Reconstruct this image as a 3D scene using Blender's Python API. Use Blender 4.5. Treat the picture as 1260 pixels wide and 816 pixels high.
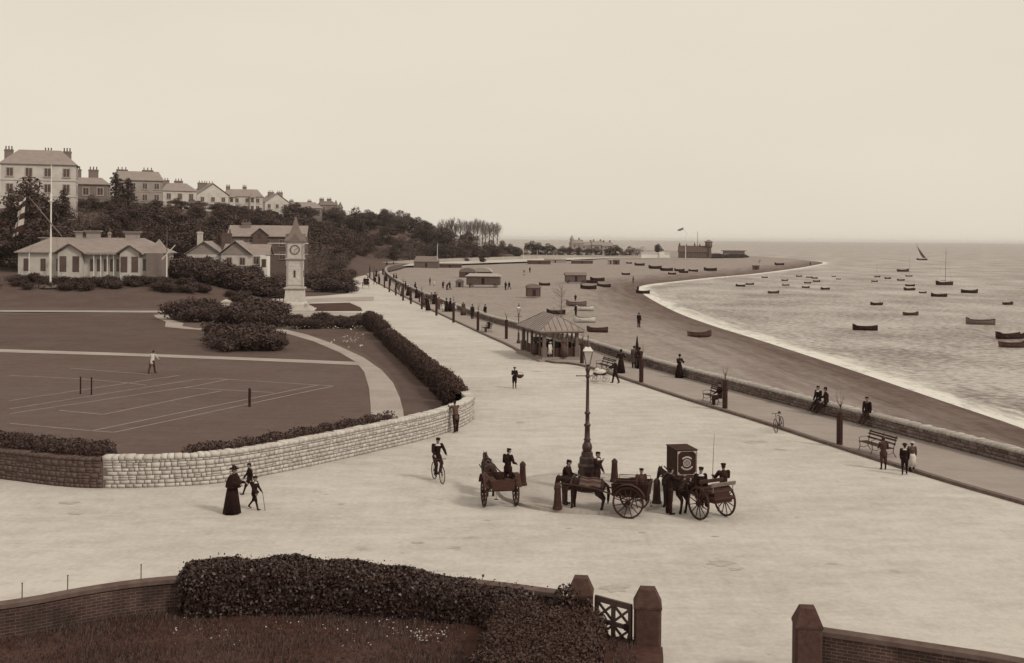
import bpy, math, random
import numpy as np
from mathutils import Vector, Matrix
random.seed(7); RNG = np.random.default_rng(7)
sc = bpy.context.scene; col = sc.collection
for o in list(bpy.data.objects): bpy.data.objects.remove(o)
R = math.radians; PI = math.pi
# ------------------------------------------------------------------ camera (a plate camera with a dropped lens)
H = 10.2; FPX = 1400.0; CX = 630.0; CY = 293.5; ROLL = 0.0085
cam_d = bpy.data.cameras.new('camera'); cam = bpy.data.objects.new('camera', cam_d); col.objects.link(cam)
ca, sa = math.cos(ROLL), math.sin(ROLL)
cam.matrix_world = Matrix(((ca, -sa, 0, 0), (0, 0, -1, 0), (sa, ca, 0, H), (0, 0, 0, 1)))
cam_d.sensor_fit = 'HORIZONTAL'; cam_d.sensor_width = 36; cam_d.lens = 36 * FPX / 1260
cam_d.shift_y = -(408 - CY) / 1260; cam_d.shift_x = 0
cam_d.clip_start = 0.1; cam_d.clip_end = 90000
sc.camera = cam
# ------------------------------------------------------------------ sky, sun, exposure
SUN_EL = R(40); SUN_DIR = Vector((0.80, -0.60, 0)).normalized()      # towards the sun, horizontally
w = bpy.data.worlds.new('World'); sc.world = w; w.use_nodes = True
nt = w.node_tree; nt.nodes.clear()
sky = nt.nodes.new('ShaderNodeTexSky'); sky.sky_type = 'NISHITA'; sky.sun_disc = False
sky.sun_elevation = SUN_EL; sky.sun_rotation = math.atan2(SUN_DIR.x, SUN_DIR.y); sky.dust_density = 4
bw = nt.nodes.new('ShaderNodeRGBToBW'); nt.links.new(sky.outputs[0], bw.inputs[0])
mr = nt.nodes.new('ShaderNodeMapRange'); mr.inputs[1].default_value = 0; mr.inputs[2].default_value = 14
mr.inputs[3].default_value = 5.4; mr.inputs[4].default_value = 6.3; nt.links.new(bw.outputs[0], mr.inputs[0])
tint = nt.nodes.new('ShaderNodeVectorMath'); tint.operation = 'SCALE'; tint.inputs[0].default_value = (1.11, 1.0, 0.84)
nt.links.new(mr.outputs[0], tint.inputs['Scale'])
cn = nt.nodes.new('ShaderNodeTexNoise'); cn.inputs['Scale'].default_value = 2.2; cn.inputs['Detail'].default_value = 5; ctc = nt.nodes.new('ShaderNodeTexCoord'); cmp_ = nt.nodes.new('ShaderNodeMapping'); cmp_.inputs['Scale'].default_value = (1, 1, 4); nt.links.new(ctc.outputs['Generated'], cmp_.inputs[0]); nt.links.new(cmp_.outputs[0], cn.inputs[0])
cm = nt.nodes.new('ShaderNodeMapRange'); cm.inputs[1].default_value = .3; cm.inputs[2].default_value = .7; cm.inputs[3].default_value = .975; cm.inputs[4].default_value = 1.03; nt.links.new(cn.outputs[0], cm.inputs[0])
ml = nt.nodes.new('ShaderNodeMath'); ml.operation = 'MULTIPLY'; nt.links.new(mr.outputs[0], ml.inputs[0]); nt.links.new(cm.outputs[0], ml.inputs[1]); nt.links.new(ml.outputs[0], tint.inputs['Scale'])
bg = nt.nodes.new('ShaderNodeBackground'); bg.inputs[1].default_value = 0.1
nt.links.new(tint.outputs[0], bg.inputs[0])
wo = nt.nodes.new('ShaderNodeOutputWorld'); nt.links.new(bg.outputs[0], wo.inputs[0])
sl = bpy.data.lights.new('sun', 'SUN'); sl.energy = 1.6; sl.angle = R(10); sl.color = (1.0, 0.91, 0.78)
sun = bpy.data.objects.new('sun', sl); col.objects.link(sun)
sd = Vector((SUN_DIR.x * math.cos(SUN_EL), SUN_DIR.y * math.cos(SUN_EL), math.sin(SUN_EL)))
sun.rotation_euler = sd.to_track_quat('Z', 'Y').to_euler(); sun.location = sd * 60
sc.view_settings.view_transform = 'Standard'; sc.view_settings.look = 'None'
sc.view_settings.exposure = 0.33; sc.view_settings.gamma = 1; sc.view_settings.use_curve_mapping = False
sc.render.engine = 'CYCLES'
sc.render.resolution_x = 1024; sc.render.resolution_y = 663
# ------------------------------------------------------------------ pixel <-> place helpers (design time only)
def ray(x, y):
    px, py = x - CX, -(y - CY)
    return (px * ca - py * sa) / FPX, (px * sa + py * ca) / FPX
def G(x, y, h=0.0):
    u, v = ray(x, y); Z = (h - H) / v
    return Vector((u * Z, Z, h))
def A(x, y, Z):
    u, v = ray(x, y)
    return Vector((u * Z, Z, H + v * Z))
def smooth(t): t = np.clip(t, 0, 1); return t * t * (3 - 2 * t)
def poly_dist(P, L, closed=False):
    P = np.asarray(P, float); L = np.asarray(L, float); best = np.full(len(P), 1e9)
    n = len(L); rng = range(n if closed else n - 1)
    for i in rng:
        a, b = L[i], L[(i + 1) % n]; d = b - a; q = d @ d + 1e-12
        t = np.clip(((P - a) @ d) / q, 0, 1)
        best = np.minimum(best, np.hypot(*(P - (a + t[:, None] * d)).T))
    return best
def inside(P, L):
    P = np.asarray(P, float); x, y = P[:, 0], P[:, 1]; r = np.zeros(len(P), bool); n = len(L)
    for i in range(n):
        x1, y1 = L[i]; x2, y2 = L[(i + 1) % n]
        c = ((y1 > y) != (y2 > y)) & (x < (x2 - x1) * (y - y1) / (y2 - y1 + 1e-12) + x1)
        r ^= c
    return r
# ------------------------------------------------------------------ sepia print palette: tone = brightness of the surface
_T = [(.0, 3.8, .64), (.006, 3.2, .66), (.03, 2.2, .68), (.072, 1.52, .75), (.16, 1.36, .77), (.27, 1.25, .78), (.45, 1.18, .78), (.62, 1.13, .78), (1, 1.1, .8)]
def sep(g):
    for (a, r0, b0), (b, r1, b1) in zip(_T, _T[1:]):
        if g <= b:
            t = (g - a) / (b - a)
            return (min(1, g * (r0 + t * (r1 - r0)) / 1.11), g, min(1, g * (b0 + t * (b1 - b0)) / .83), 1)
    return (1, 1, 1, 1)
MATS = {}
def mat(name, lo, hi=None, scale=6.0, rough=0.9, bump=0.0, bscale=None, tone=False, vary=False, coords='Object', stretch=None, spec=0.2, metal=0, detail=6, translucent=0):
    """a surface whose colour wanders between two sepia tones"""
    if name in MATS: return MATS[name]
    hi = lo if hi is None else hi
    m = bpy.data.materials.new(name); m.use_nodes = True; MATS[name] = m
    N = m.node_tree.nodes; L = m.node_tree.links; b = N['Principled BSDF']
    b.inputs['Roughness'].default_value = rough; b.inputs['Specular IOR Level'].default_value = spec; b.inputs['Metallic'].default_value = metal
    tc = N.new('ShaderNodeTexCoord'); mp = N.new('ShaderNodeMapping'); L.new(tc.outputs[coords], mp.inputs[0])
    if stretch: mp.inputs['Scale'].default_value = stretch
    nz = N.new('ShaderNodeTexNoise'); nz.inputs['Scale'].default_value = scale; nz.inputs['Detail'].default_value = detail
    nz.inputs['Roughness'].default_value = 0.62; L.new(mp.outputs[0], nz.inputs[0])
    fac = N.new('ShaderNodeMapRange'); fac.inputs[1].default_value = .3; fac.inputs[2].default_value = .7; L.new(nz.outputs[0], fac.inputs[0])
    f = fac.outputs[0]
    def mathn(op, a, c):
        n = N.new('ShaderNodeMath'); n.operation = op; n.use_clamp = True
        for k, v in enumerate((a, c)):
            if isinstance(v, (int, float)): n.inputs[k].default_value = v
            else: L.new(v, n.inputs[k])
        return n.outputs[0]
    if tone:
        at = N.new('ShaderNodeAttribute'); at.attribute_name = 'tone'
        f = mathn('ADD', mathn('MULTIPLY', at.outputs['Fac'], .75), mathn('MULTIPLY', f, .25))
    if vary:
        oi = N.new('ShaderNodeObjectInfo')
        f = mathn('ADD', mathn('MULTIPLY', oi.outputs['Random'], .45), mathn('MULTIPLY', f, .55))
    rp = N.new('ShaderNodeValToRGB'); rp.color_ramp.elements[0].color = sep(lo); rp.color_ramp.elements[1].color = sep(hi)
    L.new(f, rp.inputs[0]); L.new(rp.outputs[0], b.inputs['Base Color'])
    if bump:
        bn = N.new('ShaderNodeTexNoise'); bn.inputs['Scale'].default_value = bscale or scale * 4; bn.inputs['Detail'].default_value = 4; L.new(mp.outputs[0], bn.inputs[0])
        bp = N.new('ShaderNodeBump'); bp.inputs['Strength'].default_value = bump; bp.inputs['Distance'].default_value = .05
        L.new(bn.outputs[0], bp.inputs['Height']); L.new(bp.outputs[0], b.inputs['Normal'])
    return m
# ------------------------------------------------------------------ object helpers
def tag(o, label=None, cat=None, group=None, kind=None):
    if label: o['label'] = label
    if cat: o['category'] = cat
    if group: o['group'] = group
    if kind: o['kind'] = kind
    return o
def empty(name, loc=(0, 0, 0), rz=0.0, label=None, cat=None, group=None):
    o = bpy.data.objects.new(name, None); col.objects.link(o); o.location = loc; o.rotation_euler = (0, 0, rz)
    o.empty_display_size = .2
    return tag(o, label, cat, group)
def link(name, me, m, parent=None):
    o = bpy.data.objects.new(name, me); col.objects.link(o)
    if m is not None:
        for mm in (m if isinstance(m, (list, tuple)) else [m]): me.materials.append(mm)
    if parent is not None: o.parent = parent
    return o
def copy_tree(o, loc=None, rz=None, sc_=None, label=None, cat=None, group=None, parent=None):
    c = o.copy(); col.objects.link(c); c.parent = parent
    if loc is not None: c.location = loc
    if rz is not None: c.rotation_euler = (0, 0, rz)
    if sc_ is not None: c.scale = sc_ if isinstance(sc_, (tuple, list)) else (sc_, sc_, sc_)
    tag(c, label, cat, group)
    for ch in list(o.children): copy_tree(ch, parent=c)
    return c
def sphere_pts(nu=10, nv=7):
    v = [(0, 0, 1)]; 
    for j in range(1, nv):
        t = PI * j / nv
        for i in range(nu):
            p = 2 * PI * i / nu; v.append((math.sin(t) * math.cos(p), math.sin(t) * math.sin(p), math.cos(t)))
    v.append((0, 0, -1)); f = []
    for i in range(nu): f.append((0, 1 + i, 1 + (i + 1) % nu))
    for j in range(nv - 2):
        for i in range(nu):
            a = 1 + j * nu + i; b = 1 + j * nu + (i + 1) % nu; f.append((a, a + nu, b + nu, b))
    k = 1 + (nv - 2) * nu; e = len(v) - 1
    for i in range(nu): f.append((k + i, e, k + (i + 1) % nu))
    return v, f
SPH = sphere_pts()
class MB:
    def __init__(s): s.v = []; s.f = []; s.uv = {}
    def add(s, vs, fs):
        n = len(s.v); s.v += [tuple(p) for p in vs]; s.f += [tuple(i + n for i in f) for f in fs]; return s
    def box(s, c, d, rz=0, taper=1.0, rx=0, ry=0):
        cx, cy, cz = c; x, y, z = d[0] / 2, d[1] / 2, d[2] / 2
        vs = [(-x, -y, -z), (x, -y, -z), (x, y, -z), (-x, y, -z), (-x * taper, -y * taper, z), (x * taper, -y * taper, z), (x * taper, y * taper, z), (-x * taper, y * taper, z)]
        if rz or rx or ry:
            M = Matrix.Rotation(rz, 3, 'Z') @ Matrix.Rotation(ry, 3, 'Y') @ Matrix.Rotation(rx, 3, 'X'); vs = [M @ Vector(p) for p in vs]
        return s.add([(p[0] + cx, p[1] + cy, p[2] + cz) for p in vs], [(3, 2, 1, 0), (4, 5, 6, 7), (0, 1, 5, 4), (1, 2, 6, 5), (2, 3, 7, 6), (3, 0, 4, 7)])
    def tube(s, pts, r, n=8, cap=True):
        pts = [Vector(p) for p in pts]; rs = r if isinstance(r, (list, tuple)) else [r] * len(pts); rings = []
        for i, p in enumerate(pts):
            t = (pts[min(i + 1, len(pts) - 1)] - pts[max(i - 1, 0)]).normalized()
            up = Vector((0, 0, 1)) if abs(t.z) < .9 else Vector((1, 0, 0))
            a = t.cross(up).normalized(); b = t.cross(a).normalized()
            rings.append([p + a * math.cos(2 * PI * k / n) * rs[i] + b * math.sin(2 * PI * k / n) * rs[i] for k in range(n)])
        vs = [q for rg in rings for q in rg]; fs = []
        for i in range(len(pts) - 1):
            for k in range(n):
                a0 = i * n + k; b0 = i * n + (k + 1) % n; fs.append((a0, b0, b0 + n, a0 + n))
        if cap: fs.append(tuple(range(n))); fs.append(tuple(reversed(range(len(vs) - n, len(vs)))))
        return s.add(vs, fs)
    def lathe(s, prof, n=16, c=(0, 0, 0), sq=False, off=None, wob=None):
        vs = []; fs = []; off = (PI / n if sq else 0) if off is None else off
        for r, z in prof:
            for k in range(n):
                a = 2 * PI * k / n + off; rr = r * (wob(a, z) if wob else 1)
                vs.append((c[0] + rr * math.cos(a), c[1] + rr * math.sin(a), c[2] + z))
        for i in range(len(prof) - 1):
            for k in range(n):
                a0 = i * n + k; b0 = i * n + (k + 1) % n; fs.append((a0, b0, b0 + n, a0 + n))
        fs.append(tuple(reversed(range(n)))); fs.append(tuple(range(len(vs) - n, len(vs))))
        return s.add(vs, fs)
    def prism(s, poly, z0, z1):
        n = len(poly); vs = [(p[0], p[1], z0) for p in poly] + [(p[0], p[1], z1) for p in poly]
        return s.add(vs, [tuple(reversed(range(n))), tuple(range(n, 2 * n))] + [(i, (i + 1) % n, n + (i + 1) % n, n + i) for i in range(n)])
    def sph(s, c, r):
        r = r if isinstance(r, (tuple, list)) else (r, r, r)
        return s.add([(c[0] + p[0] * r[0], c[1] + p[1] * r[1], c[2] + p[2] * r[2]) for p in SPH[0]], SPH[1])
    def cap(s, p0, r0, p1, r1, n=10):
        p0, p1 = Vector(p0), Vector(p1); t = (p1 - p0)
        if t.length < 1e-6: return s.sph(p0, r0)
        t.normalize(); up = Vector((0, 0, 1)) if abs(t.z) < .9 else Vector((1, 0, 0)); a = t.cross(up).normalized(); b = t.cross(a).normalized()
        vs = [p0 - t * r0]; 
        for c, r, angs in ((p0, r0, (-60, -30, 0)), (p1, r1, (0, 30, 60))):
            for g in angs:
                q = c + t * r * math.sin(R(g)); rr = r * math.cos(R(g))
                vs += [q + a * rr * math.cos(2 * PI * k / n) + b * rr * math.sin(2 * PI * k / n) for k in range(n)]
        vs.append(p1 + t * r1); e = len(vs) - 1; fs = []
        for k in range(n): fs.append((0, 1 + (k + 1) % n, 1 + k)); fs.append((e, e - n + k, e - n + (k + 1) % n))
        for j in range(5):
            for k in range(n):
                a0 = 1 + j * n + k; b0 = 1 + j * n + (k + 1) % n; fs.append((a0, b0, b0 + n, a0 + n))
        return s.add(vs, fs)
    def xform(s, M, i0=0):
        for i in range(i0, len(s.v)): s.v[i] = tuple(M @ Vector(s.v[i]))
        return s
    def build(s, name, m=None, parent=None, loc=None, smooth=False, rz=0):
        me = bpy.data.meshes.new(name); me.from_pydata(s.v, [], s.f); me.update()
        if smooth: me.polygons.foreach_set('use_smooth', [True] * len(me.polygons))
        o = link(name, me, m, parent)
        if loc is not None: o.location = loc
        if rz: o.rotation_euler = (0, 0, rz)
        return o
def arr_mesh(name, V, F, tone=None):
    """fast mesh from arrays of quads"""
    V = np.asarray(V, np.float32); F = np.asarray(F, np.int32); me = bpy.data.meshes.new(name)
    me.vertices.add(len(V)); me.vertices.foreach_set('co', V.ravel())
    k = F.shape[1]; me.loops.add(F.size); me.loops.foreach_set('vertex_index', F.ravel())
    me.polygons.add(len(F)); me.polygons.foreach_set('loop_start', np.arange(0, F.size, k, dtype=np.int32))
    me.update(calc_edges=True); me.validate()
    if tone is not None:
        a = me.attributes.new('tone', 'FLOAT', 'POINT'); a.data.foreach_set('value', np.asarray(tone, np.float32))
    return me
def flat(name, pts, z, m, kind='structure', thick=0.0):
    """horizontal sheet with outline pts (any simple polygon)"""
    import bmesh
    from mathutils.geometry import tessellate_polygon
    P = [Vector((p[0], p[1], 0)) for p in pts]; tris = tessellate_polygon([P])
    me = bpy.data.meshes.new(name); vs = [(p.x, p.y, z) for p in P]; fs = []
    for t in tris:
        a, b, c = [P[i] for i in t]
        fs.append(t if (b - a).cross(c - a).z > 0 else (t[0], t[2], t[1]))
    if thick:
        n = len(vs); vs += [(p.x, p.y, z - thick) for p in P]; fs += [(i, (i + 1) % n, n + (i + 1) % n, n + i) for i in range(n)]
    me.from_pydata(vs, [], fs); me.update(); o = link(name, me, m)
    if kind: o['kind'] = kind
    return o
FUSE = []
def fuse(mb, name, m, parent=None, voxel=.012, loc=None):
    o = mb.build(name, m, parent, loc, smooth=True)
    r = o.modifiers.new('r', 'REMESH'); r.mode = 'VOXEL'; r.voxel_size = voxel; r.use_smooth_shade = True
    s = o.modifiers.new('s', 'SMOOTH'); s.iterations = 3; s.factor = .5
    FUSE.append(o); return o
def bake():
    global FUSE
    bpy.context.view_layer.update(); dg = bpy.context.evaluated_depsgraph_get()
    done = []
    for o in FUSE: done.append((o, bpy.data.meshes.new_from_object(o.evaluated_get(dg))))
    for o, me in done:
        old = o.data; me.name = old.name; o.modifiers.clear()
        if not me.materials:
            for mm in old.materials: me.materials.append(mm)
        me.polygons.foreach_set('use_smooth', [True] * len(me.polygons)); o.data = me
    FUSE = []
def resample(L, step):
    out = []; L = [Vector((p[0], p[1])) for p in L]; acc = 0
    for a, b in zip(L, L[1:]):
        d = (b - a).length; t = acc
        while t < d: out.append(a + (b - a) * (t / d)); t += step
        acc = t - d
    out.append(L[-1]); return out
def chaikin(L, it=2):
    L = [Vector((p[0], p[1])) for p in L]
    for _ in range(it):
        n = [L[0]]
        for a, b in zip(L, L[1:]): n += [a * .75 + b * .25, a * .25 + b * .75]
        n.append(L[-1]); L = n
    return L
def offset(L, d):
    out = []
    for i, p in enumerate(L):
        t = (L[min(i + 1, len(L) - 1)] - L[max(i - 1, 0)]).normalized(); out.append(p + Vector((-t.y, t.x)) * d)
    return out
# ------------------------------------------------------------------ foliage
def leaf_cloud(C, size, nrm=None, jit=.8, tone=None):
    """C: n x 3 leaf centres; each a bent pair of faces; nrm: preferred normals"""
    n = len(C); N = RNG.normal(size=(n, 3))
    if nrm is not None: N = nrm + jit * N
    N /= np.linalg.norm(N, axis=1)[:, None] + 1e-9
    U = np.cross(N, RNG.normal(size=(n, 3))); U /= np.linalg.norm(U, axis=1)[:, None] + 1e-9; W = np.cross(N, U)
    s = size * (.45 + 1.2 * RNG.uniform(0, 1, n) ** 1.6)[:, None]
    V = np.stack([C - U * s * .5, C - W * s * .32 + N * s * .12, C + U * s * .5, C + W * s * .32 + N * s * .12], 1).reshape(-1, 3)
    F = np.arange(4 * n).reshape(-1, 4)
    t = RNG.uniform(0, 1, n) if tone is None else tone
    return V, F, np.repeat(t, 4)
def lobes_cloud(lobes, n, size, fill=.55, floor=None):
    lobes = np.asarray(lobes, float); wgt = (lobes[:, 3] * lobes[:, 4] * lobes[:, 5]) ** .66; k = RNG.choice(len(lobes), n, p=wgt / wgt.sum())
    D = RNG.normal(size=(n, 3)); D /= np.linalg.norm(D, axis=1)[:, None]
    rr = fill + (1 - fill) * RNG.uniform(0, 1, n) ** .6; rr *= 1 + .08 * RNG.normal(size=n)
    C = lobes[k, :3] + D * lobes[k, 3:6] * rr[:, None]
    if floor is not None: C[:, 2] = np.maximum(C[:, 2], floor + RNG.uniform(0, .1, n))
    t = np.clip(RNG.uniform(0, 1, n) * .6 + RNG.uniform(0, 1, len(lobes))[k] * .4, 0, 1)
    return leaf_cloud(C, size, D, .7, t)
# ------------------------------------------------------------------ lines of the place
SW_px = [(1420, 622), (1330, 598), (1247, 575), (1062, 526), (940, 493), (790, 452.5), (712, 425.5), (649, 409), (600, 397), (562, 382.5), (500, 357), (477, 342), (472, 334), (478, 329.5), (492, 327.5)]
SW = chaikin([G(x, y) for x, y in SW_px], 2)                       # landward foot of the sea wall
KERB_px = [(1420, 668), (1330, 642), (1247, 618), (1180, 599), (1121, 581), (1033, 553), (940, 522), (854, 496), (780, 471.5), (735, 456), (706, 448.5), (674, 447), (645, 438), (626, 426), (600, 414.7), (562, 397), (517, 376), (486, 360), (458, 345.5), (449, 337), (447, 332.5)]
KERB = chaikin([G(x, y) for x, y in KERB_px], 1)
SEA = -2.0
SH_px = [(1900, 760), (1500, 620), (1260, 527), (1200, 507), (1120, 480), (1050, 456), (980, 433), (920, 414), (880, 402), (840, 388), (815, 376), (797, 366), (786, 358), (785, 353), (797, 350), (830, 346.5), (880, 341), (920, 338), (960, 333), (985, 329.5), (1005, 326), (1016, 323.3), (1000, 321), (960, 318.8), (930, 317.5), (905, 314), (870, 311.5), (800, 309.5), (700, 308.5), (560, 308)]
SHORE = chaikin([G(x, y, SEA) for x, y in SH_px], 2)
LAND = [(p.x, p.y) for p in SHORE] + [(-700, 1200), (-700, -200), (SHORE[0].x, -200)]
SHA = [(p.x, p.y) for p in SHORE]
def shore_ds(P):
    d = poly_dist(P, SHA); return np.where(inside(P, LAND), d, -d)
HF = [(-260, 196), (-85, 203), (-68, 222), (-64, 262), (-46, 285), (-48, 400), (-74, 470), (-60, 520), (-20, 540), (10, 600), (60, 700), (60, 1150)]
HPOLY = HF + [(-700, 1150), (-700, 196)]
def land_z(X, Y):
    X = np.atleast_1d(np.asarray(X, float)); Y = np.atleast_1d(np.asarray(Y, float)); P = np.stack([X, Y], 1)
    d = np.where(inside(P, HPOLY), poly_dist(P, HF), 0)
    g = 3.4 * smooth((Y - 155) / 38) * smooth((-X - 38) / 18)
    fall = 1 - .55 * smooth((Y - 560) / 300)
    return g * (1 - smooth(d / 40) * .2) + 14.5 * smooth(d / 40) * smooth((12 - X) / 95) * fall
def lz(x, y): return float(land_z(x, y)[0])
# ------------------------------------------------------------------ materials of the setting
def ground_mat(name, lo, hi, streak=None, s1=.25, s2=9, bump=.15, tone_at=None):
    m = bpy.data.materials.new(name); m.use_nodes = True; N = m.node_tree.nodes; L = m.node_tree.links; b = N['Principled BSDF']
    b.inputs['Roughness'].default_value = .95; b.inputs['Specular IOR Level'].default_value = .1
    tc = N.new('ShaderNodeTexCoord')
    def noise(scale, stretch=None, rot=0, det=5):
        mp = N.new('ShaderNodeMapping'); L.new(tc.outputs['Object'], mp.inputs[0])
        if stretch: mp.inputs['Scale'].default_value = stretch
        mp.inputs['Rotation'].default_value = (0, 0, rot)
        n = N.new('ShaderNodeTexNoise'); n.inputs['Scale'].default_value = scale; n.inputs['Detail'].default_value = det; n.inputs['Roughness'].default_value = .6
        L.new(mp.outputs[0], n.inputs[0]); return n.outputs[0]
    def M(op, a, c):
        n = N.new('ShaderNodeMath'); n.operation = op
        for k, v in enumerate((a, c)):
            if isinstance(v, (int, float)): n.inputs[k].default_value = v
            else: L.new(v, n.inputs[k])
        return n.outputs[0]
    f = M('ADD', M('MULTIPLY', noise(s1), .55), M('MULTIPLY', noise(s2), .45))
    if streak:
        f = M('ADD', M('MULTIPLY', f, .52), M('MULTIPLY', noise(streak[0], (1, streak[1], 1), streak[2]), .24))
        f = M('ADD', f, M('MULTIPLY', noise(1.1, None, 0, 9), .16)); f = M('ADD', f, M('MULTIPLY', noise(2.4, (1.2, .12, 1), .25, 4), .08))
        sp_ = N.new('ShaderNodeMapRange'); sp_.inputs[1].default_value = .66; sp_.inputs[2].default_value = .74; sp_.inputs[4].default_value = .14; L.new(noise(.42, (1.0, 1.0, 1), .3, 4), sp_.inputs[0]); f = M('SUBTRACT', f, sp_.outputs[0])
        sq_ = N.new('ShaderNodeMapRange'); sq_.inputs[1].default_value = .70; sq_.inputs[2].default_value = .76; sq_.inputs[4].default_value = .12; L.new(noise(1.7, (1.0, 1.0, 1), .9, 3), sq_.inputs[0]); f = M('SUBTRACT', f, sq_.outputs[0])
    mrn = N.new('ShaderNodeMapRange'); mrn.inputs[1].default_value = .36 if streak else .40; mrn.inputs[2].default_value = .56 if streak else .58; L.new(f, mrn.inputs[0])
    rp = N.new('ShaderNodeValToRGB'); rp.color_ramp.elements[0].color = sep(lo); rp.color_ramp.elements[1].color = sep(hi)
    L.new(mrn.outputs[0], rp.inputs[0]); L.new(rp.outputs[0], b.inputs['Base Color'])
    bp = N.new('ShaderNodeBump'); bp.inputs['Strength'].default_value = bump; bp.inputs['Distance'].default_value = .04
    L.new(noise(s2 * 2), bp.inputs['Height']); L.new(bp.outputs[0], b.inputs['Normal']); MATS[name] = m
    return m
M_road = ground_mat('road_gravel', .30, .475, (.45, 2.6, R(-20)), .11, 5, .3)
M_prom = ground_mat('promenade_gravel', .20, .27, (.6, 3, R(10)), .3, 8)
M_lawn = ground_mat('lawn_grass', .054, .090, (.35, 4, R(6)), .10, 3, .5)
M_lawn2 = ground_mat('rough_grass', .038, .078, (.3, 8, R(2)), .2, 2.5, .4)
M_path = ground_mat('garden_path', .24, .32, None, .3, 7)
M_earth = ground_mat('dark_earth', .020, .042, None, .5, 5)
M_kerb = mat('kerb_stone', .06, .13, 3)
M_white = mat('white_paint', .55, .66, 2); M_grey = mat('grey_paint', .22, .3, 2)
M_dark = mat('dark_wood', .006, .013, 5, rough=.6); M_iron = mat('dark_iron', .008, .017, 8, rough=.5, spec=.5)
M_brown = mat('brown_wood', .018, .036, 4, stretch=(1, 1, 6)); M_midw = mat('weathered_wood', .09, .16, 4)
M_black = mat('black_void', .004, .006)
def up_mat():
    """beach: dry shingle above, a wavering wet band along the water"""
    m = bpy.data.materials.new('beach_shingle'); m.use_nodes = True; N = m.node_tree.nodes; L = m.node_tree.links; b = N['Principled BSDF']
    b.inputs['Roughness'].default_value = .95; b.inputs['Specular IOR Level'].default_value = .1
    tc = N.new('ShaderNodeTexCoord'); at = N.new('ShaderNodeAttribute'); at.attribute_name = 'tone'
    def noise(s, st=(1, 1, 1), rot=0):
        mp = N.new('ShaderNodeMapping'); mp.inputs['Scale'].default_value = st; mp.inputs['Rotation'].default_value = (0, 0, rot); L.new(tc.outputs['Object'], mp.inputs[0])
        n = N.new('ShaderNodeTexNoise'); n.inputs['Scale'].default_value = s; n.inputs['Detail'].default_value = 7; n.inputs['Roughness'].default_value = .65; L.new(mp.outputs[0], n.inputs[0]); return n.outputs[0]
    def M(op, a, c):
        n = N.new('ShaderNodeMath'); n.operation = op
        for k, v in enumerate((a, c)):
            if isinstance(v, (int, float)): n.inputs[k].default_value = v
            else: L.new(v, n.inputs[k])
        return n.outputs[0]
    sx = N.new('ShaderNodeSeparateXYZ'); L.new(tc.outputs['Object'], sx.inputs[0]); cb = N.new('ShaderNodeCombineXYZ'); L.new(M('MULTIPLY', at.outputs['Fac'], .55), cb.inputs[0]); L.new(M('MULTIPLY', M('ADD', sx.outputs[0], sx.outputs[1]), .05), cb.inputs[1])
    sn = N.new('ShaderNodeTexNoise'); sn.inputs['Scale'].default_value = 1; sn.inputs['Detail'].default_value = 8; sn.inputs['Roughness'].default_value = .68; L.new(cb.outputs[0], sn.inputs[0])
    d = M('ADD', at.outputs['Fac'], M('MULTIPLY', M('SUBTRACT', sn.outputs[0], .5), 24))
    mr_ = N.new('ShaderNodeMapRange'); mr_.inputs[1].default_value = 1; mr_.inputs[2].default_value = 15; L.new(d, mr_.inputs[0])
    f = M('ADD', M('MULTIPLY', mr_.outputs[0], .72), M('ADD', M('MULTIPLY', M('SUBTRACT', noise(1.3, (1, .6, 1)), .40), .9), M('MULTIPLY', M('SUBTRACT', noise(.16), .5), .5)))
    rp = N.new('ShaderNodeValToRGB'); e = rp.color_ramp.elements; e[0].color = sep(.060); e[1].color = sep(.28)
    x = e.new(.35); x.color = sep(.12); x = e.new(.7); x.color = sep(.19)
    L.new(f, rp.inputs[0]); L.new(rp.outputs[0], b.inputs['Base Color'])
    bp = N.new('ShaderNodeBump'); bp.inputs['Strength'].default_value = .5; bp.inputs['Distance'].default_value = .1
    L.new(noise(3), bp.inputs['Height']); L.new(bp.outputs[0], b.inputs['Normal']); return m
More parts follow.
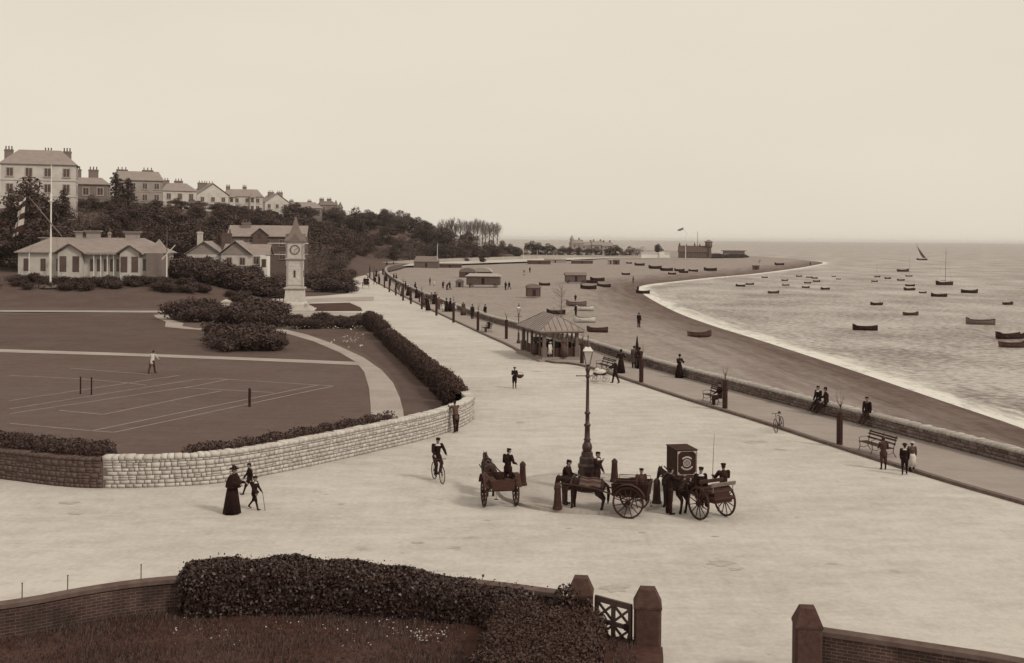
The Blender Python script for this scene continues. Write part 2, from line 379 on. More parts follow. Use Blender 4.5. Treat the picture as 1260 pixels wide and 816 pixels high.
def sea_mat():
    m = bpy.data.materials.new('sea_water'); m.use_nodes = True; N = m.node_tree.nodes; L = m.node_tree.links; b = N['Principled BSDF']
    tc = N.new('ShaderNodeTexCoord'); at = N.new('ShaderNodeAttribute'); at.attribute_name = 'tone'
    def noise(s, st=(1, 1, 1), rot=0, det=5):
        mp = N.new('ShaderNodeMapping'); mp.inputs['Scale'].default_value = st; mp.inputs['Rotation'].default_value = (0, 0, rot); L.new(tc.outputs['Object'], mp.inputs[0])
        n = N.new('ShaderNodeTexNoise'); n.inputs['Scale'].default_value = s; n.inputs['Detail'].default_value = det; n.inputs['Roughness'].default_value = .6; L.new(mp.outputs[0], n.inputs[0]); return n.outputs[0]
    def M(op, a, c, cl=False):
        n = N.new('ShaderNodeMath'); n.operation = op; n.use_clamp = cl
        for k, v in enumerate((a, c)):
            if isinstance(v, (int, float)): n.inputs[k].default_value = v
            else: L.new(v, n.inputs[k])
        return n.outputs[0]
    off = M('MULTIPLY', at.outputs['Fac'], -1)                      # metres out from the water's edge
    sx = N.new('ShaderNodeSeparateXYZ'); L.new(tc.outputs['Object'], sx.inputs[0]); cb = N.new('ShaderNodeCombineXYZ'); L.new(M('MULTIPLY', off, .45), cb.inputs[0]); L.new(M('MULTIPLY', M('ADD', sx.outputs[0], sx.outputs[1]), .07), cb.inputs[1])
    sn = N.new('ShaderNodeTexNoise'); sn.inputs['Scale'].default_value = 1; sn.inputs['Detail'].default_value = 7; sn.inputs['Roughness'].default_value = .65; L.new(cb.outputs[0], sn.inputs[0])
    wob = M('ADD', off, M('MULTIPLY', M('SUBTRACT', sn.outputs[0], .5), 11))
    r1 = N.new('ShaderNodeMapRange'); r1.inputs[1].default_value = 1.2; r1.inputs[2].default_value = 3.8; r1.inputs[3].default_value = 1; r1.inputs[4].default_value = 0; L.new(wob, r1.inputs[0])
    lace = M('GREATER_THAN', noise(.8, (1.2, .6, 1), R(14), 8), .45)
    far = N.new('ShaderNodeMapRange'); far.inputs[1].default_value = 5; far.inputs[2].default_value = 22; far.inputs[3].default_value = .4; far.inputs[4].default_value = 0; L.new(wob, far.inputs[0])
    streak = N.new('ShaderNodeMapRange'); streak.inputs[1].default_value = .55; streak.inputs[2].default_value = .62; L.new(sn.outputs[0], streak.inputs[0])
    foam = M('ADD', M('MULTIPLY', r1.outputs[0], M('ADD', M('MULTIPLY', lace, .35), .65)), M('MULTIPLY', far.outputs[0], streak.outputs[0]), True)
    ripple = M('ADD', M('MULTIPLY', noise(1.5, (.75, .8, 1), R(6), 10), .6), M('MULTIPLY', noise(.09, (.8, .5, 1), 0, 5), .4))
    rp = N.new('ShaderNodeValToRGB'); rp.color_ramp.elements[0].position = .42; rp.color_ramp.elements[1].position = .57
    rp.color_ramp.elements[0].color = sep(.10); rp.color_ramp.elements[1].color = sep(.38); L.new(ripple, rp.inputs[0])
    mx = N.new('ShaderNodeMix'); mx.data_type = 'RGBA'; L.new(foam, mx.inputs['Factor']); L.new(rp.outputs[0], mx.inputs['A']); mx.inputs['B'].default_value = sep(.62)
    L.new(mx.outputs['Result'], b.inputs['Base Color'])
    ro = M('ADD', M('MULTIPLY', foam, .4), .45); L.new(ro, b.inputs['Roughness']); b.inputs['IOR'].default_value = 1.33
    b.inputs['Specular IOR Level'].default_value = .35
    bp = N.new('ShaderNodeBump'); bp.inputs['Strength'].default_value = .8; bp.inputs['Distance'].default_value = .25
    hgt = M('ADD', M('MULTIPLY', noise(.5, (.5, 1.2, 1), R(-5), 6), 1), M('MULTIPLY', noise(1.6, (.6, 1.3, 1), R(10), 4), .3))
    L.new(hgt, bp.inputs['Height']); L.new(bp.outputs[0], b.inputs['Normal']); return m
# ------------------------------------------------------------------ beach, sea, land
def fan(name, u0, u1, nu, z0, z1, nz, zf, m, kind='structure'):
    u = np.linspace(u0, u1, nu); Z = np.geomspace(z0, z1, nz); UU, ZZ = np.meshgrid(u, Z)
    P = np.stack([(UU * ZZ).ravel(), ZZ.ravel()], 1); ds = shore_ds(P); z = zf(P, ds)
    i = np.arange(nu * nz).reshape(nz, nu); F = np.stack([i[:-1, :-1].ravel(), i[:-1, 1:].ravel(), i[1:, 1:].ravel(), i[1:, :-1].ravel()], 1)
    me = arr_mesh(name, np.column_stack([P, z]), F, ds); me.polygons.foreach_set('use_smooth', [True] * len(me.polygons))
    o = link(name, me, m); o['kind'] = kind; return o
def beach_z(P, ds):
    up = np.minimum(ds * .085, 1.25) + .18 * smooth((ds - 8) / 2) - .1 * smooth((ds - 12) / 6)
    n = .07 * np.sin(P[:, 0] * .31 + 1.3 * np.sin(P[:, 1] * .07)) * np.sin(P[:, 1] * .11 + .7) * smooth(ds / 8)
    dune = 1.0 * smooth((P[:, 1] - 560) / 120) * smooth((ds - 10) / 25)
    return np.where(ds > 0, SEA + up + n + dune, np.maximum(SEA + ds * .09, -7))
fan('beach', -.35, 1.1, 300, 14, 1250, 330, beach_z, up_mat())
fan('sea', -1.2, 1.8, 420, 12, 26000, 420, lambda P, ds: np.full(len(P), SEA), sea_mat())
swl = [(p.x, p.y) for p in SW]
FARW = [G(492, 327.5), G(560, 325), G(660, 321.5), G(740, 318), G(800, 318), G(865, 318.5)]
land_edge = [(p.x + .2, p.y) for p in SW] + [(p.x, p.y) for p in FARW[1:]]
gp = [(60, -60)] + [(SW[0].x + 25, -60)][:0] + [(SW[0].x + .2, -60)] + land_edge + [(150, 900), (60, 1040), (-600, 1100), (-600, -60)]
flat('ground', gp[1:], 0.0, M_road)
# promenade: a raised strip behind a kerb
K = [(p.x, p.y) for p in KERB]
prom = K + [(p.x + .1, p.y) for p in reversed([q for q in SW if q.y < 330])] 
flat('promenade', prom, .12, M_prom)
def strip(name, L, w, z0, z1, m, kind='structure', side=1):
    a = offset([Vector(p) for p in L], w * side) if not isinstance(L[0], Vector) else offset(L, w * side)
    b = [Vector((p[0], p[1])) for p in L]; mb = MB(); n = len(b)
    for i in range(n): mb.v += [(b[i].x, b[i].y, z0), (b[i].x, b[i].y, z1), (a[i].x, a[i].y, z1), (a[i].x, a[i].y, z0)]
    for i in range(n - 1):
        q = 4 * i
        for k in range(4): mb.f.append((q + k, q + (k + 1) % 4, q + 4 + (k + 1) % 4, q + 4 + k))
    mb.f += [(0, 3, 2, 1), (4 * n - 4, 4 * n - 3, 4 * n - 2, 4 * n - 1)]
    o = mb.build(name, m)
    if kind: o['kind'] = kind
    return o
strip('kerb', KERB, .28, 0.0, .135, M_kerb, side=-1)
# damp patches on the gravel
rr = random.Random(21)
dp = MB()
for x, y, w_ in ((85, 619, .5), (92, 632, .35), (755, 724, .6), (885, 693, .5), (935, 543, .5), (960, 553, .4), (515, 668, .25), (557, 674, .3), (500, 407 + 20, .5), (660, 457, .5), (905, 700, .3), (790, 655, .18), (700, 650, .15), (600, 640, .14), (420, 470 + 150, .16), (880, 660, .15), (640, 520, .3)):
    c = G(x, y, .008); n = 14; r_ = [w_ * rr.uniform(.45, 1.1) for _ in range(n)]; k = len(dp.v)
    dp.add([(c.x + r_[i] * math.cos(2 * PI * i / n), c.y + r_[i] * .7 * math.sin(2 * PI * i / n), .008) for i in range(n)], [tuple(range(n))])
dp.build('damp_patches', mat('damp_gravel', .24, .40, 2.5))['kind'] = 'structure'
# hill behind the gardens: one sheet that follows land_z
def hill():
    xs = np.arange(-330, 70, 4.0); ys = np.concatenate([np.arange(150, 330, 4.0), np.arange(330, 1100, 10.0)])
    XX, YY = np.meshgrid(xs, ys); z = land_z(XX.ravel(), YY.ravel()); z = np.where(z > .03, z, z - .25) - .02
    nx, ny = len(xs), len(ys); i = np.arange(nx * ny).reshape(ny, nx)
    F = np.stack([i[:-1, :-1].ravel(), i[:-1, 1:].ravel(), i[1:, 1:].ravel(), i[1:, :-1].ravel()], 1)
    F = F[(z[F] > .0).any(1)]
    me = arr_mesh('hill', np.column_stack([XX.ravel(), YY.ravel(), z]), F); me.polygons.foreach_set('use_smooth', [True] * len(me.polygons))
    o = link('hill', me, M_lawn2); o['kind'] = 'structure'
hill()
# ------------------------------------------------------------------ gardens: lawns, paths, court lines
RW_px = [(-120, 575), (12, 590.7), (73, 599), (130, 601.5), (240, 598), (298, 591), (400, 570), (498, 547), (537, 537), (572, 524)]
HT = [(583, 489), (576, 481), (559, 464), (532, 444), (518, 432), (491, 412), (478, 401), (466, 393), (455, 388)]
HL = chaikin([G(x, y, 1.28) for x, y in HT], 1)
RW = chaikin([Vector(G(x, y)[:2]) for x, y in RW_px] + [Vector(G(585, 514)[:2]), HL[1]], 2)
gz = .10
garden = [(p.x, p.y) for p in RW] + [(p.x, p.y) for p in HL[2:]] + [tuple(G(446, 386)[:2]), tuple(G(330, 386)[:2]), tuple(G(12, 386)[:2]), tuple(G(-120, 386)[:2])]
flat('lawn', garden, gz, M_lawn)
def g2(pts, h=gz): return [tuple(G(x, y, h)[:2]) for x, y in pts]
flat('rough_lawn', g2([(-100, 386), (186, 386), (200, 392), (228, 404), (262, 406), (330, 405), (352, 409), (398, 424), (436, 445), (300, 440.5), (150, 435), (12, 431), (-100, 427)]), gz + .01, M_lawn2)
flat('upper_lawn', g2([(-100, 383), (200, 383), (214, 381.5), (270, 372), (300, 364.5), (-40, 364.5), (-200, 364.5)], .05), .05, M_lawn)
flat('border_lawn', g2([(352, 406), (400, 416), (450, 436), (478, 456), (492, 478), (500, 543), (537, 533), (575, 518), (568, 500), (557, 490), (530, 468), (489, 430), (460, 405), (340, 404)]), gz + .012, M_lawn2)
PZ = gz + .022
flat('path', g2([(-100, 427), (12, 430.2), (150, 434.6), (300, 440), (436, 445.5), (452, 450), (436, 449.5), (300, 443.5), (150, 438), (12, 434), (-100, 431)]), PZ, M_path)
flat('path', g2([(330, 405), (352, 406), (378, 412), (412, 424), (447, 440), (470, 456), (484, 472), (492, 490), (496, 505), (500, 542), (457, 550), (456, 500), (454, 478), (448, 458), (438, 446), (418, 434), (385, 420), (352, 410.5), (330, 408)]), PZ + .006, M_path)
flat('path', g2([(-100, 381.6), (12, 382), (215, 382.6), (262, 384), (215, 385), (12, 384), (-100, 383.6)]), PZ, M_path)
flat('path', g2([(189, 388), (200, 386.6), (216, 386.6), (208, 390), (212, 394), (226, 398), (224, 401.5), (240, 404), (268, 405.5), (290, 406), (268, 407.5), (226, 404.8), (203, 402.5), (204, 396), (192, 391)]), PZ + .003, M_path)
flat('plaza', g2([(318, 388), (330, 384), (341, 383.5), (386, 383.5), (450, 385.5), (470, 388), (470, 393), (448, 391), (330, 390)]), PZ + .008, M_path)
flat('path', g2([(285, 379.5), (310, 374), (340, 369.5), (400, 366), (460, 364.5), (460, 369.5), (400, 370.5), (350, 373.5), (322, 378.5), (305, 386), (320, 389), (290, 386)]), .03, M_path)
flat('clipped_lawn', g2([(322, 381), (345, 375.5), (380, 373.2), (430, 372), (444, 378), (446, 382), (386, 382), (330, 382.5)]), .05, M_earth)
flat('clipped_lawn', g2([(330, 367), (400, 363.5), (428, 361), (430, 353), (380, 354), (300, 358), (280, 370)], .04), .04, M_lawn2)
CL = [[(12, 462), (98, 466), (147, 470), (180, 474)], [(86, 453), (186, 461)], [(12, 493), (220, 462)], [(12, 503), (240, 467), (268, 466)], [(12, 509), (240, 475), (280, 467)],
      [(73, 505), (127, 510), (240, 487), (273, 481)], [(113, 530), (240, 504), (391, 474)], [(140, 532), (240, 511), (410, 475)], [(12, 521), (113, 530), (140, 532)], [(268, 466), (410, 475)], [(224, 477), (337, 483)]]
mb = MB()
for c in CL:
    c = [G(x, y, gz + .014) for x, y in c]
    for a, b in zip(c, c[1:]):
        d = (b - a).normalized(); n = Vector((-d.y, d.x, 0)) * .06
        mb.add([a - n, b - n, b + n, a + n], [(0, 1, 2, 3)])
o = mb.build('court_lines', mat('court_chalk', .2, .3, .8)); o['kind'] = 'structure'
# ------------------------------------------------------------------ squared rubble walls built stone by stone
def stone_wall(name, L, h, thick, m_stone, m_mortar, m_cope, label, course=(.13, .24), cope=.16, clen=(.16, .42), cover=.06, side=-1):
    """L: base line; faces toward side; face made of separate proud stones"""
    L = resample([(p.x, p.y) for p in L], .25); off = offset(L, thick * side * -1); n = len(L)
    root = empty(name, (L[n // 2].x, L[n // 2].y, 0), label=label, cat='wall'); o0 = Vector((L[n // 2].x, L[n // 2].y, 0))
    core = MB(); hh = h(0) if callable(h) else h
    H_ = h if callable(h) else (lambda s: h)
    for i in range(n):
        z = H_(i / (n - 1)) - cope
        for q, zz in ((L[i], -.05), (L[i], z), (off[i], z), (off[i], -2.0 if name == 'sea_wall' else -.05)): core.v.append((q.x - o0.x, q.y - o0.y, zz))
    for i in range(n - 1):
        for k in range(4): q = 4 * i; core.f.append((q + k, q + (k + 1) % 4, q + 4 + (k + 1) % 4, q + 4 + k))
    core.f += [(0, 3, 2, 1), (4 * n - 4, 4 * n - 3, 4 * n - 2, 4 * n - 1)]
    core.build('mortar', m_mortar, root)
    S = [0]; 
    for a, b in zip(L, L[1:]): S.append(S[-1] + (b - a).length)
    tot = S[-1]; SA = np.array(S); LA = np.array([(p.x, p.y) for p in L]); OA = np.array([(p.x, p.y) for p in offset(L, 1.0 * side)])
    def at(s, out):
        x = np.interp(s, SA, LA[:, 0]); y = np.interp(s, SA, LA[:, 1]); ox = np.interp(s, SA, OA[:, 0]) - x; oy = np.interp(s, SA, OA[:, 1]) - y
        return (x + ox * out - o0.x, y + oy * out - o0.y)
    rnd = random.Random(3); V = []; F = []; T = []
    def block(s0, s1, z0, z1, pr, back, t, sk=0.0):
        a = at(s0, pr); b = at(s1, pr); c = at(s1, -back); d = at(s0, -back); k = len(V); j = lambda: rnd.uniform(-.01, .01)
        V.extend([(a[0], a[1], z0 + j()), (b[0], b[1], z0 + j()), (b[0], b[1], z1 + j()), (a[0], a[1], z1 + j()), (d[0], d[1], z0), (c[0], c[1], z0), (c[0], c[1], z1), (d[0], d[1], z1)])
        F.extend([(k, k + 1, k + 2, k + 3), (k + 3, k + 2, k + 6, k + 7), (k + 1, k + 5, k + 6, k + 2), (k + 4, k, k + 3, k + 7), (k, k + 4, k + 5, k + 1)]); T.extend([t] * 8)
    z = 0.0; top = min(H_(0), H_(1), H_(.5)) - cope
    while z < top - .05:
        c = rnd.uniform(*course); z1 = min(z + c, top)
        if top - z1 < .08: z1 = top
        s = rnd.uniform(0, .2)
        while s < tot - .1:
            e = min(s + rnd.uniform(*clen), tot)
            if z1 - z > .17 and rnd.random() < .35:
                zm = z + (z1 - z) * rnd.uniform(.4, .6); block(s, e - .026, z + .011, zm - .007, rnd.uniform(.012, .03), .02, rnd.random()); block(s, e - .026, zm + .007, z1 - .011, rnd.uniform(.012, .03), .02, rnd.random())
            else: block(s, e - .026, z + .011, z1 - .011, rnd.uniform(.012, .035), .02, rnd.random() ** .8)
            s = e
        z = z1
    me = arr_mesh('stones', V, F, T); link('stones', me, m_stone, root)
    V = []; F = []; T = []; s = 0
    while s < tot - .1:
        e = min(s + rnd.uniform(.22, .4), tot); zt = H_(s / tot); dz = rnd.uniform(-.025, .025)
        block(s, e - .02, zt - cope, zt + dz, .05, thick + .05, rnd.random()); s = e
    V = [tuple(v) for v in V]; me = arr_mesh('coping', V, F, T); link('coping', me, m_cope, root)
    return root
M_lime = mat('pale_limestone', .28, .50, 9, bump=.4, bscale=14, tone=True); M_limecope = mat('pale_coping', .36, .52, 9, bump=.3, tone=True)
M_mort = mat('dark_joint', .09, .13, 5)
M_swst = mat('sea_wall_stone', .06, .17, 1.2, tone=True, bump=.3); M_swm = mat('sea_wall_joint', .10, .13, 3); M_swc = mat('sea_wall_coping', .30, .46, 1.5, tone=True)
i0 = min(range(len(RW)), key=lambda i: (RW[i] - Vector(G(130, 601.5)[:2])).length)
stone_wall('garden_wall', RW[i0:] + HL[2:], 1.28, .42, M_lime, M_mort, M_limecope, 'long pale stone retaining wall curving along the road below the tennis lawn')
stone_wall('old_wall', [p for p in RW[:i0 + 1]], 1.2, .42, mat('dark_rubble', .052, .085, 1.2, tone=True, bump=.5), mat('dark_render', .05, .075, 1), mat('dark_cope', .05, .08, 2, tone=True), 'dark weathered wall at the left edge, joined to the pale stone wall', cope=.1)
stone_wall('sea_wall', SW, .86, .5, M_swst, M_swm, M_swc, 'low sea wall with pale coping between promenade and beach', side=1, clen=(.25, .6))
# ------------------------------------------------------------------ people
M_skin = mat('skin', .15, .21, 5, rough=.6); M_hair = mat('hair', .008, .016, 30)
M_blk = mat('black_cloth', .0038, .007, 9, bump=.2); M_drk = mat('dark_cloth', .006, .012, 9, bump=.2); M_mid = mat('grey_cloth', .04, .065, 9, bump=.2)
M_lt = mat('light_cloth', .40, .55, 9, bump=.2); M_tan = mat('brown_cloth', .022, .035, 9, bump=.2); M_shoe = mat('boot_leather', .005, .009, 9, rough=.5)
M_straw = mat('straw', .32, .45, 20)
def V3(*a): return Vector(a)
def figure(h=1.72, lean=0, legs=((0, 0), (0, 0)), arms=((5, 8, 15), (5, 8, 15)), head=(0, 0), seat=None, spread=3, build=1.0, hunch=0):
    """joint positions of a posed figure facing local -Y, feet on z = 0"""
    k = h / 1.75; J = {}; pel = V3(0, 0, 0)
    tl = R(lean); up = V3(0, -math.sin(tl), math.cos(tl)); fw = V3(0, -math.cos(tl), -math.sin(tl))
    J['pel'] = pel; J['waist'] = pel + up * .16 * k; J['chest'] = pel + up * .36 * k
    J['neck'] = pel + up * .53 * k + fw * (.01 + hunch * .1) * k; hp = R(lean * .4 + head[1]); hu = V3(0, -math.sin(hp), math.cos(hp))
    J['head'] = J['neck'] + hu * .17 * k + V3(0, -.02, 0) * k; J['hu'] = hu; J['yaw'] = R(head[0])
    for s, n, (a, b) in ((-1, 'R', legs[0]), (1, 'L', legs[1])):
        hp_ = pel + V3(s * .095 * k, 0, -.02 * k); a1 = R(a); a2 = R(a - b); sp = math.sin(R(spread))
        kn = hp_ + V3(s * sp * .4, -math.sin(a1), -math.cos(a1)) * .42 * k
        an = kn + V3(s * sp * .15, -math.sin(a2), -math.cos(a2)) * .41 * k
        ft = R(a - b) if seat is None else 0
        toe = an + V3(s * .02, -math.cos(ft) * .16, math.sin(ft) * .10 - .045) * k
        J['hip' + n], J['kne' + n], J['ank' + n], J['toe' + n] = hp_, kn, an, toe
    for s, n, (f, o, e) in ((-1, 'R', arms[0]), (1, 'L', arms[1])):
        sh = pel + up * .49 * k + V3(s * .185 * k * build, 0, 0)
        d = V3(s * math.sin(R(o)), -math.sin(R(f)) * math.cos(R(o)), -math.cos(R(f)) * math.cos(R(o)))
        el = sh + d * .29 * k; f2 = R(f + e); o2 = R(o) * .2
        d2 = V3(s * math.sin(o2) - s * math.sin(R(min(e, 100))) * .25, -math.sin(f2), -math.cos(f2)).normalized()
        wr = el + d2 * .25 * k; J['sho' + n], J['elb' + n], J['wri' + n], J['hd' + n] = sh, el, wr, d2
    low = min(J['ankR'].z, J['ankL'].z, J['toeR'].z + .035 * k, J['toeL'].z + .035 * k) - .075 * k
    dz = -low if seat is None else seat + .09 * k
    for q in J:
        if isinstance(J[q], Vector) and q not in ('hu', 'hdR', 'hdL'): J[q] = J[q] + V3(0, 0, dz)
    J['k'] = k; return J
def person(label, loc, rz=0, group=None, h=1.72, coat='jacket', cm=None, tm=None, hat='cap', hm=None, skirt=None, sm=None, collar=None, detail=True, beard=False, apron=None, name='person', **pose):
    J = figure(h=h, **pose); k = J['k']; cm = cm or M_blk; tm = tm or M_drk; hm = hm or M_blk; sm = sm or M_blk
    young = 1.12 if h < 1.5 else 1.0; kid = h < 1.5; b = MB()
    # body: one surface
    hc = J['head']; hk = k * young; hu = J['hu']
    def hpnt(x, y, z):                              # head-local offsets: x right, y forward, z up
        yw = J['yaw']; f = V3(math.sin(yw), -math.cos(yw), 0); f = (f - hu * f.dot(hu)).normalized(); r = hu.cross(f)
        return hc + (r * x + f * y + hu * z) * hk
    i0 = len(b.v); b.sph((0, 0, 0), (.073, .092, .108)); 
    yw = J['yaw']; f_ = V3(math.sin(yw), -math.cos(yw), 0); f_ = (f_ - hu * f_.dot(hu)).normalized(); r_ = hu.cross(f_)
    M_ = Matrix(((r_.x, -f_.x, hu.x), (r_.y, -f_.y, hu.y), (r_.z, -f_.z, hu.z)))
    for i in range(i0, len(b.v)): b.v[i] = tuple(M_ @ Vector(b.v[i]) * hk + hc)
    b.cap(hpnt(0, .03, -.075), .052 * hk, hpnt(0, .055, -.085), .032 * hk)          # jaw and chin
    b.cap(hpnt(0, .088, .015), .011 * hk, hpnt(0, .108, -.022), .016 * hk)          # nose
    b.cap(hpnt(-.03, .078, .026), .013 * hk, hpnt(.03, .078, .026), .013 * hk)      # brow
    b.cap(hpnt(-.018, .078, -.052), .012 * hk, hpnt(.018, .078, -.052), .012 * hk)  # mouth
    for s in (-1, 1): b.cap(hpnt(s * .074, 0, .012), .017 * hk, hpnt(s * .076, -.006, -.018), .013 * hk, 6)
    b.cap(J['neck'] - V3(0, 0, .03 * k), .056 * k, hpnt(0, -.012, -.06), .05 * k)
    b.cap(J['pel'], .13 * k, J['waist'], .115 * k); b.cap(J['waist'], .115 * k, J['chest'], .13 * k); b.cap(J['chest'], .13 * k, J['neck'] - V3(0, 0, .05 * k), .075 * k)
    for n in 'RL':
        b.cap(J['hip' + n], .088 * k, J['kne' + n], .056 * k); b.cap(J['kne' + n], .056 * k, J['ank' + n], .036 * k); b.cap(J['ank' + n] - V3(0, 0, .02 * k), .035 * k, J['toe' + n], .03 * k)
        b.cap(J['neck'] - V3(0, 0, .06 * k), .06 * k, J['sho' + n], .055 * k); b.cap(J['sho' + n], .052 * k, J['elb' + n], .038 * k); b.cap(J['elb' + n], .038 * k, J['wri' + n], .026 * k)
        # hand: palm, four curled fingers of unequal length, a thumb from the side
        w_, d = J['wri' + n], J['hd' + n].normalized(); s = -1 if n == 'R' else 1
        ax = V3(0, -1, 0) if abs(d.y) < .7 else V3(s * 1.0, 0, 0); ax = (ax - d * ax.dot(d)).normalized(); pn = d.cross(ax).normalized()
        if pn.x * s > 0: pn = -pn                    # palm normal looks at the body
        pm = w_ + d * .05 * k; b.cap(w_ + d * .015 * k, .022 * k, pm + d * .025 * k, .027 * k, 8)
        b.cap(pm + d * .02 * k + ax * .02 * k, .016 * k, pm + d * .02 * k - ax * .02 * k, .016 * k, 8)
        if detail:
            for q, ln in zip((.028, .010, -.009, -.027), (.072, .082, .076, .06)):
                p0 = pm + d * .03 * k + ax * q * k; p1 = p0 + (d * .9 + pn * .35).normalized() * ln * .55 * k; p2 = p1 + (d * .45 + pn * .9).normalized() * ln * .5 * k
                b.cap(p0, .0098 * k, p1, .009 * k, 6); b.cap(p1, .009 * k, p2, .008 * k, 6)
            t0 = w_ + d * .035 * k + ax * .022 * k; t1 = t0 + (d * .5 + ax * .8 + pn * .2).normalized() * .035 * k; b.cap(t0, .012 * k, t1, .0105 * k, 6); b.cap(t1, .0105 * k, t1 + (d * .8 + pn * .5).normalized() * .028 * k, .009 * k, 6)
    root = fuse(b, name, M_skin, None, .0095 if detail else .02)
    tag(root, label, 'child' if kid else ('woman' if skirt else 'man'), group)
    root['category'] = 'person'
    vx = .014 if detail else .024
    # hair
    b = MB(); b.cap(hpnt(0, -.022, .035), .079 * hk, hpnt(0, -.03, -.02), .07 * hk)
    if skirt: b.sph(hpnt(0, -.085, .03), .045 * hk)
    b.build('hair', M_hair, root, smooth=True)
    if detail:
        for s in (-1, 1): b = MB(); b.sph(hpnt(s * .03, .086, .006), .010 * hk); b.build('eye', M_black, root, smooth=True)
    # upper garment
    b = MB(); g = .018 * k
    b.cap(J['waist'] - V3(0, 0, .02 * k), .128 * k + g * (.2 if skirt else .8), J['chest'], .15 * k + g * .6); b.cap(J['chest'], .15 * k + g, J['neck'] - V3(0, 0, .05 * k), .075 * k)
    for s in (-1, 1): b.cap(J['chest'] + V3(s * .06 * k, 0, 0), .1 * k, J['chest'] + V3(s * .07 * k, 0, .08 * k), .08 * k)
    for n in 'RL':
        b.cap(J['neck'] - V3(0, 0, .065 * k), .066 * k, J['sho' + n], .067 * k); b.cap(J['sho' + n], .080 * k, J['elb' + n], .064 * k); b.cap(J['elb' + n], .064 * k, J['wri' + n], .048 * k)
    b.cap(J['neck'] - V3(0, 0, .05 * k), .078 * k, J['neck'] + V3(0, -.0, .012 * k), .064 * k)
    if not skirt:
        hem = J['pel'] - (V3(0, 0, .10 * k) if pose.get('seat') is None else V3(0, 0, -.02)); b.cap(J['waist'], .14 * k, hem, .165 * k)
        if coat == 'overcoat':
            b.cap(J['pel'], .17 * k, (J['kneL'] + J['kneR']) / 2 + V3(0, 0, .05), .19 * k)
    if coat == 'cape':
        c0 = J['neck']; b.lathe([(.07 * k, 0), (.2 * k, -.07 * k), (.27 * k, -.25 * k), (.30 * k, -.46 * k), (.27 * k, -.47 * k)], 20, (c0.x, c0.y, c0.z - .0), wob=lambda a, z: 1 + .05 * math.sin(6 * a))
    nm = {'jacket': 'jacket', 'overcoat': 'overcoat', 'shirt': 'shirt', 'cape': 'cape', 'blouse': 'blouse'}[coat if not (skirt and coat == 'jacket') else 'blouse']
    fuse(b, nm, cm, root, vx)
    if collar: 
        b = MB(); c0 = J['neck']; b.lathe([(.062 * k, .02 * k), (.11 * k, -.02 * k), (.15 * k, -.055 * k), (.1 * k, -.06 * k)], 14, (c0.x, c0.y, c0.z)); b.build('collar', collar, root, smooth=True)
    if skirt:
        z1 = J['waist'].z - .02 * k; top = J['waist']; b = MB(); c = top; zb = .03 if skirt == 'long' else J['kneL'].z * .72
        if pose.get('seat') is None:
            wide = 1.0 if skirt == 'long' else .8
            prof = [(.125 * k, 0), (.2 * k, -.14 * k), (.235 * k * wide, -.4 * k * (1 if skirt == 'long' else .7)), (.33 * k * wide, zb - z1), (.28 * k * wide, zb - z1)]
            b.lathe(prof, 40, (c.x, c.y + .02, z1), wob=lambda a, z: 1 + (.055 * math.sin(9 * a) + .04 * math.sin(a - 1.2)) * min(1, -z * 2) if z < 0 else 1)
        else:
            b.cap(J['pel'], .17 * k, (J['kneL'] + J['kneR']) / 2, .16 * k); b.cap((J['kneL'] + J['kneR']) / 2, .16 * k, (J['ankL'] + J['ankR']) / 2 + V3(0, 0, .08), .18 * k)
        (b.build('skirt', sm, root, smooth=True) if pose.get('seat') is None else fuse(b, 'skirt', sm, root, vx))
        if apron:
            b = MB(); b.lathe([(.135 * k, 0), (.215 * k, -.14 * k), (.3 * k * .8, (zb - z1) * .95), (.25 * k * .8, (zb - z1) * .95)], 24, (c.x, c.y, z1)); b.build('apron', apron, root, smooth=True)
    else:
        b = MB(); short = coat == 'knicker'
        b.cap(J['pel'], .14 * k, J['waist'], .125 * k)
        for n in 'RL':
            b.cap(J['pel'], .13 * k, J['hip' + n], .115 * k); b.cap(J['hip' + n], .115 * k, J['kne' + n], .085 * k)
            if not (kid and detail): b.cap(J['kne' + n], .075 * k, J['ank' + n] + (J['kne' + n] - J['ank' + n]) * .03, .070 * k)
            else: b.cap(J['kne' + n], .075 * k, J['kne' + n] + (J['ank' + n] - J['kne' + n]) * .15, .062 * k)
        fuse(b, 'trousers', tm, root, vx)
    if kid and detail:
        b = MB()
        for n in 'RL': b.cap(J['kne' + n], .062 * k, J['ank' + n], .046 * k)
        fuse(b, 'stockings', M_blk, root, vx)
    b = MB()
    for n in 'RL':
        b.cap(J['ank' + n] - V3(0, 0, .005 * k), .05 * k, J['ank' + n] + (J['toe' + n] - J['ank' + n]) * .35 - V3(0, 0, .02 * k), .045 * k, 8); b.cap(J['ank' + n] - V3(0, -.03, .035) * k, .037 * k, J['toe' + n], .037 * k, 8)
    fuse(b, 'boots', M_shoe, root, vx)
    if beard: b = MB(); b.cap(hpnt(-.025, .05, -.07), .03 * hk, hpnt(.025, .05, -.07), .03 * hk); b.build('beard', M_hair, root, smooth=True)
    if hat:
        b = MB()
        P = {'cap': [(.085, -.01), (.094, .01), (.098, .035), (.07, .05), (.01, .055)], 'bowler': [(.12, -.005), (.125, .008), (.088, .006), (.086, .05), (.06, .09), (.01, .1)],
             'boater': [(.15, 0), (.15, .01), (.088, .01), (.088, .075), (.01, .078)], 'wide': [(.17, -.01), (.18, .012), (.09, .012), (.08, .08), (.05, .10), (.01, .10)],
             'bonnet': [(.08, -.05), (.098, 0), (.10, .05), (.075, .10), (.04, .14), (.01, .15)], 'top': [(.125, 0), (.125, .01), (.085, .01), (.088, .15), (.01, .152)]}[hat]
        b.lathe([(r * 1.05, z) for r, z in P], 16)
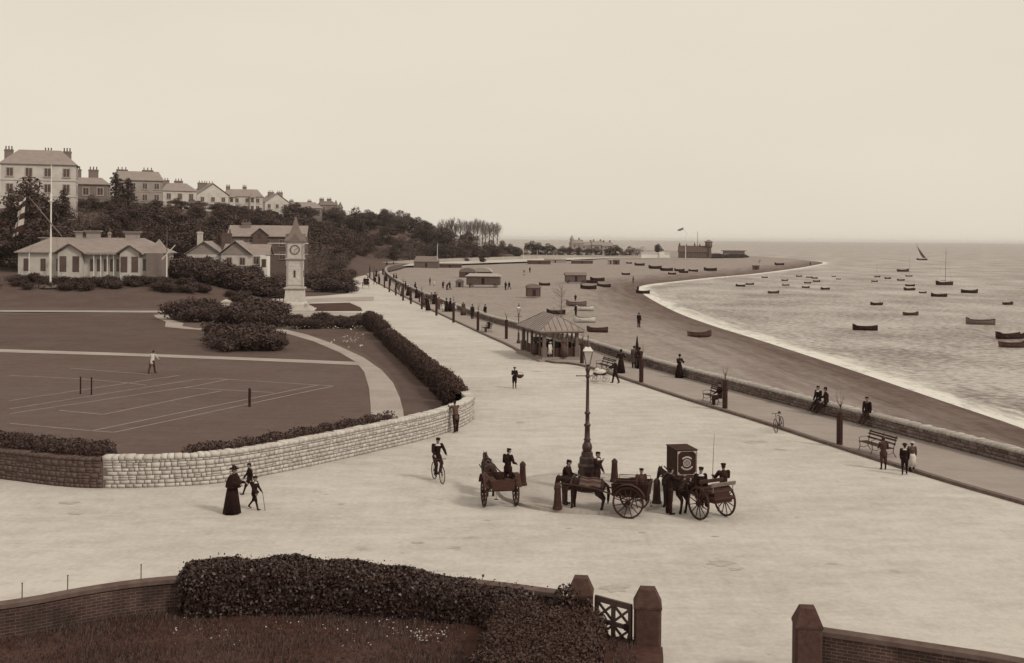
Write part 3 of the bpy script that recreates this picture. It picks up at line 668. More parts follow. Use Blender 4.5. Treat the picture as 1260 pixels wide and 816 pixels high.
        if hat == 'cap': b.box((0, -.09, -.004), (.12, .07, .012))
        if hat == 'wide': b.sph((.05, .03, .07), (.05, .05, .05)); b.cap((0, .05, .08), .03, (.02, .1, .13), .012)
        for i in range(len(b.v)): b.v[i] = tuple(M_ @ (Vector(b.v[i]) + Vector((0, .005, .058))) * hk + hc)
        b.build('hat' if hat != 'cap' else 'cap', hm, root, smooth=True)
    root.location = loc; root.rotation_euler = (0, 0, rz); root['_'] = 1; del root['_']
    root_J[root.name] = J
    return root
root_J = {}
def hand_at(p, n):
    J = root_J[p.name]; M = Matrix.Translation(p.location) @ Matrix.Rotation(p.rotation_euler.z, 4, 'Z')
    return M @ (J['wri' + n] + J['hd' + n] * .07)
# ------------------------------------------------------------------ horses (facing local -Y)
M_horse = mat('dark_bay_coat', .005, .011, 4, rough=.6); M_horse2 = mat('brown_coat', .008, .017, 4, rough=.6); M_mane = mat('mane', .005, .008)
def horse(label, loc, rz, m=M_horse, head=-15, blanket=False, s=1.0, legs=((0, 0), (4, 0), (-4, 0), (3, 0)), tail=True):
    b = MB(); k = s
    W = 1.22
    b.cap((0, -.42, 1.02), .215, (0, -.1, .98), .245); b.cap((0, -.1, .98), .245, (0, .35, 1.0), .235); b.cap((0, .35, 1.02), .235, (0, .52, 1.04), .225)
    for q in (-1, 1): b.cap((q * .09, .5, 1.04), .16, (q * .1, .55, .86), .13); b.cap((q * .1, -.5, .98), .14, (q * .11, -.48, .82), .10)
    b.cap((0, -.5, 1.05), .19, (0, -.56, .92), .15)
    na = R(50 + head); nb = V3(0, -.52, 1.16); nt_ = nb + V3(0, -math.cos(na), math.sin(na)) * .56
    b.cap(nb - V3(0, -.06, .06), .19, nb + (nt_ - nb) * .5, .13); b.cap(nb + (nt_ - nb) * .5, .125, nt_, .092)
    hd = R(-48 + head * .5); hv = V3(0, -math.cos(hd), math.sin(hd)); ps = V3(0, 0, .02)
    b.cap(nt_ + ps, .098, nt_ + hv * .18, .085); b.cap(nt_ + hv * .18, .083, nt_ + hv * .36, .056); b.cap(nt_ + hv * .36, .056, nt_ + hv * .43, .05)
    b.cap(nt_ + hv * .1 + V3(0, .03, -.05), .07, nt_ + hv * .2 + V3(0, .02, -.03), .05)
    for q in (-1, 1): b.cap(nt_ + V3(q * .055, .02, .08), .024, nt_ + V3(q * .07, .0, .19), .008, 6)
    for i, (x, y, fr) in enumerate(((-.12, -.47, 1), (.12, -.47, 1), (-.12, .56, 0), (.12, .56, 0))):
        a, kn = legs[i]; a = R(a)
        if fr:
            e = V3(x, y, .80); kne = e + V3(0, -math.sin(a), -math.cos(a)) * .36; ft = kne + V3(0, -math.sin(a - R(kn)), -math.cos(a)) * .30; hoof = V3(ft.x, ft.y - .05, .045)
            b.cap(e + V3(0, 0, .1), .115, kne, .062); b.cap(kne + V3(0, -.008, 0), .06, ft, .04); b.cap(ft, .047, hoof, .055); b.cap(hoof, .048, hoof - V3(0, .01, .02), .052)
        else:
            st = V3(x, y - .09, .74); hk_ = V3(x, y + .12 + math.sin(a) * .2, .52); ft = V3(x, y + .05 + math.sin(a) * .3, .17); hoof = V3(x, ft.y - .05, .045)
            b.cap((x, y, .95), .17, st, .125); b.cap(st, .12, hk_, .062); b.cap(hk_, .06, ft, .042); b.cap(ft, .048, hoof, .055); b.cap(hoof, .048, hoof - V3(0, .01, .02), .052)
    o = fuse(b, 'horse', m, None, .014); tag(o, label, 'horse')
    b = MB(); 
    for t in np.linspace(0, 1, 9):
        p = nb.lerp(nt_, t) + V3(.02, math.sin(na) * .13 * (1.25 - .6 * t), math.cos(na) * .13 * (1.25 - .6 * t)); b.cap(p, .03, p + V3(.06, .02, -.13), .014, 6)
    b.cap(nt_ + V3(0, -.03, .1), .025, nt_ + hv * .13 + V3(0, -.03, .07), .015, 6); b.build('mane', M_mane, o, smooth=True)
    if tail: b = MB(); b.tube([(0, .72, 1.12), (0, .82, 1.02), (0, .86, .8), (0, .84, .5), (0, .83, .34)], [.035, .05, .06, .05, .012], 8); b.build('tail', M_mane, o, smooth=True)
    # harness: collar, girth, breeching, bridle, reins
    b = MB()
    def hoop(c, rx, rz_, tilt=0, r=.018, n=20):
        pts = [V3(c[0] + rx * math.cos(t), c[1] + math.sin(t) * rz_ * math.sin(tilt), c[2] + rz_ * math.sin(t) * math.cos(tilt)) for t in np.linspace(0, 2 * PI, n + 1)]; b.tube(pts, r, 6)
    hoop((0, -.56, 1.05), .2, .3, .35, .035); hoop((0, -.12, .98), .255, .26, 0, .022); hoop((0, .2, 1.0), .25, .25, 0, .012)
    for q in (-1, 1):
        b.tube([(q * .21, -.55, 1.0), (q * .265, -.1, .98), (q * .26, .4, .95), (q * .2, .78, .92)], .016, 6); b.tube([nt_ + V3(q * .09, 0, .04), nt_ + hv * .34 + V3(q * .062, 0, 0)], .01, 5)
        b.tube([nt_ + hv * .34 + V3(q * .07, 0, 0), (q * .2, -.5, 1.28), (q * .14, 0, 1.26), (q * .12, .7, 1.3)], .008, 5)
    b.tube([(-.2, .78, .92), (0, .8, .92), (.2, .78, .92)], .018, 6)
    b.sph((0, -.12, 1.27), (.07, .09, .05)); b.build('harness', M_iron, o, smooth=True)
    if blanket:
        b = MB(); vs = []; n = 18; m_ = 12
        for j in range(m_ + 1):
            y = -.22 + .82 * j / m_
            for i in range(n + 1):
                t = PI * (-.04 + 1.08 * i / n); rx = .272 + .012 * math.sin(i * 2.1 + j); vs.append((rx * math.cos(t), y, 1.0 + .275 * math.sin(t) + .02 * math.sin(j)))
        b.add(vs, [(j * (n + 1) + i, j * (n + 1) + i + 1, (j + 1) * (n + 1) + i + 1, (j + 1) * (n + 1) + i) for j in range(m_) for i in range(n)])
        bo = b.build('blanket', [mat('rug_brown', .028, .045, 8), mat('rug_stripe', .07, .10, 8)], o, smooth=True); md = bo.modifiers.new('t', 'SOLIDIFY'); md.thickness = .012
        for p in bo.data.polygons:
            i = (p.index % n)
            p.material_index = 1 if i in (1, 2, 5, 12, 15, 16) else 0
    o.location = loc; o.rotation_euler = (0, 0, rz); o.scale = (s, s, s); return o
# ------------------------------------------------------------------ carts
def wheel(r, parent, loc, ns=12, w_=.05, rim=None, ry=0):
    """wheel in the local YZ plane"""
    root = MB(); n = 32
    hub = MB(); hub.tube([(-.10, 0, 0), (-.08, 0, 0), (.08, 0, 0), (.10, 0, 0)], [.04, .075, .075, .04], 12); h_ = hub.build('wheel', M_dark, parent, loc, smooth=True)
    t = MB(); 
    for k in range(n):
        a0, a1 = 2 * PI * k / n, 2 * PI * (k + 1) / n
        q = [(x, rr * math.cos(a), rr * math.sin(a)) for a in (a0, a1) for x, rr in ((-w_ / 2, r), (w_ / 2, r), (w_ / 2, r - .065), (-w_ / 2, r - .065))]
        t.add(q, [(0, 1, 5, 4), (1, 2, 6, 5), (2, 3, 7, 6), (3, 0, 4, 7)])
    t.build('rim', rim or mat('wheel_paint', .016, .03, 6), h_)
    s = MB()
    for k in range(ns): a = 2 * PI * (k + .5) / ns; s.tube([(0, .06 * math.cos(a), .06 * math.sin(a)), (0, (r - .05) * math.cos(a), (r - .05) * math.sin(a))], [.024, .016], 6)
    s.build('spokes', M_brown, h_); return h_
def trap(label, loc, rz, kind):
    """two-wheeled pony trap heading local -Y, axle at the origin"""
    root = empty('pony_trap', loc, rz, label, 'cart'); r = .58 if kind != 'open' else .6
    for s in (-1, 1): wheel(r, root, (s * .62, 0, r))
    a = MB(); a.tube([(-.62, 0, r), (.62, 0, r)], .025, 8)
    for s in (-1, 1): a.tube([(s * .38, -.5, .72), (s * .4, -.25, .66), (s * .4, 0, r + .05), (s * .4, .3, .66), (s * .38, .55, .73)], .018, 6)
    a.build('axle', M_iron, root)
    sh = MB()
    for s in (-1, 1): sh.tube([(s * .42, .3, .78), (s * .42, -.6, .80), (s * .38, -1.3, .95), (s * .3, -2.0, 1.0), (s * .3, -2.75, 1.06)], [.03, .03, .028, .026, .02], 8)
    sh.build('shafts', M_brown, root, smooth=True)
    if kind == 'open':
        b = MB(); b.box((0, .1, .86), (.95, 1.3, .07)); b.box((0, .1, .76), (.8, 1.1, .16)); b.build('body', M_brown, root)
        for y in (-.25, .42):
            q = MB(); q.box((0, y, 1.08), (1.02, .36, .06)); q.box((0, y, .97), (.7, .3, .16)); sx = q.build('seat', M_brown, root)
            q = MB(); q.box((0, y + .22, 1.36), (1.12, .05, .13), rx=-.25)
            for s in (-1, 1): q.tube([(s * .45, y + .18, 1.1), (s * .47, y + .22, 1.34)], .016, 6)
            q.build('backrest', M_midw if y > 0 else M_brown, root)
        q = MB(); q.box((0, -.75, .98), (.9, .04, .34), rx=.4); q.build('dashboard', M_dark, root)
    else:
        b = MB(); zt = 1.28 if kind == 'tub' else 1.14
        for s in (-1, 1):
            b.add([(s * .40, -.62, .74), (s * .40, .62, .74), (s * .52, .72, zt), (s * .52, -.66, zt - .06), (s * .375, -.62, .74), (s * .375, .62, .74), (s * .49, .72, zt), (s * .49, -.66, zt - .06)], [(0, 1, 2, 3), (7, 6, 5, 4), (3, 2, 6, 7), (0, 4, 5, 1), (1, 5, 6, 2), (0, 3, 7, 4)])
        b.box((0, 0, .75), (.78, 1.24, .04)); b.box((0, .66, (zt + .74) / 2), (.86, .035, zt - .74), rx=-.12); b.box((0, -.64, .96), (.86, .035, .42), rx=.06)
        b.build('body', M_dark if kind == 'tub' else M_brown, root)
        for s in (-1, 1): q = MB(); q.box((s * .31, .05, 1.02), (.24, 1.0, .06)); q.box((s * .31, .05, .88), (.2, .94, .22)); q.build('seat', M_brown, root)
        for s in (-1, 1): q = MB(); q.tube([(s * .52, -.55, zt - .04), (s * .53, -.55, zt + .08), (s * .54, .62, zt + .1), (s * .54, .62, zt - .02)], .014, 6); q.build('rail', M_iron, root)
        for s in (-1, 1):
            q = MB(); n = 14; rr = r + .08
            for k in range(n):
                a0, a1 = PI * (.12 + .76 * k / n), PI * (.12 + .76 * (k + 1) / n)
                q.add([(s * (.62 + dx), rr * math.cos(t), r + (rr + dz) * math.sin(t)) for t in (a0, a1) for dx, dz in ((-.1, 0), (.1, 0), (.1, .018), (-.1, .018))], [(0, 1, 5, 4), (1, 2, 6, 5), (2, 3, 7, 6), (3, 0, 4, 7)])
            q.build('mudguard', M_brown, root)
    q = MB(); q.box((.3, .8, .45), (.14, .1, .02)); q.tube([(.3, .72, .76), (.3, .8, .46)], .012, 6); q.build('step', M_iron, root)
    return root
# ------------------------------------------------------------------ the lamp island
C0 = Vector(G(722, 607)[:2]); isl = [(C0.x + 3.35 * math.cos(t), C0.y + 3.35 * math.sin(t)) for t in np.linspace(0, 2 * PI, 65)[:-1]]
flat('lamp_island', isl, .11, ground_mat('island_gravel', .27, .36, None, .3, 6))
mb = MB(); n = 96
for k in range(n):
    a0, a1 = 2 * PI * k / n, 2 * PI * (k + .97) / n
    q = [(C0.x + r * math.cos(a), C0.y + r * math.sin(a), z) for a in (a0, a1) for r, z in ((3.55, -.02), (3.53, .12), (3.3, .125), (3.28, 0))]
    mb.add(q, [(0, 4, 5, 1), (1, 5, 6, 2), (2, 6, 7, 3), (0, 1, 2, 3), (7, 6, 5, 4)])
mb.build('island_kerb', mat('pale_kerb', .26, .36, 3))['kind'] = 'structure'
M_glass = mat('lamp_glass', .30, .38, 3, rough=.12, spec=.6)
def street_lamp(loc, label, big=True, s=1.0, group=None):
    root = empty('street_lamp', loc, 0, label, 'street lamp', group); k = s
    if big:
        b = MB(); b.lathe([(.44, 0), (.44, .1), (.37, .13), (.355, .9), (.39, .95), (.40, 1.02), (.37, 1.06), (.33, 1.1), (.32, 1.3), (.30, 1.34), (.25, 1.38), (.24, 1.54), (.14, 1.6)], 8, off=PI / 8); b.build('pedestal', M_iron, root)
        for q in range(4): p = MB(); a = PI / 2 * q; p.box((.345 * math.cos(a), .345 * math.sin(a), .5), (.03, .2, .6), rz=a); p.build('panel', M_dark, root)
        z0 = 1.55; prof = [(.14, 1.5), (.18, 1.6), (.205, 1.72), (.19, 1.84), (.14, 1.92), (.12, 2.0), (.15, 2.05), (.115, 2.1), (.10, 2.55), (.135, 2.6), (.135, 2.66), (.085, 2.7), (.08, 3.05), (.12, 3.09), (.12, 3.14), (.075, 3.18), (.055, 4.5), (.085, 4.55), (.085, 4.62), (.06, 4.68), (.08, 4.8), (.11, 4.86), (.06, 4.95), (.05, 5.05)]
        zl, barz, bw_ = 5.05, 4.6, .36
    else:
        prof = [(.16, 0), (.16, .3), (.12, .36), (.09, .45), (.08, .9), (.1, .95), (.05, 1.0), (.04, 2.45), (.07, 2.5), (.04, 2.6)]; zl, barz, bw_ = 2.6, 2.35, .22
    b = MB(); b.lathe(prof, 16); b.build('post', M_iron, root, smooth=True)
    b = MB(); b.tube([(-bw_ - (.08 if big else 0), 0, barz), (bw_, 0, barz)], .018, 8); b.sph((-bw_ - .08, 0, barz), .03); b.sph((bw_, 0, barz), .03); b.build('ladder_bar', M_iron, root)
    q = 1 if big else .78; z = zl
    ln = MB(); 
    r0, r1, hh = .11 * q, .25 * q, .55 * q
    for i in range(4):
        a = PI / 2 * i + PI / 4; ln.tube([(r0 * math.cos(a), r0 * math.sin(a), z), (r1 * math.cos(a), r1 * math.sin(a), z + hh)], .013, 6)
    for rr, zz in ((r0, z), (r1, z + hh)):
        for i in range(4):
            a, a2 = PI / 2 * i + PI / 4, PI / 2 * (i + 1) + PI / 4; ln.tube([(rr * math.cos(a), rr * math.sin(a), zz), (rr * math.cos(a2), rr * math.sin(a2), zz)], .017, 6)
    lo = ln.build('lantern', M_iron, root)
    g = MB(); g.lathe([(r0 * .95, z + .01), (r1 * .97, z + hh - .01)], 4, off=PI / 4); g.build('glass', M_glass, lo)
    g = MB(); g.lathe([(r1 * 1.12, z + hh), (r1 * 1.1, z + hh + .02), (r1 * .55, z + hh + .17 * q), (r1 * .5, z + hh + .19 * q)], 4, off=PI / 4); g.build('lantern_roof', mat('enamel', .5, .62, 3), lo)
    g = MB(); g.lathe([(.11 * q, z + hh + .17 * q), (.12 * q, z + hh + .22 * q), (.09 * q, z + hh + .26 * q), (.09 * q, z + hh + .34 * q), (.05 * q, z + hh + .4 * q), (.018, z + hh + .44 * q), (.018, z + hh + .56 * q), (.03, z + hh + .58 * q), (.005, z + hh + .66 * q)], 12); g.build('vent', M_iron, lo, smooth=True)
    root.scale = (s, s, s); return root
street_lamp((C0.x, C0.y, .11), 'tall ornate iron street lamp on a stepped pedestal in the middle of the road')
street_lamp(G(638, 424), 'smaller iron street lamp on the promenade kerb left of the shelter', big=False, s=1.15)
def bollard():
    root = empty('bollard', (0, 0, 0)); b = MB(); b.lathe([(.20, 0), (.195, .09), (.165, .12), (.15, .35), (.145, .38), (.12, .83), (.13, .85), (.125, .88), (.04, .97), (.015, .98)], 8, off=PI / 8); b.build('shaft', M_tb, root)
    b = MB(); b.lathe([(.135, .80), (.145, .82), (.135, .84)], 8, off=PI / 8); b.build('band', M_iron, root); return root
M_tb = mat('tarred_iron', .012, .024, 5, rough=.55)
bp_ = bollard(); first = True
for (x, y), lb in (((643, 597), 'dark bollard behind the left-hand trap'), ((686, 626.5), 'dark bollard the man in the cap leans on, in front of the lamp'), ((756, 593), 'dark bollard directly right of the big lamp pedestal'), ((808, 619.5), 'dark bollard between the two right-hand traps')):
    o = bp_ if first else copy_tree(bp_); first = False; p = G(x, y, .11); o.location = p; tag(o, lb, 'bollard', 'bollards round the lamp island')
bake()
# carts, horses and the people round them
trap('pony trap with plain box body seen from behind, driver standing up in it', (-.38, 43.35, 0), R(180 + 12), 'box')
H1 = horse('pony harnessed to the left-hand trap, its head turned up above the trap side', (-.86, 45.5, 0), R(180 + 9), M_horse2, head=-32)
trap('black tub trap with rounded mudguards in front of the lamp', (4.5, 42.15, 0), R(-90 - 17), 'tub')
H2 = horse('dark pony in a striped rug standing side-on before the lamp', (2.86, 42.62, 0), R(-90 - 17), M_horse, head=-50, blanket=True, s=1.0)
trap('open brown trap with slatted seats, rightmost of the three', (7.42, 41.8, 0), R(180 + 30), 'open')
H3 = horse('dark pony seen from behind at the rightmost trap', (6.22, 42.9, 0), R(180 + 24), M_horse, head=-30)
person('driver in dark jacket and cap standing in the left-hand trap', (-.08, 43.5, .62), R(-35 + 180), h=1.55, arms=((12, 14, 60), (10, 14, 55)), hat='cap', head=(-25, 12), legs=((6, 12), (-2, 4)))
person('man in dark jacket and cap leaning on the bollard by the pony', (G(692, 626).x + .1, G(692, 626).y + .25, .11), R(65), h=1.72, lean=10, arms=((38, 10, 22), (14, 16, 70)), hat='cap', tm=M_mid, head=(10, 8))
person('man in dark cap behind the rugged pony, hand raised to his face', (G(735, 612).x, G(735, 612).y + .2, .11), R(60), h=1.66, arms=((40, 10, 110), (10, 8, 20)), hat='cap', collar=M_lt, cm=M_drk)
person('boy in cap slumped inside the black tub trap', (4.85, 42.2, .70), R(15), h=1.5, cm=M_tan, seat=.26, legs=((80, 80), (80, 80)), hat='cap', lean=5)
person('man in dark suit and cap holding the bridle of the right-hand pony', (G(823, 633).x, G(823, 633).y, 0), R(115), h=1.74, arms=((60, 8, 60), (50, 10, 70)), hat='cap', lean=5)
person('man in dark jacket with white shirt sitting in the right-hand trap', (7.05, 42.1, .68), R(10), h=1.7, seat=.26, legs=((75, 60), (70, 75)), hat='cap', collar=M_lt, head=(-10, 10))
dr = person('driver seen from behind on the high seat of the rightmost trap', (7.95, 42.35, .72), R(180 + 15), h=1.75, seat=.28, legs=((80, 80), (80, 80)), arms=((35, 18, 60), (35, 18, 60)), hat='cap', cm=M_drk)
hp = hand_at(dr, 'L'); b = MB(); b.tube([(0, 0, -.2), (.02, 0, .6), (.06, .03, 1.55)], [.012, .01, .005], 6); w_ = b.build('whip', M_dark, None, hp); tag(w_, 'long thin whip held upright by the rightmost driver', 'whip')
# painted box cart
BX = empty('box_cart', (6.92, 45.9, 0), R(11), 'dark box on a handcart painted with a pale round emblem', 'handcart'); BX.scale = (.92, .92, .88)
b = MB(); b.box((0, 0, 1.5), (.92, 1.35, 1.14)); b.box((0, 0, 2.085), (.98, 1.42, .035)); b.build('box', mat('box_paint', .009, .018, 4), BX)
fr = MB(); yy = -.683
M_em = mat('cream_lettering', .30, .42, 10)
def arc(mb, cx, cz, r0, r1, a0, a1, y, n=14):
    for i in range(n):
        t0, t1 = R(a0 + (a1 - a0) * i / n), R(a0 + (a1 - a0) * (i + 1) / n)
        mb.add([(cx + r * math.cos(t), y + dy, cz + r * math.sin(t)) for dy in (0, -.008) for t in (t0, t1) for r in (r0, r1)], [(0, 1, 3, 2), (4, 6, 7, 5), (0, 4, 5, 1), (2, 3, 7, 6), (0, 2, 6, 4), (1, 5, 7, 3)])
em = MB(); arc(em, 0, 1.5, .135, .175, 0, 360, yy, 28); arc(em, 0, 1.5, .03, .05, 0, 360, yy, 12)
for i in range(8): a = PI / 4 * i; em.box((.09 * math.cos(a), yy - .004, 1.5 + .09 * math.sin(a)), (.06, .008, .03), ry=-a)
em.build('emblem', M_em, BX)
for a0, a1, r in ((42, 138, .27), (212, 328, .29)):
    em = MB(); n = 11
    for i in range(n): t = R(a0 + (a1 - a0) * (i + .5) / n); em.box((r * math.cos(t), yy - .004, 1.5 + r * math.sin(t)), (.042, .008, .055), ry=-(t - PI / 2))
    arc(em, 0, 1.5, r - .035, r - .028, a0, a1, yy); arc(em, 0, 1.5, r + .03, r + .036, a0, a1, yy)
    em.build('lettering', M_em, BX)
em = MB()
for s in (-1, 1): em.box((s * .42, yy - .003, 1.5), (.008, .006, 1.07))
for z in (.97, 2.03): em.box((0, yy - .003, z), (.85, .006, .008))
for i in range(15):
    q = -.52 + 1.04 * i / 14
    for s in (-1, 1): em.box((s * .42, yy - .004, 1.5 + q), (.03, .008, .035))
    if i < 13: em.box((-.36 + .72 * i / 12, yy - .004, .97), (.03, .008, .03)); em.box((-.36 + .72 * i / 12, yy - .004, 2.03), (.03, .008, .025))
em.build('border', M_em, BX)
for sx in (-1, 1):
    for sz in (-1, 1): em = MB(); em.add([(sx * .41, yy - d, 1.5 + sz * .52) for d in (.012,)] + [(sx * .41, yy - .012, 1.5 + sz * .39), (sx * .28, yy - .012, 1.5 + sz * .52), (sx * .41, yy, 1.5 + sz * .52), (sx * .41, yy, 1.5 + sz * .39), (sx * .28, yy, 1.5 + sz * .52)], [(0, 1, 2), (3, 5, 4), (0, 3, 4, 1), (0, 2, 5, 3), (1, 4, 5, 2)]); em.build('corner_ornament', M_em, BX)
for s in (-1, 1): wheel(.42, BX, (s * .54, .1, .42), 10, .04)
b = MB(); b.box((0, 0, .86), (.8, 1.5, .09)); b.tube([(-.54, .1, .42), (.54, .1, .42)], .025, 8)
for s in (-1, 1): b.box((s * .33, .1, .63), (.07, .4, .4)); b.tube([(s * .36, .7, .86), (s * .34, 1.35, .95)], .03, 8); b.box((s * .33, -.62, .42), (.07, .07, .84))
b.build('frame', M_brown, BX)
bake()
# ------------------------------------------------------------------ single figures on the road
person('woman in long black dress, cape and feathered hat walking along the road', G(286, 632), R(75), h=1.72, coat='cape', skirt='long', hat='wide', lean=3, arms=((25, 12, 60), (25, 12, 60)), cm=M_blk)
person('boy in dark suit and cap striding beside the wall', G(307, 609), R(-65), h=1.30, hat='cap', legs=((26, 8), (-20, 25)), arms=((20, 8, 20), (-15, 8, 25)), cm=M_blk, tm=M_blk)
bs = person('boy with white collar and a stick walking with the woman in black', G(313, 627), R(70), h=1.28, hat='cap', legs=((22, 6), (-18, 22)), arms=((16, 10, 12), (22, 8, 20)), collar=M_lt, cm=M_blk, tm=M_blk)
hp = hand_at(bs, 'L'); b = MB(); b.tube([(0, 0, .04), (.16, -.25, -hp.z)], .011, 6); tag(b.build('walking_stick', M_brown, None, hp), 'thin walking stick held by the boy with the white collar', 'stick')
person('man in grey coat leaning both elbows on the pale stone wall', (G(563, 533).x - .1, G(563, 533).y + .15, 0), R(180 + 25), h=1.68, lean=17, arms=((62, 8, 55), (62, 8, 55)), hat='cap', cm=M_mid, tm=M_drk, legs=((4, 0), (-8, 4)))
bb = person('boy standing in the open road with a basket on his hip', G(633, 478), R(10), h=1.45, hat='cap', arms=((25, 10, 70), (10, 10, 60)), cm=M_blk, tm=M_blk)
hp = hand_at(bb, 'L'); b = MB(); b.lathe([(.12, -.12), (.26, .02), (.28, .1), (.25, .1), (.1, -.09)], 16); b.tube([(-.26, 0, .08), (-.15, 0, .28), (.15, 0, .28), (.26, 0, .08)], .015, 6); tag(b.build('basket', M_brown, None, (hp.x + .16, hp.y, hp.z), smooth=True), 'round dark basket carried by the boy in the road', 'basket')
# bicycles
def bicycle(loc, rz, label, tilt=0):
    root = empty('bicycle', loc, rz, label, 'bicycle'); root.rotation_euler = (0, tilt, rz); r = .35
    for y, nm in ((-.53, 'wheel'), (.53, 'wheel')):
        t = MB(); n = 36; t.tube([(0, y + r * math.cos(a), r + r * math.sin(a)) for a in np.linspace(0, 2 * PI, n + 1)], .019, 8, cap=False); wo_ = t.build('wheel', M_black, root, smooth=True)
        s = MB(); 
        for k in range(16): a = 2 * PI * k / 16; s.tube([(.03 if k % 2 else -.03, y, r), (0, y + (r - .02) * math.cos(a), r + (r - .02) * math.sin(a))], .0035, 4)
        s.tube([(-.04, y, r), (.04, y, r)], .025, 8); s.build('spokes', M_iron, wo_)
    f = MB(); bb_, st, hd_, hb = (0, .08, .30), (0, .24, .82), (0, -.33, .84), (0, -.36, .62)
    for a, c in ((bb_, st), (bb_, hb), (st, hd_), (hd_, hb), (bb_, (0, .53, r)), (st, (0, .53, r)), (hb, (0, -.53, r))): f.tube([a, c], .016, 8)
    f.tube([(0, .24, .8), (0, .27, .94)], .013, 6); f.build('frame', M_iron, root)
    h_ = MB(); h_.tube([(-.26, -.18, .93), (-.22, -.3, .98), (0, -.36, .98), (.22, -.3, .98), (.26, -.18, .93)], .014, 8); h_.tube([(0, -.33, .82), (0, -.355, .98)], .014, 6); h_.build('handlebar', M_iron, root)
    s = MB(); s.cap((0, .36, .96), .075, (0, .16, .965), .03); s.build('saddle', M_shoe, root, smooth=True)
    p = MB(); p.tube([(.06, .08, .30), (.06, -.02, .15), (.13, -.02, .15)], .01, 6); p.tube([(-.06, .08, .30), (-.06, .18, .45), (-.13, .18, .45)], .01, 6); p.tube([(-.07, .08, .3), (.07, .08, .3)], .05, 12); p.build('pedals', M_iron, root)
    return root
cy = G(539, 592); bicycle(cy, R(22), 'bicycle under the rider in the middle of the road')
person('cyclist in dark suit and cap riding toward the camera', (cy.x + math.sin(R(22)) * -.2, cy.y + .2, 0), R(22), h=1.72, seat=.93, legs=((38, 48), (56, 82)), arms=((38, 16, 25), (38, 16, 25)), lean=10, hat='cap', collar=M_lt, head=(0, 5))
b2 = G(959, 530.5); bicycle((b2.x, b2.y, .0), R(-30), 'riderless bicycle propped against the promenade kerb', tilt=R(-7))
# children by the kerb at the right
person('stout boy in brown jacket with his back turned by the kerb', G(1087, 578), R(175), h=1.45, hat='cap', cm=M_tan, tm=M_tan, arms=((25, 12, 70), (25, 12, 70)), hm=M_tan, hunch=.5)
person('boy in dark sailor suit and wide hat beside the girl in white', G(1113, 584.5), R(160), h=1.36, hat='boater', hm=M_drk, collar=M_lt, legs=((10, 3), (-10, 3)), cm=M_blk, tm=M_blk)
person('girl in white pinafore and pale hat next to the boy in dark hat', G(1122, 581), R(170), h=1.34, hat='boater', hm=M_straw, skirt='short', sm=M_lt, cm=M_mid, apron=M_lt)
bake()
# benches
def bench(loc, rz, label):
    root = empty('park_bench', loc, rz, label, 'bench', 'iron benches on the promenade'); L_ = 2.2
    s = MB(); 
    for k in range(4): s.box((0, -.2 + .12 * k, .43), (L_, .095, .03))
    s.build('seat', M_brown, root)
    s = MB()
    for k in range(2): s.box((0, .27 + .05 * k, .62 + .17 * k), (L_, .025, .09), rx=-.2)
    s.box((0, .37, .9), (L_, .035, .08)); s.build('backrest', M_brown, root)
    for x in (-L_ / 2 + .1, 0, L_ / 2 - .1):
        e = MB(); e.tube([(x, -.3, 0), (x, -.22, .2), (x, -.24, .41)], .022, 6); e.tube([(x, .38, 0), (x, .22, .22), (x, .24, .42), (x, .38, .92), (x, .43, .98)], .022, 6)
        e.tube([(x, -.24, .41), (x, .24, .41)], .02, 6); e.tube([(x, -.22, .2), (x, 0, .14), (x, .22, .22)], .015, 6); e.tube([(x, -.24, .41), (x, -.28, .62), (x, -.1, .67), (x, .3, .66)], .016, 6)
        e.build('end_frame', M_iron, root)
    return root
def prm(x, y): return G(x, y, .12)
ang = math.atan2(-.96, .28)
kd = (G(1033, 553) - G(854, 496)).normalized(); ka = math.atan2(kd.y, kd.x)
b1 = prm(872, 496); bench((b1.x + .35, b1.y + .1, .12), ka, 'iron bench with a man sitting at its right end')
b3 = prm(1078, 562); bench((b3.x + .25, b3.y + .75, .12), ka, 'empty scroll-armed iron bench behind the stout boy')
o = prm(740, 458); bench((o.x + .3, o.y + 1.2, .12), ka, 'iron bench behind the white baby carriage')
o = prm(596, 409); bench((o.x + .2, o.y + .6, .12), ka, 'small distant bench with a seated figure near the left promenade trees')
fx, fy = math.sin(ka), -math.cos(ka)       # direction a bench sitter faces
person('man in black sitting on the bench with an arm along its back', (b1.x + .35 + kd.x * .75, b1.y + .1 + kd.y * .75 + .0, .12), ka, h=1.74, seat=.44, legs=((82, 88), (74, 70)), arms=((15, 20, 50), (-20, 60, 10)), hat='bowler', lean=-3)
person('dark seated figure on the distant promenade bench', (o.x + .5, o.y + .6, .12), ka, h=1.7, seat=.44, legs=((82, 88), (80, 80)), hat='bowler', detail=False)
# sitters on the sea wall
def on_wall(x, y, label, turn=0, h=1.72, **kw):
    p = prm(x, y); d = [(Vector((q.x, q.y)) - Vector((p.x, p.y))).length for q in SW]; i = d.index(min(d)); t = (SW[min(i + 1, len(SW) - 1)] - SW[i - 1]).normalized()
    q = Vector((p.x, p.y)); s = (q - SW[i]).dot(t); q = SW[i] + t * s; inw = Vector((-t.y, t.x)); q = q + inw * .02
    return person(label, (q.x - inw.x * .02, q.y - inw.y * .02, .0), math.atan2(inw.x, -inw.y) + turn, h=h, seat=.84, legs=((52, 12), (46, 8)), lean=2, **kw)
on_wall(998, 509, 'man in dark suit and cap perched on the sea wall, left of the pair', R(15), hat='cap', collar=M_lt, arms=((5, 10, 30), (10, 15, 20)))
on_wall(1008, 511.5, 'man in dark suit perched on the sea wall, right of the pair', R(-25), hat='bowler', arms=((20, 10, 60), (5, 10, 20)))
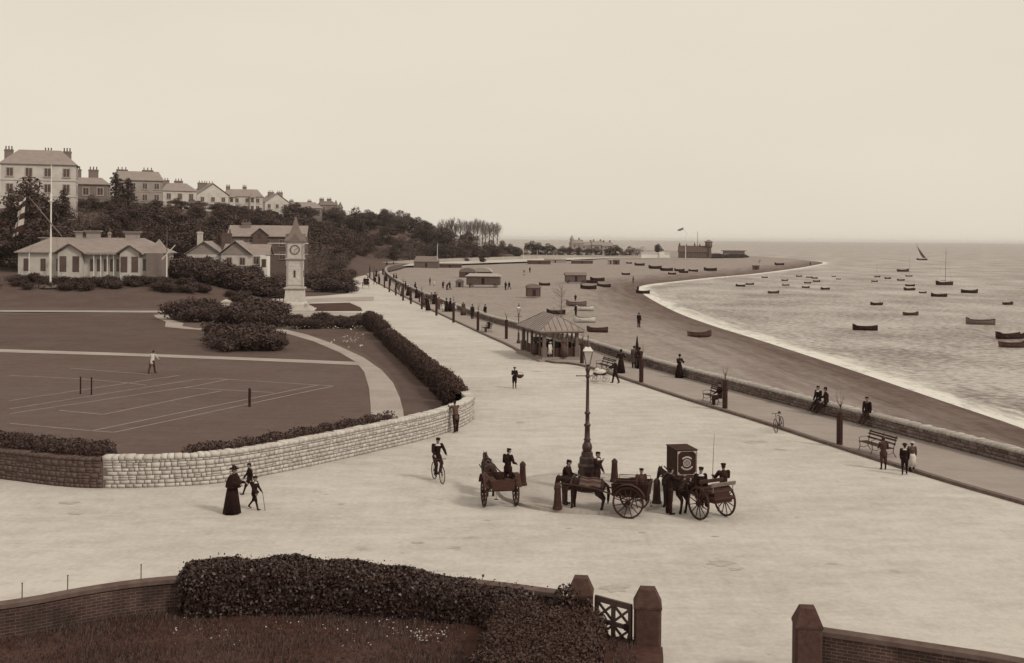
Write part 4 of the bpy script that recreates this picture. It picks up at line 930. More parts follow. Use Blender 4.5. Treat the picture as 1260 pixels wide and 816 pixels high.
on_wall(1058, 525, 'man in dark suit sitting alone on the sea wall by the tree guard', R(20), hat='cap', arms=((0, 12, 12), (0, 12, 12)), collar=M_mid)
# walkers by the shelter
person('woman in long dark dress and bonnet walking past the sea wall', prm(836, 465), R(20), h=1.68, skirt='long', hat='bonnet', arms=((30, 12, 85), (30, 12, 85)))
person('man in dark suit pushing the baby carriage', prm(757, 472), R(-75), h=1.68, hat='cap', arms=((45, 8, 25), (45, 8, 25)), legs=((14, 4), (-14, 8)))
person('woman in black with elbows out right behind the carriage pusher', (prm(764, 459)), R(170), h=1.72, skirt='long', hat='bonnet', arms=((20, 30, 90), (20, 30, 90)), cm=M_blk)
person('man in grey overcoat standing by the furled umbrella pole', prm(780, 453), R(150), h=1.72, coat='overcoat', cm=M_mid, hat='bowler')
person('woman in dark dress partly behind the grey-coated man', prm(787, 453.5), R(190), h=1.6, skirt='long', hat='bonnet')
u = prm(784, 452); b = MB(); b.lathe([(.02, .9), (.2, 1.0), (.14, 1.5), (.05, 2.3), (.012, 2.5)], 10, wob=lambda a, z: 1 + .1 * math.sin(5 * a)); b.tube([(0, 0, 0), (0, 0, 1.0)], .02, 6); tag(b.build('beach_umbrella', M_blk, None, (u.x, u.y + .2, .12)), 'tall dark furled umbrella beside the grey-coated man', 'umbrella')
# baby carriage
pc = prm(738, 468); pr = empty('baby_carriage', (pc.x, pc.y, 0), R(-78), 'white-draped baby carriage on spoked wheels at the kerb', 'pram')
b = MB(); b.cap((0, -.35, .62), .16, (0, .3, .62), .2); b.xform(Matrix.Diagonal((1.1, 1, .7, 1)) @ Matrix.Translation((0, 0, .25))); b.build('body', M_dark, pr, smooth=True)
b = MB(); b.sph((0, 0, .72), (.27, .5, .2)); b.sph((0, -.2, .86), (.2, .2, .14)); b.build('white_cover', M_lt, pr, smooth=True)
for y in (-.38, .38):
    for s in (-1, 1): 
        t = MB(); r = .26; t.tube([(s * .27, y + r * math.cos(a), r + r * math.sin(a)) for a in np.linspace(0, 2 * PI, 25)], .014, 6, cap=False)
        for k in range(10): a = 2 * PI * k / 10; t.tube([(s * .27, y, r), (s * .27, y + r * math.cos(a), r + r * math.sin(a))], .005, 4)
        t.build('wheel', M_midw, pr)
b = MB(); b.tube([(-.2, .4, .7), (-.2, .8, .95), (.2, .8, .95), (.2, .4, .7)], .014, 6)
for s in (-1, 1): b.tube([(s * .24, -.38, .26), (s * .2, -.2, .5), (s * .2, .2, .5), (s * .24, .38, .26)], .012, 6)
b.build('handle', M_iron, pr)
bake()
# tennis player
person('tennis player in white shirt on the court', G(187, 460, gz), R(160), h=1.72, coat='shirt', cm=M_lt, tm=M_tan, hat='cap', hm=M_tan, lean=14, legs=((18, 5), (-16, 6)), arms=((35, 10, 20), (30, 10, 20)))
for i, (x, y, t, lb) in enumerate(((99, 485, 466, 'slim dark net post on the left court'), (112.5, 486, 467, 'slim dark net post just right of its twin'), (307, 500.5, 481, 'stout dark net post standing alone on the right court'))):
    p = G(x, y, gz); b = MB(); b.lathe([(.05 if i < 2 else .08, 0), (.05 if i < 2 else .08, 1.05 if i < 2 else 1.0), (.07, 1.07), (.02, 1.12)], 8); tag(b.build('net_post', M_dark, None, p), lb, 'net post', 'tennis net posts')
# ------------------------------------------------------------------ clock tower
M_twr = mat('tower_stone', .36, .50, 2.5, bump=.2); M_twr2 = mat('tower_moulding', .24, .34, 3); M_slate = mat('slate', .10, .16, 1.5, stretch=(1, 1, 8)); M_slate2 = mat('pale_slate', .17, .24, .8, stretch=(1, 1, 6))
M_wall = mat('stucco', .36, .50, .5); M_wall2 = mat('dull_stucco', .20, .28, .5); M_dim = mat('dim_stucco', .12, .17, .5); M_brk = mat('dark_brick', .055, .085, 1.5); M_win = mat('window_glass', .025, .06, 1, rough=.2, spec=.5)
tb = G(363, 381.5, .1); TW = empty('clock_tower', tb, R(6), 'tall pale stone clock tower with pointed slate roof in the garden', 'clock tower')
def sqz(*p): return [(r * math.sqrt(2), z) for r, z in p]
def part(name, prof, m, n=4, root=TW): b = MB(); b.lathe(sqz(*prof), n, off=PI / 4); return b.build(name, m, root)
part('steps', [(2.75, 0), (2.75, .16), (2.4, .17), (2.4, .34), (2.1, .35), (2.1, .5)], M_twr)
part('plinth', [(1.75, .5), (1.72, .85), (1.5, 1.05), (1.36, 1.15), (1.24, 2.85)], M_twr)
for s in (-1, 1):
    for q in (-1, 1): b = MB(); b.box((s * 1.62, q * 1.62, .72), (.5, .5, .55), taper=.75); b.build('buttress', M_twr2, TW)
part('string_course', [(1.24, 2.85), (1.46, 2.95), (1.46, 3.05), (1.26, 3.2)], M_twr2)
part('shaft', [(1.12, 3.2), (1.06, 6.9)], M_twr)
for s in (-1, 1):
    for q in (-1, 1): b = MB(); b.box((s * .98, q * .98, 5.05), (.28, .28, 3.7)); b.build('pilaster', M_twr2, TW)
b = MB()
for z in np.arange(3.5, 6.8, .36):
    b.box((0, 0, z), (2.235 - (z - 3.2) * .03, 2.235 - (z - 3.2) * .03, .025))
b.build('joints', mat('joint_line', .14, .19, 4), TW)
for z in (3.42,): part('band', [(1.17, z), (1.17, z + .1)], M_twr2)
part('cornice', [(1.1, 6.9), (1.3, 7.0), (1.3, 7.1), (1.12, 7.2)], M_twr2)
part('clock_stage', [(1.1, 7.2), (1.1, 9.3)], M_twr)
part('upper_cornice', [(1.12, 9.3), (1.36, 9.42), (1.42, 9.5), (1.3, 9.58)], M_twr2)
part('spire', [(1.42, 9.58), (.92, 10.25), (.5, 11.2), (.2, 12.3), (.05, 12.9)], M_slate)
b = MB(); b.tube([(0, 0, 12.5), (0, 0, 13.1)], .03, 6); b.sph((0, 0, 12.85), .09); b.build('finial', M_iron, TW)
for k in range(4):
    a = PI / 2 * k; M4 = Matrix.Rotation(a, 4, 'Z')
    b = MB(); b.lathe([(.55, 0), (.55, .04), (.6, .045), (.62, -.03)], 24); b.xform(M4 @ Matrix.Translation((0, -1.12, 8.3)) @ Matrix.Rotation(PI / 2, 4, 'X')); b.lathe
    f = b.build('clock_face', mat('clock_dial', .38, .46, 2), TW)
    b = MB(); arc(b, 0, 8.3, .56, .66, 0, 360, -1.16, 24)
    for i in range(12): t = PI / 6 * i; b.box((.45 * math.sin(t), -1.172, 8.3 + .45 * math.cos(t)), (.035, .012, .13), ry=t)
    b.xform(M4); b.build('numerals', M_dark, f)
    b = MB(); b.box((.14, -1.18, 8.3 + .09), (.05, .012, .34), ry=R(58)); b.xform(M4); b.build('hour_hand', M_black, f)
    b = MB(); b.box((-.03, -1.186, 8.3 - .2), (.035, .01, .42), ry=R(8)); b.xform(M4); b.build('minute_hand', M_black, f)
    b = MB(); b.add([(-.75, -1.38, 9.58), (.75, -1.38, 9.58), (0, -1.38, 10.5), (-.75, -.7, 9.58), (.75, -.7, 9.58), (0, -.5, 10.5)], [(0, 1, 2), (0, 2, 5, 3), (1, 4, 5, 2), (3, 5, 4), (0, 3, 4, 1)]); b.xform(M4); b.build('gablet', M_slate, TW)
    b = MB(); b.box((0, -1.10, 5.0), (.26, .1, .95)); b.xform(M4); b.build('slit_window', M_win, TW)
    for s in (-1, 1): b = MB(); b.tube([(s * 1.02, -1.1, 7.2), (s * 1.02, -1.1, 9.3)], .09, 8); b.xform(M4); b.build('corner_shaft', M_twr2, TW)
# ------------------------------------------------------------------ houses
def gable_roof(w, d, z, rh, ov=.35, hip=0.0, ax='x', t=.12):
    """roof solid over w x d, ridge along ax; hip = inset of the ridge ends"""
    W, D = w / 2 + ov, d / 2 + ov; b = MB()
    if ax == 'x': R0, R1 = (-W + hip, 0), (W - hip, 0)
    else: R0, R1 = (0, -D + hip), (0, D - hip)
    v = [(-W, -D, z), (W, -D, z), (W, D, z), (-W, D, z), (R0[0], R0[1], z + rh), (R1[0], R1[1], z + rh)]
    if ax == 'x': f = [(0, 1, 5, 4), (2, 3, 4, 5), (1, 2, 5), (3, 0, 4)]
    else: f = [(1, 2, 5, 4), (3, 0, 4, 5), (0, 1, 4), (2, 3, 5)]
    if hip <= .15:
        f = f[:2]; q = .97; wx, dy = w / 2 - .03, d / 2 - .03
        if ax == 'x': b.add([(-wx, -dy, z - .1), (-wx, dy, z - .1), (-wx, 0, z + rh * .88), (wx, -dy, z - .1), (wx, dy, z - .1), (wx, 0, z + rh * .88)], [(0, 2, 1), (3, 4, 5)])
        else: b.add([(-wx, -dy, z - .1), (wx, -dy, z - .1), (0, -dy, z + rh * .88), (-wx, dy, z - .1), (wx, dy, z - .1), (0, dy, z + rh * .88)], [(0, 1, 2), (3, 5, 4)])
        v += [(p[0], p[1], z - t) for p in v[:4]] + [(R0[0], R0[1], z + rh - t * 1.1), (R1[0], R1[1], z + rh - t * 1.1)]
        if ax == 'x': f += [(7, 6, 10, 11), (9, 8, 11, 10), (0, 6, 7, 1), (2, 8, 9, 3), (0, 4, 10, 6), (4, 3, 9, 10), (1, 7, 11, 5), (5, 11, 8, 2)]
        else: f += [(8, 7, 10, 11), (6, 9, 11, 10), (1, 7, 8, 2), (3, 9, 6, 0), (0, 6, 10, 4), (4, 10, 7, 1), (2, 8, 11, 5), (5, 11, 9, 3)]
        return b.add(v, f)
    v += [(p[0], p[1], z - t) for p in v[:4]]; f += [(6, 9, 8, 7), (0, 6, 7, 1), (1, 7, 8, 2), (2, 8, 9, 3), (3, 9, 6, 0)]
    return b.add(v, f)
def window(parent, x, z, w, h, face, dist, fm=None, arch=False):
    """face: 'f' front(-y) 'r' right(+x) 'l' left(-x)"""
    q = {'f': 0, 'r': PI / 2, 'l': -PI / 2}[face]; M4 = Matrix.Rotation(q, 4, 'Z'); fm = fm or mat('window_frame', .26, .36, 2)
    b = MB(); b.box((x, -dist - .0, z), (w + .3, .12, h + .3)); b.xform(M4); o = b.build('window', fm, parent)
    b = MB()
    for s in (-1, 1): b.box((x + s * w * .255, -dist - .045, z), (w * .44, .05, h))
    b.xform(M4); b.build('pane', M_win, o)
    b = MB(); b.box((x, -dist - .08, z - h / 2 - .17), (w + .5, .2, .1)); b.xform(M4); b.build('sill', fm, o)
def chimney(parent, x, y, z0, z1, w=1.2, d=.7, pots=3, m=None):
    b = MB(); b.box((x, y, (z0 + z1) / 2), (w, d, z1 - z0)); b.box((x, y, z1 - .25), (w + .2, d + .2, .16)); c = b.build('chimney', m or M_dim, parent)
    for i in range(pots): b = MB(); px = x + (i - (pots - 1) / 2) * w / max(pots, 1); b.lathe([(.14, 0), (.12, .6), (.15, .62), (.15, .7)], 8, (px, y, z1)); b.build('chimney_pot', M_brk, c)
def house(label, x, yb, Z, w, d, h, rh, rz, wm=None, rm=None, storeys=3, nf=3, nr=2, hip=2.5, ax='x', chim=((-.3, 0), (.35, 0)), name='house', cat='house', bays=0, base=None, gm=None, cw=1.4, cz=2.2, group=None, ww=1.25):
    wm = wm or M_wall; rm = rm or M_slate2; p = A(x, yb, Z); root = empty(name, p, rz, label, cat, group)
    b = MB(); b.box((0, 0, h / 2 - 2), (w, d, h + 4)); 
    if hip <= .15:
        W, D = w / 2, d / 2
        if ax == 'x': b.add([(-W, -D, h), (-W, D, h), (-W, 0, h + rh * .93), (W, -D, h), (W, D, h), (W, 0, h + rh * .93)], [(0, 2, 1), (3, 4, 5), (0, 3, 5, 2), (1, 2, 5, 4)])
        else: b.add([(-W, -D, h), (W, -D, h), (0, -D, h + rh * .93), (-W, D, h), (W, D, h), (0, D, h + rh * .93)], [(0, 1, 2), (3, 5, 4), (0, 2, 5, 3), (1, 4, 5, 2)])
    b.build('wall', wm, root)
    r = gable_roof(w, d, h + .14, rh, hip=hip, ax=ax).build('roof', rm, root)
    sh = h / storeys
    for k in range(storeys):
        zc = sh * (k + .52)
        for i in range(nf): window(root, (i - (nf - 1) / 2) * w / nf, zc, ww, sh * .5, 'f', d / 2, gm)
        for i in range(nr): window(root, (i - (nr - 1) / 2) * d / nr, zc, ww, sh * .5, 'r', w / 2, gm)
        if k: b = MB(); b.box((0, 0, sh * k), (w + .16, d + .16, .14)); b.build('string_course', M_twr2 if wm is M_wall else wm, root)
    for cx_, cy_ in chim: chimney(r, cx_ * w, cy_ * d, h + rh * .3, h + rh + cz, cw, .8, 3)
    if bays:
        for i in range(bays):
            bx = (i - (bays - 1) / 2) * w / bays; b = MB(); b.prism([(bx - 1.5, -d / 2 + .1), (bx - .8, -d / 2 - 1.0), (bx + .8, -d / 2 - 1.0), (bx + 1.5, -d / 2 + .1)], -2, h - .3); by = b.build('bay', wm, root)
            for k in range(storeys): b = MB(); b.box((bx, -d / 2 - 1.0, sh * (k + .52)), (1.1, .1, sh * .55)); b.build('window', M_win, by)
            b = MB(); b.lathe([(1.9, h - .3), (1.2, h + .5), (.1, h + 1.6)], 6, (bx, -d / 2 + .1, 0)); b.build('bay_roof', rm, by)
    return root
# terrace on the cliff
house('tall pale stucco house with hipped roof at the far left of the cliff top', 49, 262, 240, 14.5, 9, 9.9, 3.2, R(18), storeys=3, nf=4, nr=2, hip=3.5, chim=((-.42, 0), (.36, .1), (.1, .2)), cw=1.7, cz=.1)
house('low grey flat-fronted house just right of the tall left-hand house', 108, 262, 272, 9.5, 8, 6.6, 1.7, R(14), wm=M_dim, storeys=2, nf=3, hip=2, chim=((-.3, .2), (.1, .3)), cw=2.2, cz=2.2)
house('dull tall house with dark chimneys behind the pair of dark conifers', 170, 264, 320, 12.5, 10, 9.3, 2.7, R(20), wm=M_wall2, storeys=3, nf=4, nr=3, hip=1.2, chim=((-.35, .1), (.2, .1)), cw=3, cz=.6, bays=0)
house('pale two-storey villa with broad hipped roof, fourth along the cliff', 217, 262, 365, 10.5, 9, 6.8, 2.6, R(30), storeys=2, nf=3, nr=2, hip=2.5, chim=((-.35, 0), (.1, .2)), cw=2.6, cz=1.0)
house('pale villa with steep gable and clustered chimneys, fifth along the cliff', 256, 262, 410, 11.5, 10, 6.2, 4.2, R(34), storeys=2, nf=3, nr=2, hip=.1, ax='y', chim=((-.2, 0), (.1, .2)), cw=3, cz=.4)
house('double-fronted pale house with bay windows in the middle of the cliff row', 298, 270, 455, 16, 10, 8.9, 3.0, R(12), storeys=3, nf=4, nr=2, hip=2.5, bays=2, chim=((-.35, 0), (.05, .1)), cw=1.6, cz=1.2)
house('narrower pale house right of the double-fronted bay-windowed one', 336, 268, 500, 11, 10, 6.5, 4.0, R(32), storeys=2, nf=3, nr=2, hip=.1, ax='y', chim=((-.1, 0), (.3, .1)), cw=2.6, cz=.8)
house('long low dull house with slate roof near the turreted end of the cliff', 372, 268, 560, 18, 9, 4.6, 3.0, R(20), wm=M_dim, storeys=2, nf=5, nr=1, hip=3, chim=((-.3, 0), (.2, .1)), cw=2, cz=.8)
tr = house('dark turreted house at the right-hand end of the cliff terrace', 402, 272, 620, 9.5, 9, 8.5, 2.2, R(20), wm=M_dim, rm=M_slate, storeys=2, nf=2, nr=1, hip=2, chim=((-.3, 0), (.15, .1)), cw=2.4, cz=1.4)
for x in (4.6, 7.0): b = MB(); b.lathe([(1.4, -2), (1.4, 7.2), (1.7, 7.3), (1.6, 7.5), (.1, 11.5 - (x > 5))], 10, (x, -2, 0)); b.build('turret', M_dim, tr)
# large brick house and the cottage in front of it
house('large dark brick house with pale bands behind the gabled cottage', 331, 322, 240, 15.6, 8, 5.2, 2.3, R(6), wm=mat('red_brick', .07, .10, 1.5), rm=M_slate2, storeys=2, nf=5, nr=2, hip=.0, chim=((-.3, -.1),), cw=1.8, cz=.7, gm=M_dim, ww=1.1)
bh = bpy.data.objects['house.009'] if 'house.009' in bpy.data.objects else None
bkh = [o for o in bpy.data.objects if o.get('label', '').startswith('large dark brick')][0]
b = MB(); b.box((3.9, -4.06, 2.2), (.14, .1, 6)); b.build('drainpipe', M_wall2, bkh)
for z in (1.6, 3.9): b = MB(); b.box((0, 0, z), (15.8, 8.2, .2)); b.build('band', M_wall, bkh)
b = MB(); b.box((-1.4, -3.4, 4.6), (3.0, 2.4, 2.4)); b.add([(-2.9, -4.6, 5.8), (.1, -4.6, 5.8), (-1.4, -4.6, 7.0), (-1.4, -2, 7.0)], [(0, 1, 2), (0, 2, 3), (1, 3, 2)]); dm = b.build('dormer', M_brk, bkh)
b = MB(); b.add([(-3.2, -4.9, 5.7), (-1.4, -4.9, 7.15), (.4, -4.9, 5.7), (-3.2, -1, 5.7), (-1.4, -1, 7.15), (.4, -1, 5.7), (-3.2, -4.9, 5.55), (-1.4, -4.9, 7.0), (.4, -4.9, 5.55), (-3.2, -1, 5.55), (-1.4, -1, 7.0), (.4, -1, 5.55)], [(0, 3, 4, 1), (1, 4, 5, 2), (6, 7, 10, 9), (7, 8, 11, 10), (0, 1, 7, 6), (1, 2, 8, 7)]); b.build('roof', M_slate2, dm)
b = MB(); b.box((-1.4, -4.63, 5.4), (.7, .06, 1.1)); b.build('window', M_win, dm)
ct = empty('cottage', A(286, 334, 214), R(4), 'pale cottage with two creeper-covered gables left of the clock tower', 'cottage')
b = MB(); b.box((-4.6, 0, .6), (6.4, 7, 5.2)); b.box((2.6, -.6, .6), (8.0, 7, 5.2))
for cx_, w_, y_ in ((-4.6, 6.4, -3.5), (1.2, 5.6, -4.1)):
    b.add([(cx_ - w_ / 2, y_ + .05, 3.2), (cx_ + w_ / 2, y_ + .05, 3.2), (cx_, y_ + .05, 5.5), (cx_ - w_ / 2, y_ + 6, 3.2), (cx_ + w_ / 2, y_ + 6, 3.2), (cx_, y_ + 6, 5.5)], [(0, 1, 2), (3, 5, 4), (0, 2, 5, 3), (1, 4, 5, 2)])
b.build('wall', M_wall, ct)
r = gable_roof(6.4, 7, 3.25, 2.45, ov=.4, ax='y'); 
for i in range(len(r.v)): r.v[i] = (r.v[i][0] - 4.6, r.v[i][1], r.v[i][2])
rr = r.build('roof', M_slate2, ct); r = gable_roof(5.6, 7.4, 3.25, 2.6, ov=.45, ax='y')
for i in range(len(r.v)): r.v[i] = (r.v[i][0] + 1.2, r.v[i][1] - .5, r.v[i][2])
r.build('roof', M_slate2, ct); r = gable_roof(8, 5.5, 3.27, 1.9, ov=.4, hip=.1)
for i in range(len(r.v)): r.v[i] = (r.v[i][0] + 2.9, r.v[i][1] + .2, r.v[i][2])
r.build('roof', M_slate2, ct)
chimney(rr, -5.6, -2.2, 3.6, 7.4, .9, .9, 1, M_wall); chimney(rr, -1.5, 2.2, 3.6, 7.2, 1.8, .8, 3, M_brk)
for x, z, y in ((-5.2, 1.9, -3.5), (-3.9, 1.9, -3.5), (.1, 2.0, -4.1), (2.5, 2.0, -4.1), (5.0, 2.2, -4.1)): window(ct, x, z, .9, 1.3, 'f', -y)
b = MB(); b.prism([(5.6, -4.1), (5.9, -5.0), (7.2, -5.0), (7.5, -4.1)], -1, 3.0); bb_ = b.build('bay', M_white, ct); b = MB(); b.box((6.55, -5.02, 1.7), (.8, .06, 1.5)); b.build('window', M_win, bb_)
# pavilion
pv = empty('pavilion', A(120, 336, 188), R(2), 'long low white pavilion with slate roof, two gabled bays and wide chimneys', 'pavilion')
b = MB(); b.box((0, 0, 1.2), (22.6, 8.5, 4.4)); b.build('wall', M_wall, pv)
rf = gable_roof(22.6, 8.5, 3.45, 2.4, ov=.5, hip=4.2).build('roof', M_slate2, pv)
b = MB(); b.box((-5.3, 2.2, 5.2), (8.5, 3, .9)); b.box((-5.3, 2.2, 5.75), (9.2, 3.8, .16)); b.build('clerestory', M_slate2, rf)
for i, (cx_, w_, hp_) in enumerate(((-2.6, 4.6, 1.5), (6.9, 3.9, 1.35))):
    b = MB(); b.box((cx_, -4.8, 1.2), (w_ - .9, 1.8, 4.4)); b.add([(cx_ - w_ / 2 + .45, -5.7, 3.4), (cx_ + w_ / 2 - .45, -5.7, 3.4), (cx_, -5.7, 3.4 + hp_ * .85), (cx_, -4, 3.4 + hp_ * .85)], [(0, 1, 2), (0, 2, 3), (1, 3, 2)]); by = b.build('bay', M_wall, pv)
    b = MB(); yy0, yy1 = -6.1, -1.5; z0, z1 = 3.35, 3.35 + hp_; W = w_ / 2 + .1
    b.add([(cx_ - W, yy0, z0), (cx_, yy0, z1), (cx_ + W, yy0, z0), (cx_ - W, yy1, z0), (cx_, yy1, z1), (cx_ + W, yy1, z0), (cx_ - W, yy0, z0 - .15), (cx_, yy0, z1 - .18), (cx_ + W, yy0, z0 - .15), (cx_ - W, yy1, z0 - .15), (cx_, yy1, z1 - .18), (cx_ + W, yy1, z0 - .15)], [(0, 3, 4, 1), (1, 4, 5, 2), (6, 7, 10, 9), (7, 8, 11, 10), (0, 1, 7, 6), (1, 2, 8, 7), (0, 6, 9, 3), (2, 5, 11, 8)]); b.build('bay_roof', M_slate2, by)
    b = MB(); b.box((cx_ - W * .5, yy0 - .02, (z0 + z1) / 2 - .05), (W * 1.14, .08, .22), ry=-math.atan2(hp_, W)); b.box((cx_ + W * .5, yy0 - .02, (z0 + z1) / 2 - .05), (W * 1.14, .08, .22), ry=math.atan2(hp_, W)); b.build('bargeboard', M_brk, by)
    for s in (-1, 1): b = MB(); b.box((cx_ + s * w_ * .22, -5.72, 1.6), (1.05, .06, 2.5)); b.build('window', M_win, by)
for x in (-10, -7.3, -4.9, .5, 1.6, 2.7, 3.7, 4.7): b = MB(); b.box((x, -4.26, 1.4), (.8 if x < -5 else .62, .06, 2.0)); b.build('window', M_win, pv)
for x in (8.3 + .9, 10.0, 10.7): b = MB(); b.box((x - .3, -4.26, 1.5), (.5, .06, 1.9)); b.build('window', M_win, pv)
for x in (-9.2, -6, -4.4, 1.05, 2.15, 3.2, 4.2, 5.2): b = MB(); b.box((x, -5.1, 1.5), (.12, .12, 3.6)); b.build('post', M_white, pv)
b = MB(); b.add([(-.3, -5.4, 3.2), (5.3, -5.4, 3.2), (5.3, -4.0, 3.65), (-.3, -4.0, 3.65), (-.3, -5.4, 3.1), (5.3, -5.4, 3.1), (5.3, -4.0, 3.5), (-.3, -4.0, 3.5)], [(0, 1, 2, 3), (7, 6, 5, 4), (0, 4, 5, 1), (1, 5, 6, 2), (0, 3, 7, 4)]); b.build('verandah_roof', M_slate, pv)
for x, w_, z in ((-3.0, 1.1, 5.9), (-.8, 2.0, 6.0), (5.6, 2.1, 5.9)): chimney(rf, x, .3, 4.2, z + .9, w_, 1.1, 0, M_wall2); b = MB(); b.box((x, .3, z + .92), (w_ + .6, 1.6, .2)); b.build('chimney_cap', M_slate2, rf)
chimney(rf, 1.8, .4, 4.4, 6.8, .4, .4, 1, M_wall2)
b = MB(); b.box((10.6, -2.6, 1.2), (2.6, 4.6, 4.4)); b.build('stone_wing', M_dim, pv); b = MB(); b.lathe([(2.1, 3.4), (.05, 5.7)], 4, (10.8, -2.8, 0), off=PI / 4); b.build('turret_roof', M_slate2, pv)
# flagpoles
p = A(62, 353.5, 176); p.z = lz(p.x, p.y); fp = empty('flagpole', p, 0, 'tall white flagpole with slanting gaff on the upper lawn', 'flagpole')
b = MB(); b.lathe([(.16, 0), (.13, 8), (.11, 14.4)], 10); b.build('lower_mast', M_white, fp)
b = MB(); b.box((0, 0, 13.4), (.75, .5, .12)); b.lathe([(.14, 12.9), (.2, 13.3), (.2, 14.3), (.12, 14.5)], 8); b.lathe([(.09, 14.4), (.06, 19)], 8); b.build('topmast', M_white, fp)
b = MB(); g0 = A(37, 243, 176) - p; g1 = A(77, 291, 176) - p; g0.y = g1.y = -.3; b.tube([g1, (g0 + g1) / 2, g0], [.08, .1, .05], 8); b.build('gaff', M_midw, fp)
b = MB(); b.lathe([(1.6, 0), (1.55, .3), (1.3, .45)], 12); 
for k in range(12): a = PI / 6 * k; b.tube([(1.9 * math.cos(a), 1.9 * math.sin(a), 0), (1.9 * math.cos(a), 1.9 * math.sin(a), .7)], .05, 5)
b.build('base', M_midw, fp)
b = MB()
for x, y in ((-5.5, 0), (5.5, 0), (0, 5)): b.tube([(0, 0, 13.3), (x, y, 0)], .012, 4)
b.build('stays', M_iron, fp)
fl0 = A(36, 243, 176); fl = MB(); cells = {}; NX, NY = 8, 12; md_ = bpy.data.materials
vs = []
for j in range(NY + 1):
    for i in range(NX + 1):
        u, v = i / NX, j / NY; q = A(33 - 6 * v - 12 * (1 - u) * (.8 + .2 * v), 243 + 44 * v + 6 * (1 - u) , 176); vs.append((q.x, q.y + .35 * math.sin(u * 5 + v * 3), q.z))
fs = [(j * (NX + 1) + i, j * (NX + 1) + i + 1, (j + 1) * (NX + 1) + i + 1, (j + 1) * (NX + 1) + i) for j in range(NY) for i in range(NX)]
fl.add(vs, fs); fo = fl.build('flag', [mat('flag_dark', .02, .03), mat('flag_pale', .4, .5)], smooth=True)
for q in fo.data.polygons:
    j, i = divmod(q.index, NX); q.material_index = 1 if (j in (0, 3, 4, 7, 8, 11) and i not in (3,)) != (i == 3 and j in (5, 6)) and not (j == 11 and i > 4) else 0
md = fo.modifiers.new('t', 'SOLIDIFY'); md.thickness = .02
tag(fo, 'checked dark and white flag hanging from the gaff at the left edge', 'flag')
p = A(205, 340, 182); p.z = lz(p.x, p.y); f2 = empty('flagpole', p, 0, 'slim signal mast with white angled boom at the right end of the pavilion', 'signal mast')
b = MB(); b.lathe([(.12, 0), (.1, 4.6)], 8); b.build('lower_mast', M_white, f2); b = MB(); b.lathe([(.07, 4.6), (.04, 9)], 8); b.build('topmast', M_midw, f2)
b = MB(); b.tube([(-.7, -.2, 3.7), (1.4, -.2, 6.0)], [.09, .07], 6); b.build('boom', M_white, f2)
# stone pier, gate pier stubs in the garden
p = G(278, 383, .05); b = MB(); b.box((0, 0, .6), (.85, .85, 1.2)); b.box((0, 0, 1.28), (1.15, 1.15, .18)); b.lathe([(.7, 1.37), (.1, 1.6)], 4, off=PI / 4); tag(b.build('gate_pier', M_wall, None, p), 'squat white gate pier at the end of the garden fence', 'gate pier')
fpts = [G(x, y, .04) for x, y in ((285, 380.5), (305, 376.5), (330, 373), (352, 370.5))]
ff = empty('garden_fence', fpts[0], 0, 'low dark rail fence curving right of the white gate pier', 'fence')
b = MB()
for z in (.45, .85): b.tube([q - fpts[0] + Vector((0, 1.2, z)) for q in fpts], .045, 5)
b.build('rails', M_dark, ff)
for t in np.linspace(0, 1, 14): 
    k = min(int(t * 3), 2); q = fpts[k].lerp(fpts[k + 1], t * 3 - k) - fpts[0]; b = MB(); b.box((q.x, q.y + 1.2, .48), (.1, .1, .96)); b.build('post', M_dark, ff)
# ------------------------------------------------------------------ promenade shelter
S0 = Vector((3.3, 98.2)); SRZ = R(15); sh = empty('shelter', (S0.x, S0.y, 0), SRZ, 'open seafront shelter with hipped seamed roof on the kerb, crowded with sitters', 'shelter')
HW, HL_ = 1.42, 3.2
b = MB(); b.box((0, 0, .09), (HW * 2 + 1.1, HL_ * 2 + 1.1, .18)); b.box((0, 0, .26), (HW * 2 + .5, HL_ * 2 + .5, .16)); b.build('plinth', mat('shelter_step', .17, .24, 2), sh)
M_shp = mat('shelter_paint', .08, .12, 3)
for x, y, w_ in [(sx * HW, sy * HL_, .26) for sx in (-1, 1) for sy in (-1, 1)] + [(sx * HW, y, .13) for sx in (-1, 1) for y in (-1.9, -.65, .65, 1.9)] + [(x, sy * HL_, .12) for sy in (-1, 1) for x in (-.6, .6)]:
    b = MB(); b.box((x, y, 1.42), (w_, w_, 2.2)); b.box((x, y, 2.38), (w_ + .1, w_ + .1, .1))
    if w_ > .2: b.box((x, y, .75), (.42, .42, .85))
    b.build('post', M_shp, sh)
for sx in (-1, 1): b = MB(); b.box((sx * HW, .2, .72), (.06, HL_ * 2 - 2.2, .75)); b.build('panel', M_brown, sh)
b = MB(); b.box((.55, -HL_, .72), (2.0, .06, .75)); b.build('panel', M_brown, sh)
rf2 = gable_roof(HW * 2, HL_ * 2, 2.56, 1.2, ov=.52, hip=1.9, ax='y', t=.1).build('roof', mat('zinc_roof', .15, .23, 1.5, rough=.55, spec=.4), sh)
b = MB(); W_, D_ = HW + .52, HL_ + .52
for sy in (-1, 1):
    for k in range(9): t = -1 + k / 4.0; b.tube([(t * W_, sy * D_, 2.58), (t * W_ * .0 if abs(t) < .01 else t * W_ * .02, sy * (D_ - 1.9 * (1 - abs(t) * .0)), 3.78)] if abs(t) in (0, 1) else [(t * W_, sy * D_, 2.58), (t * W_, sy * (D_ - 1.9 * (1 - abs(t))), 2.58 + 1.2 * (1 - abs(t)))], .025, 4)
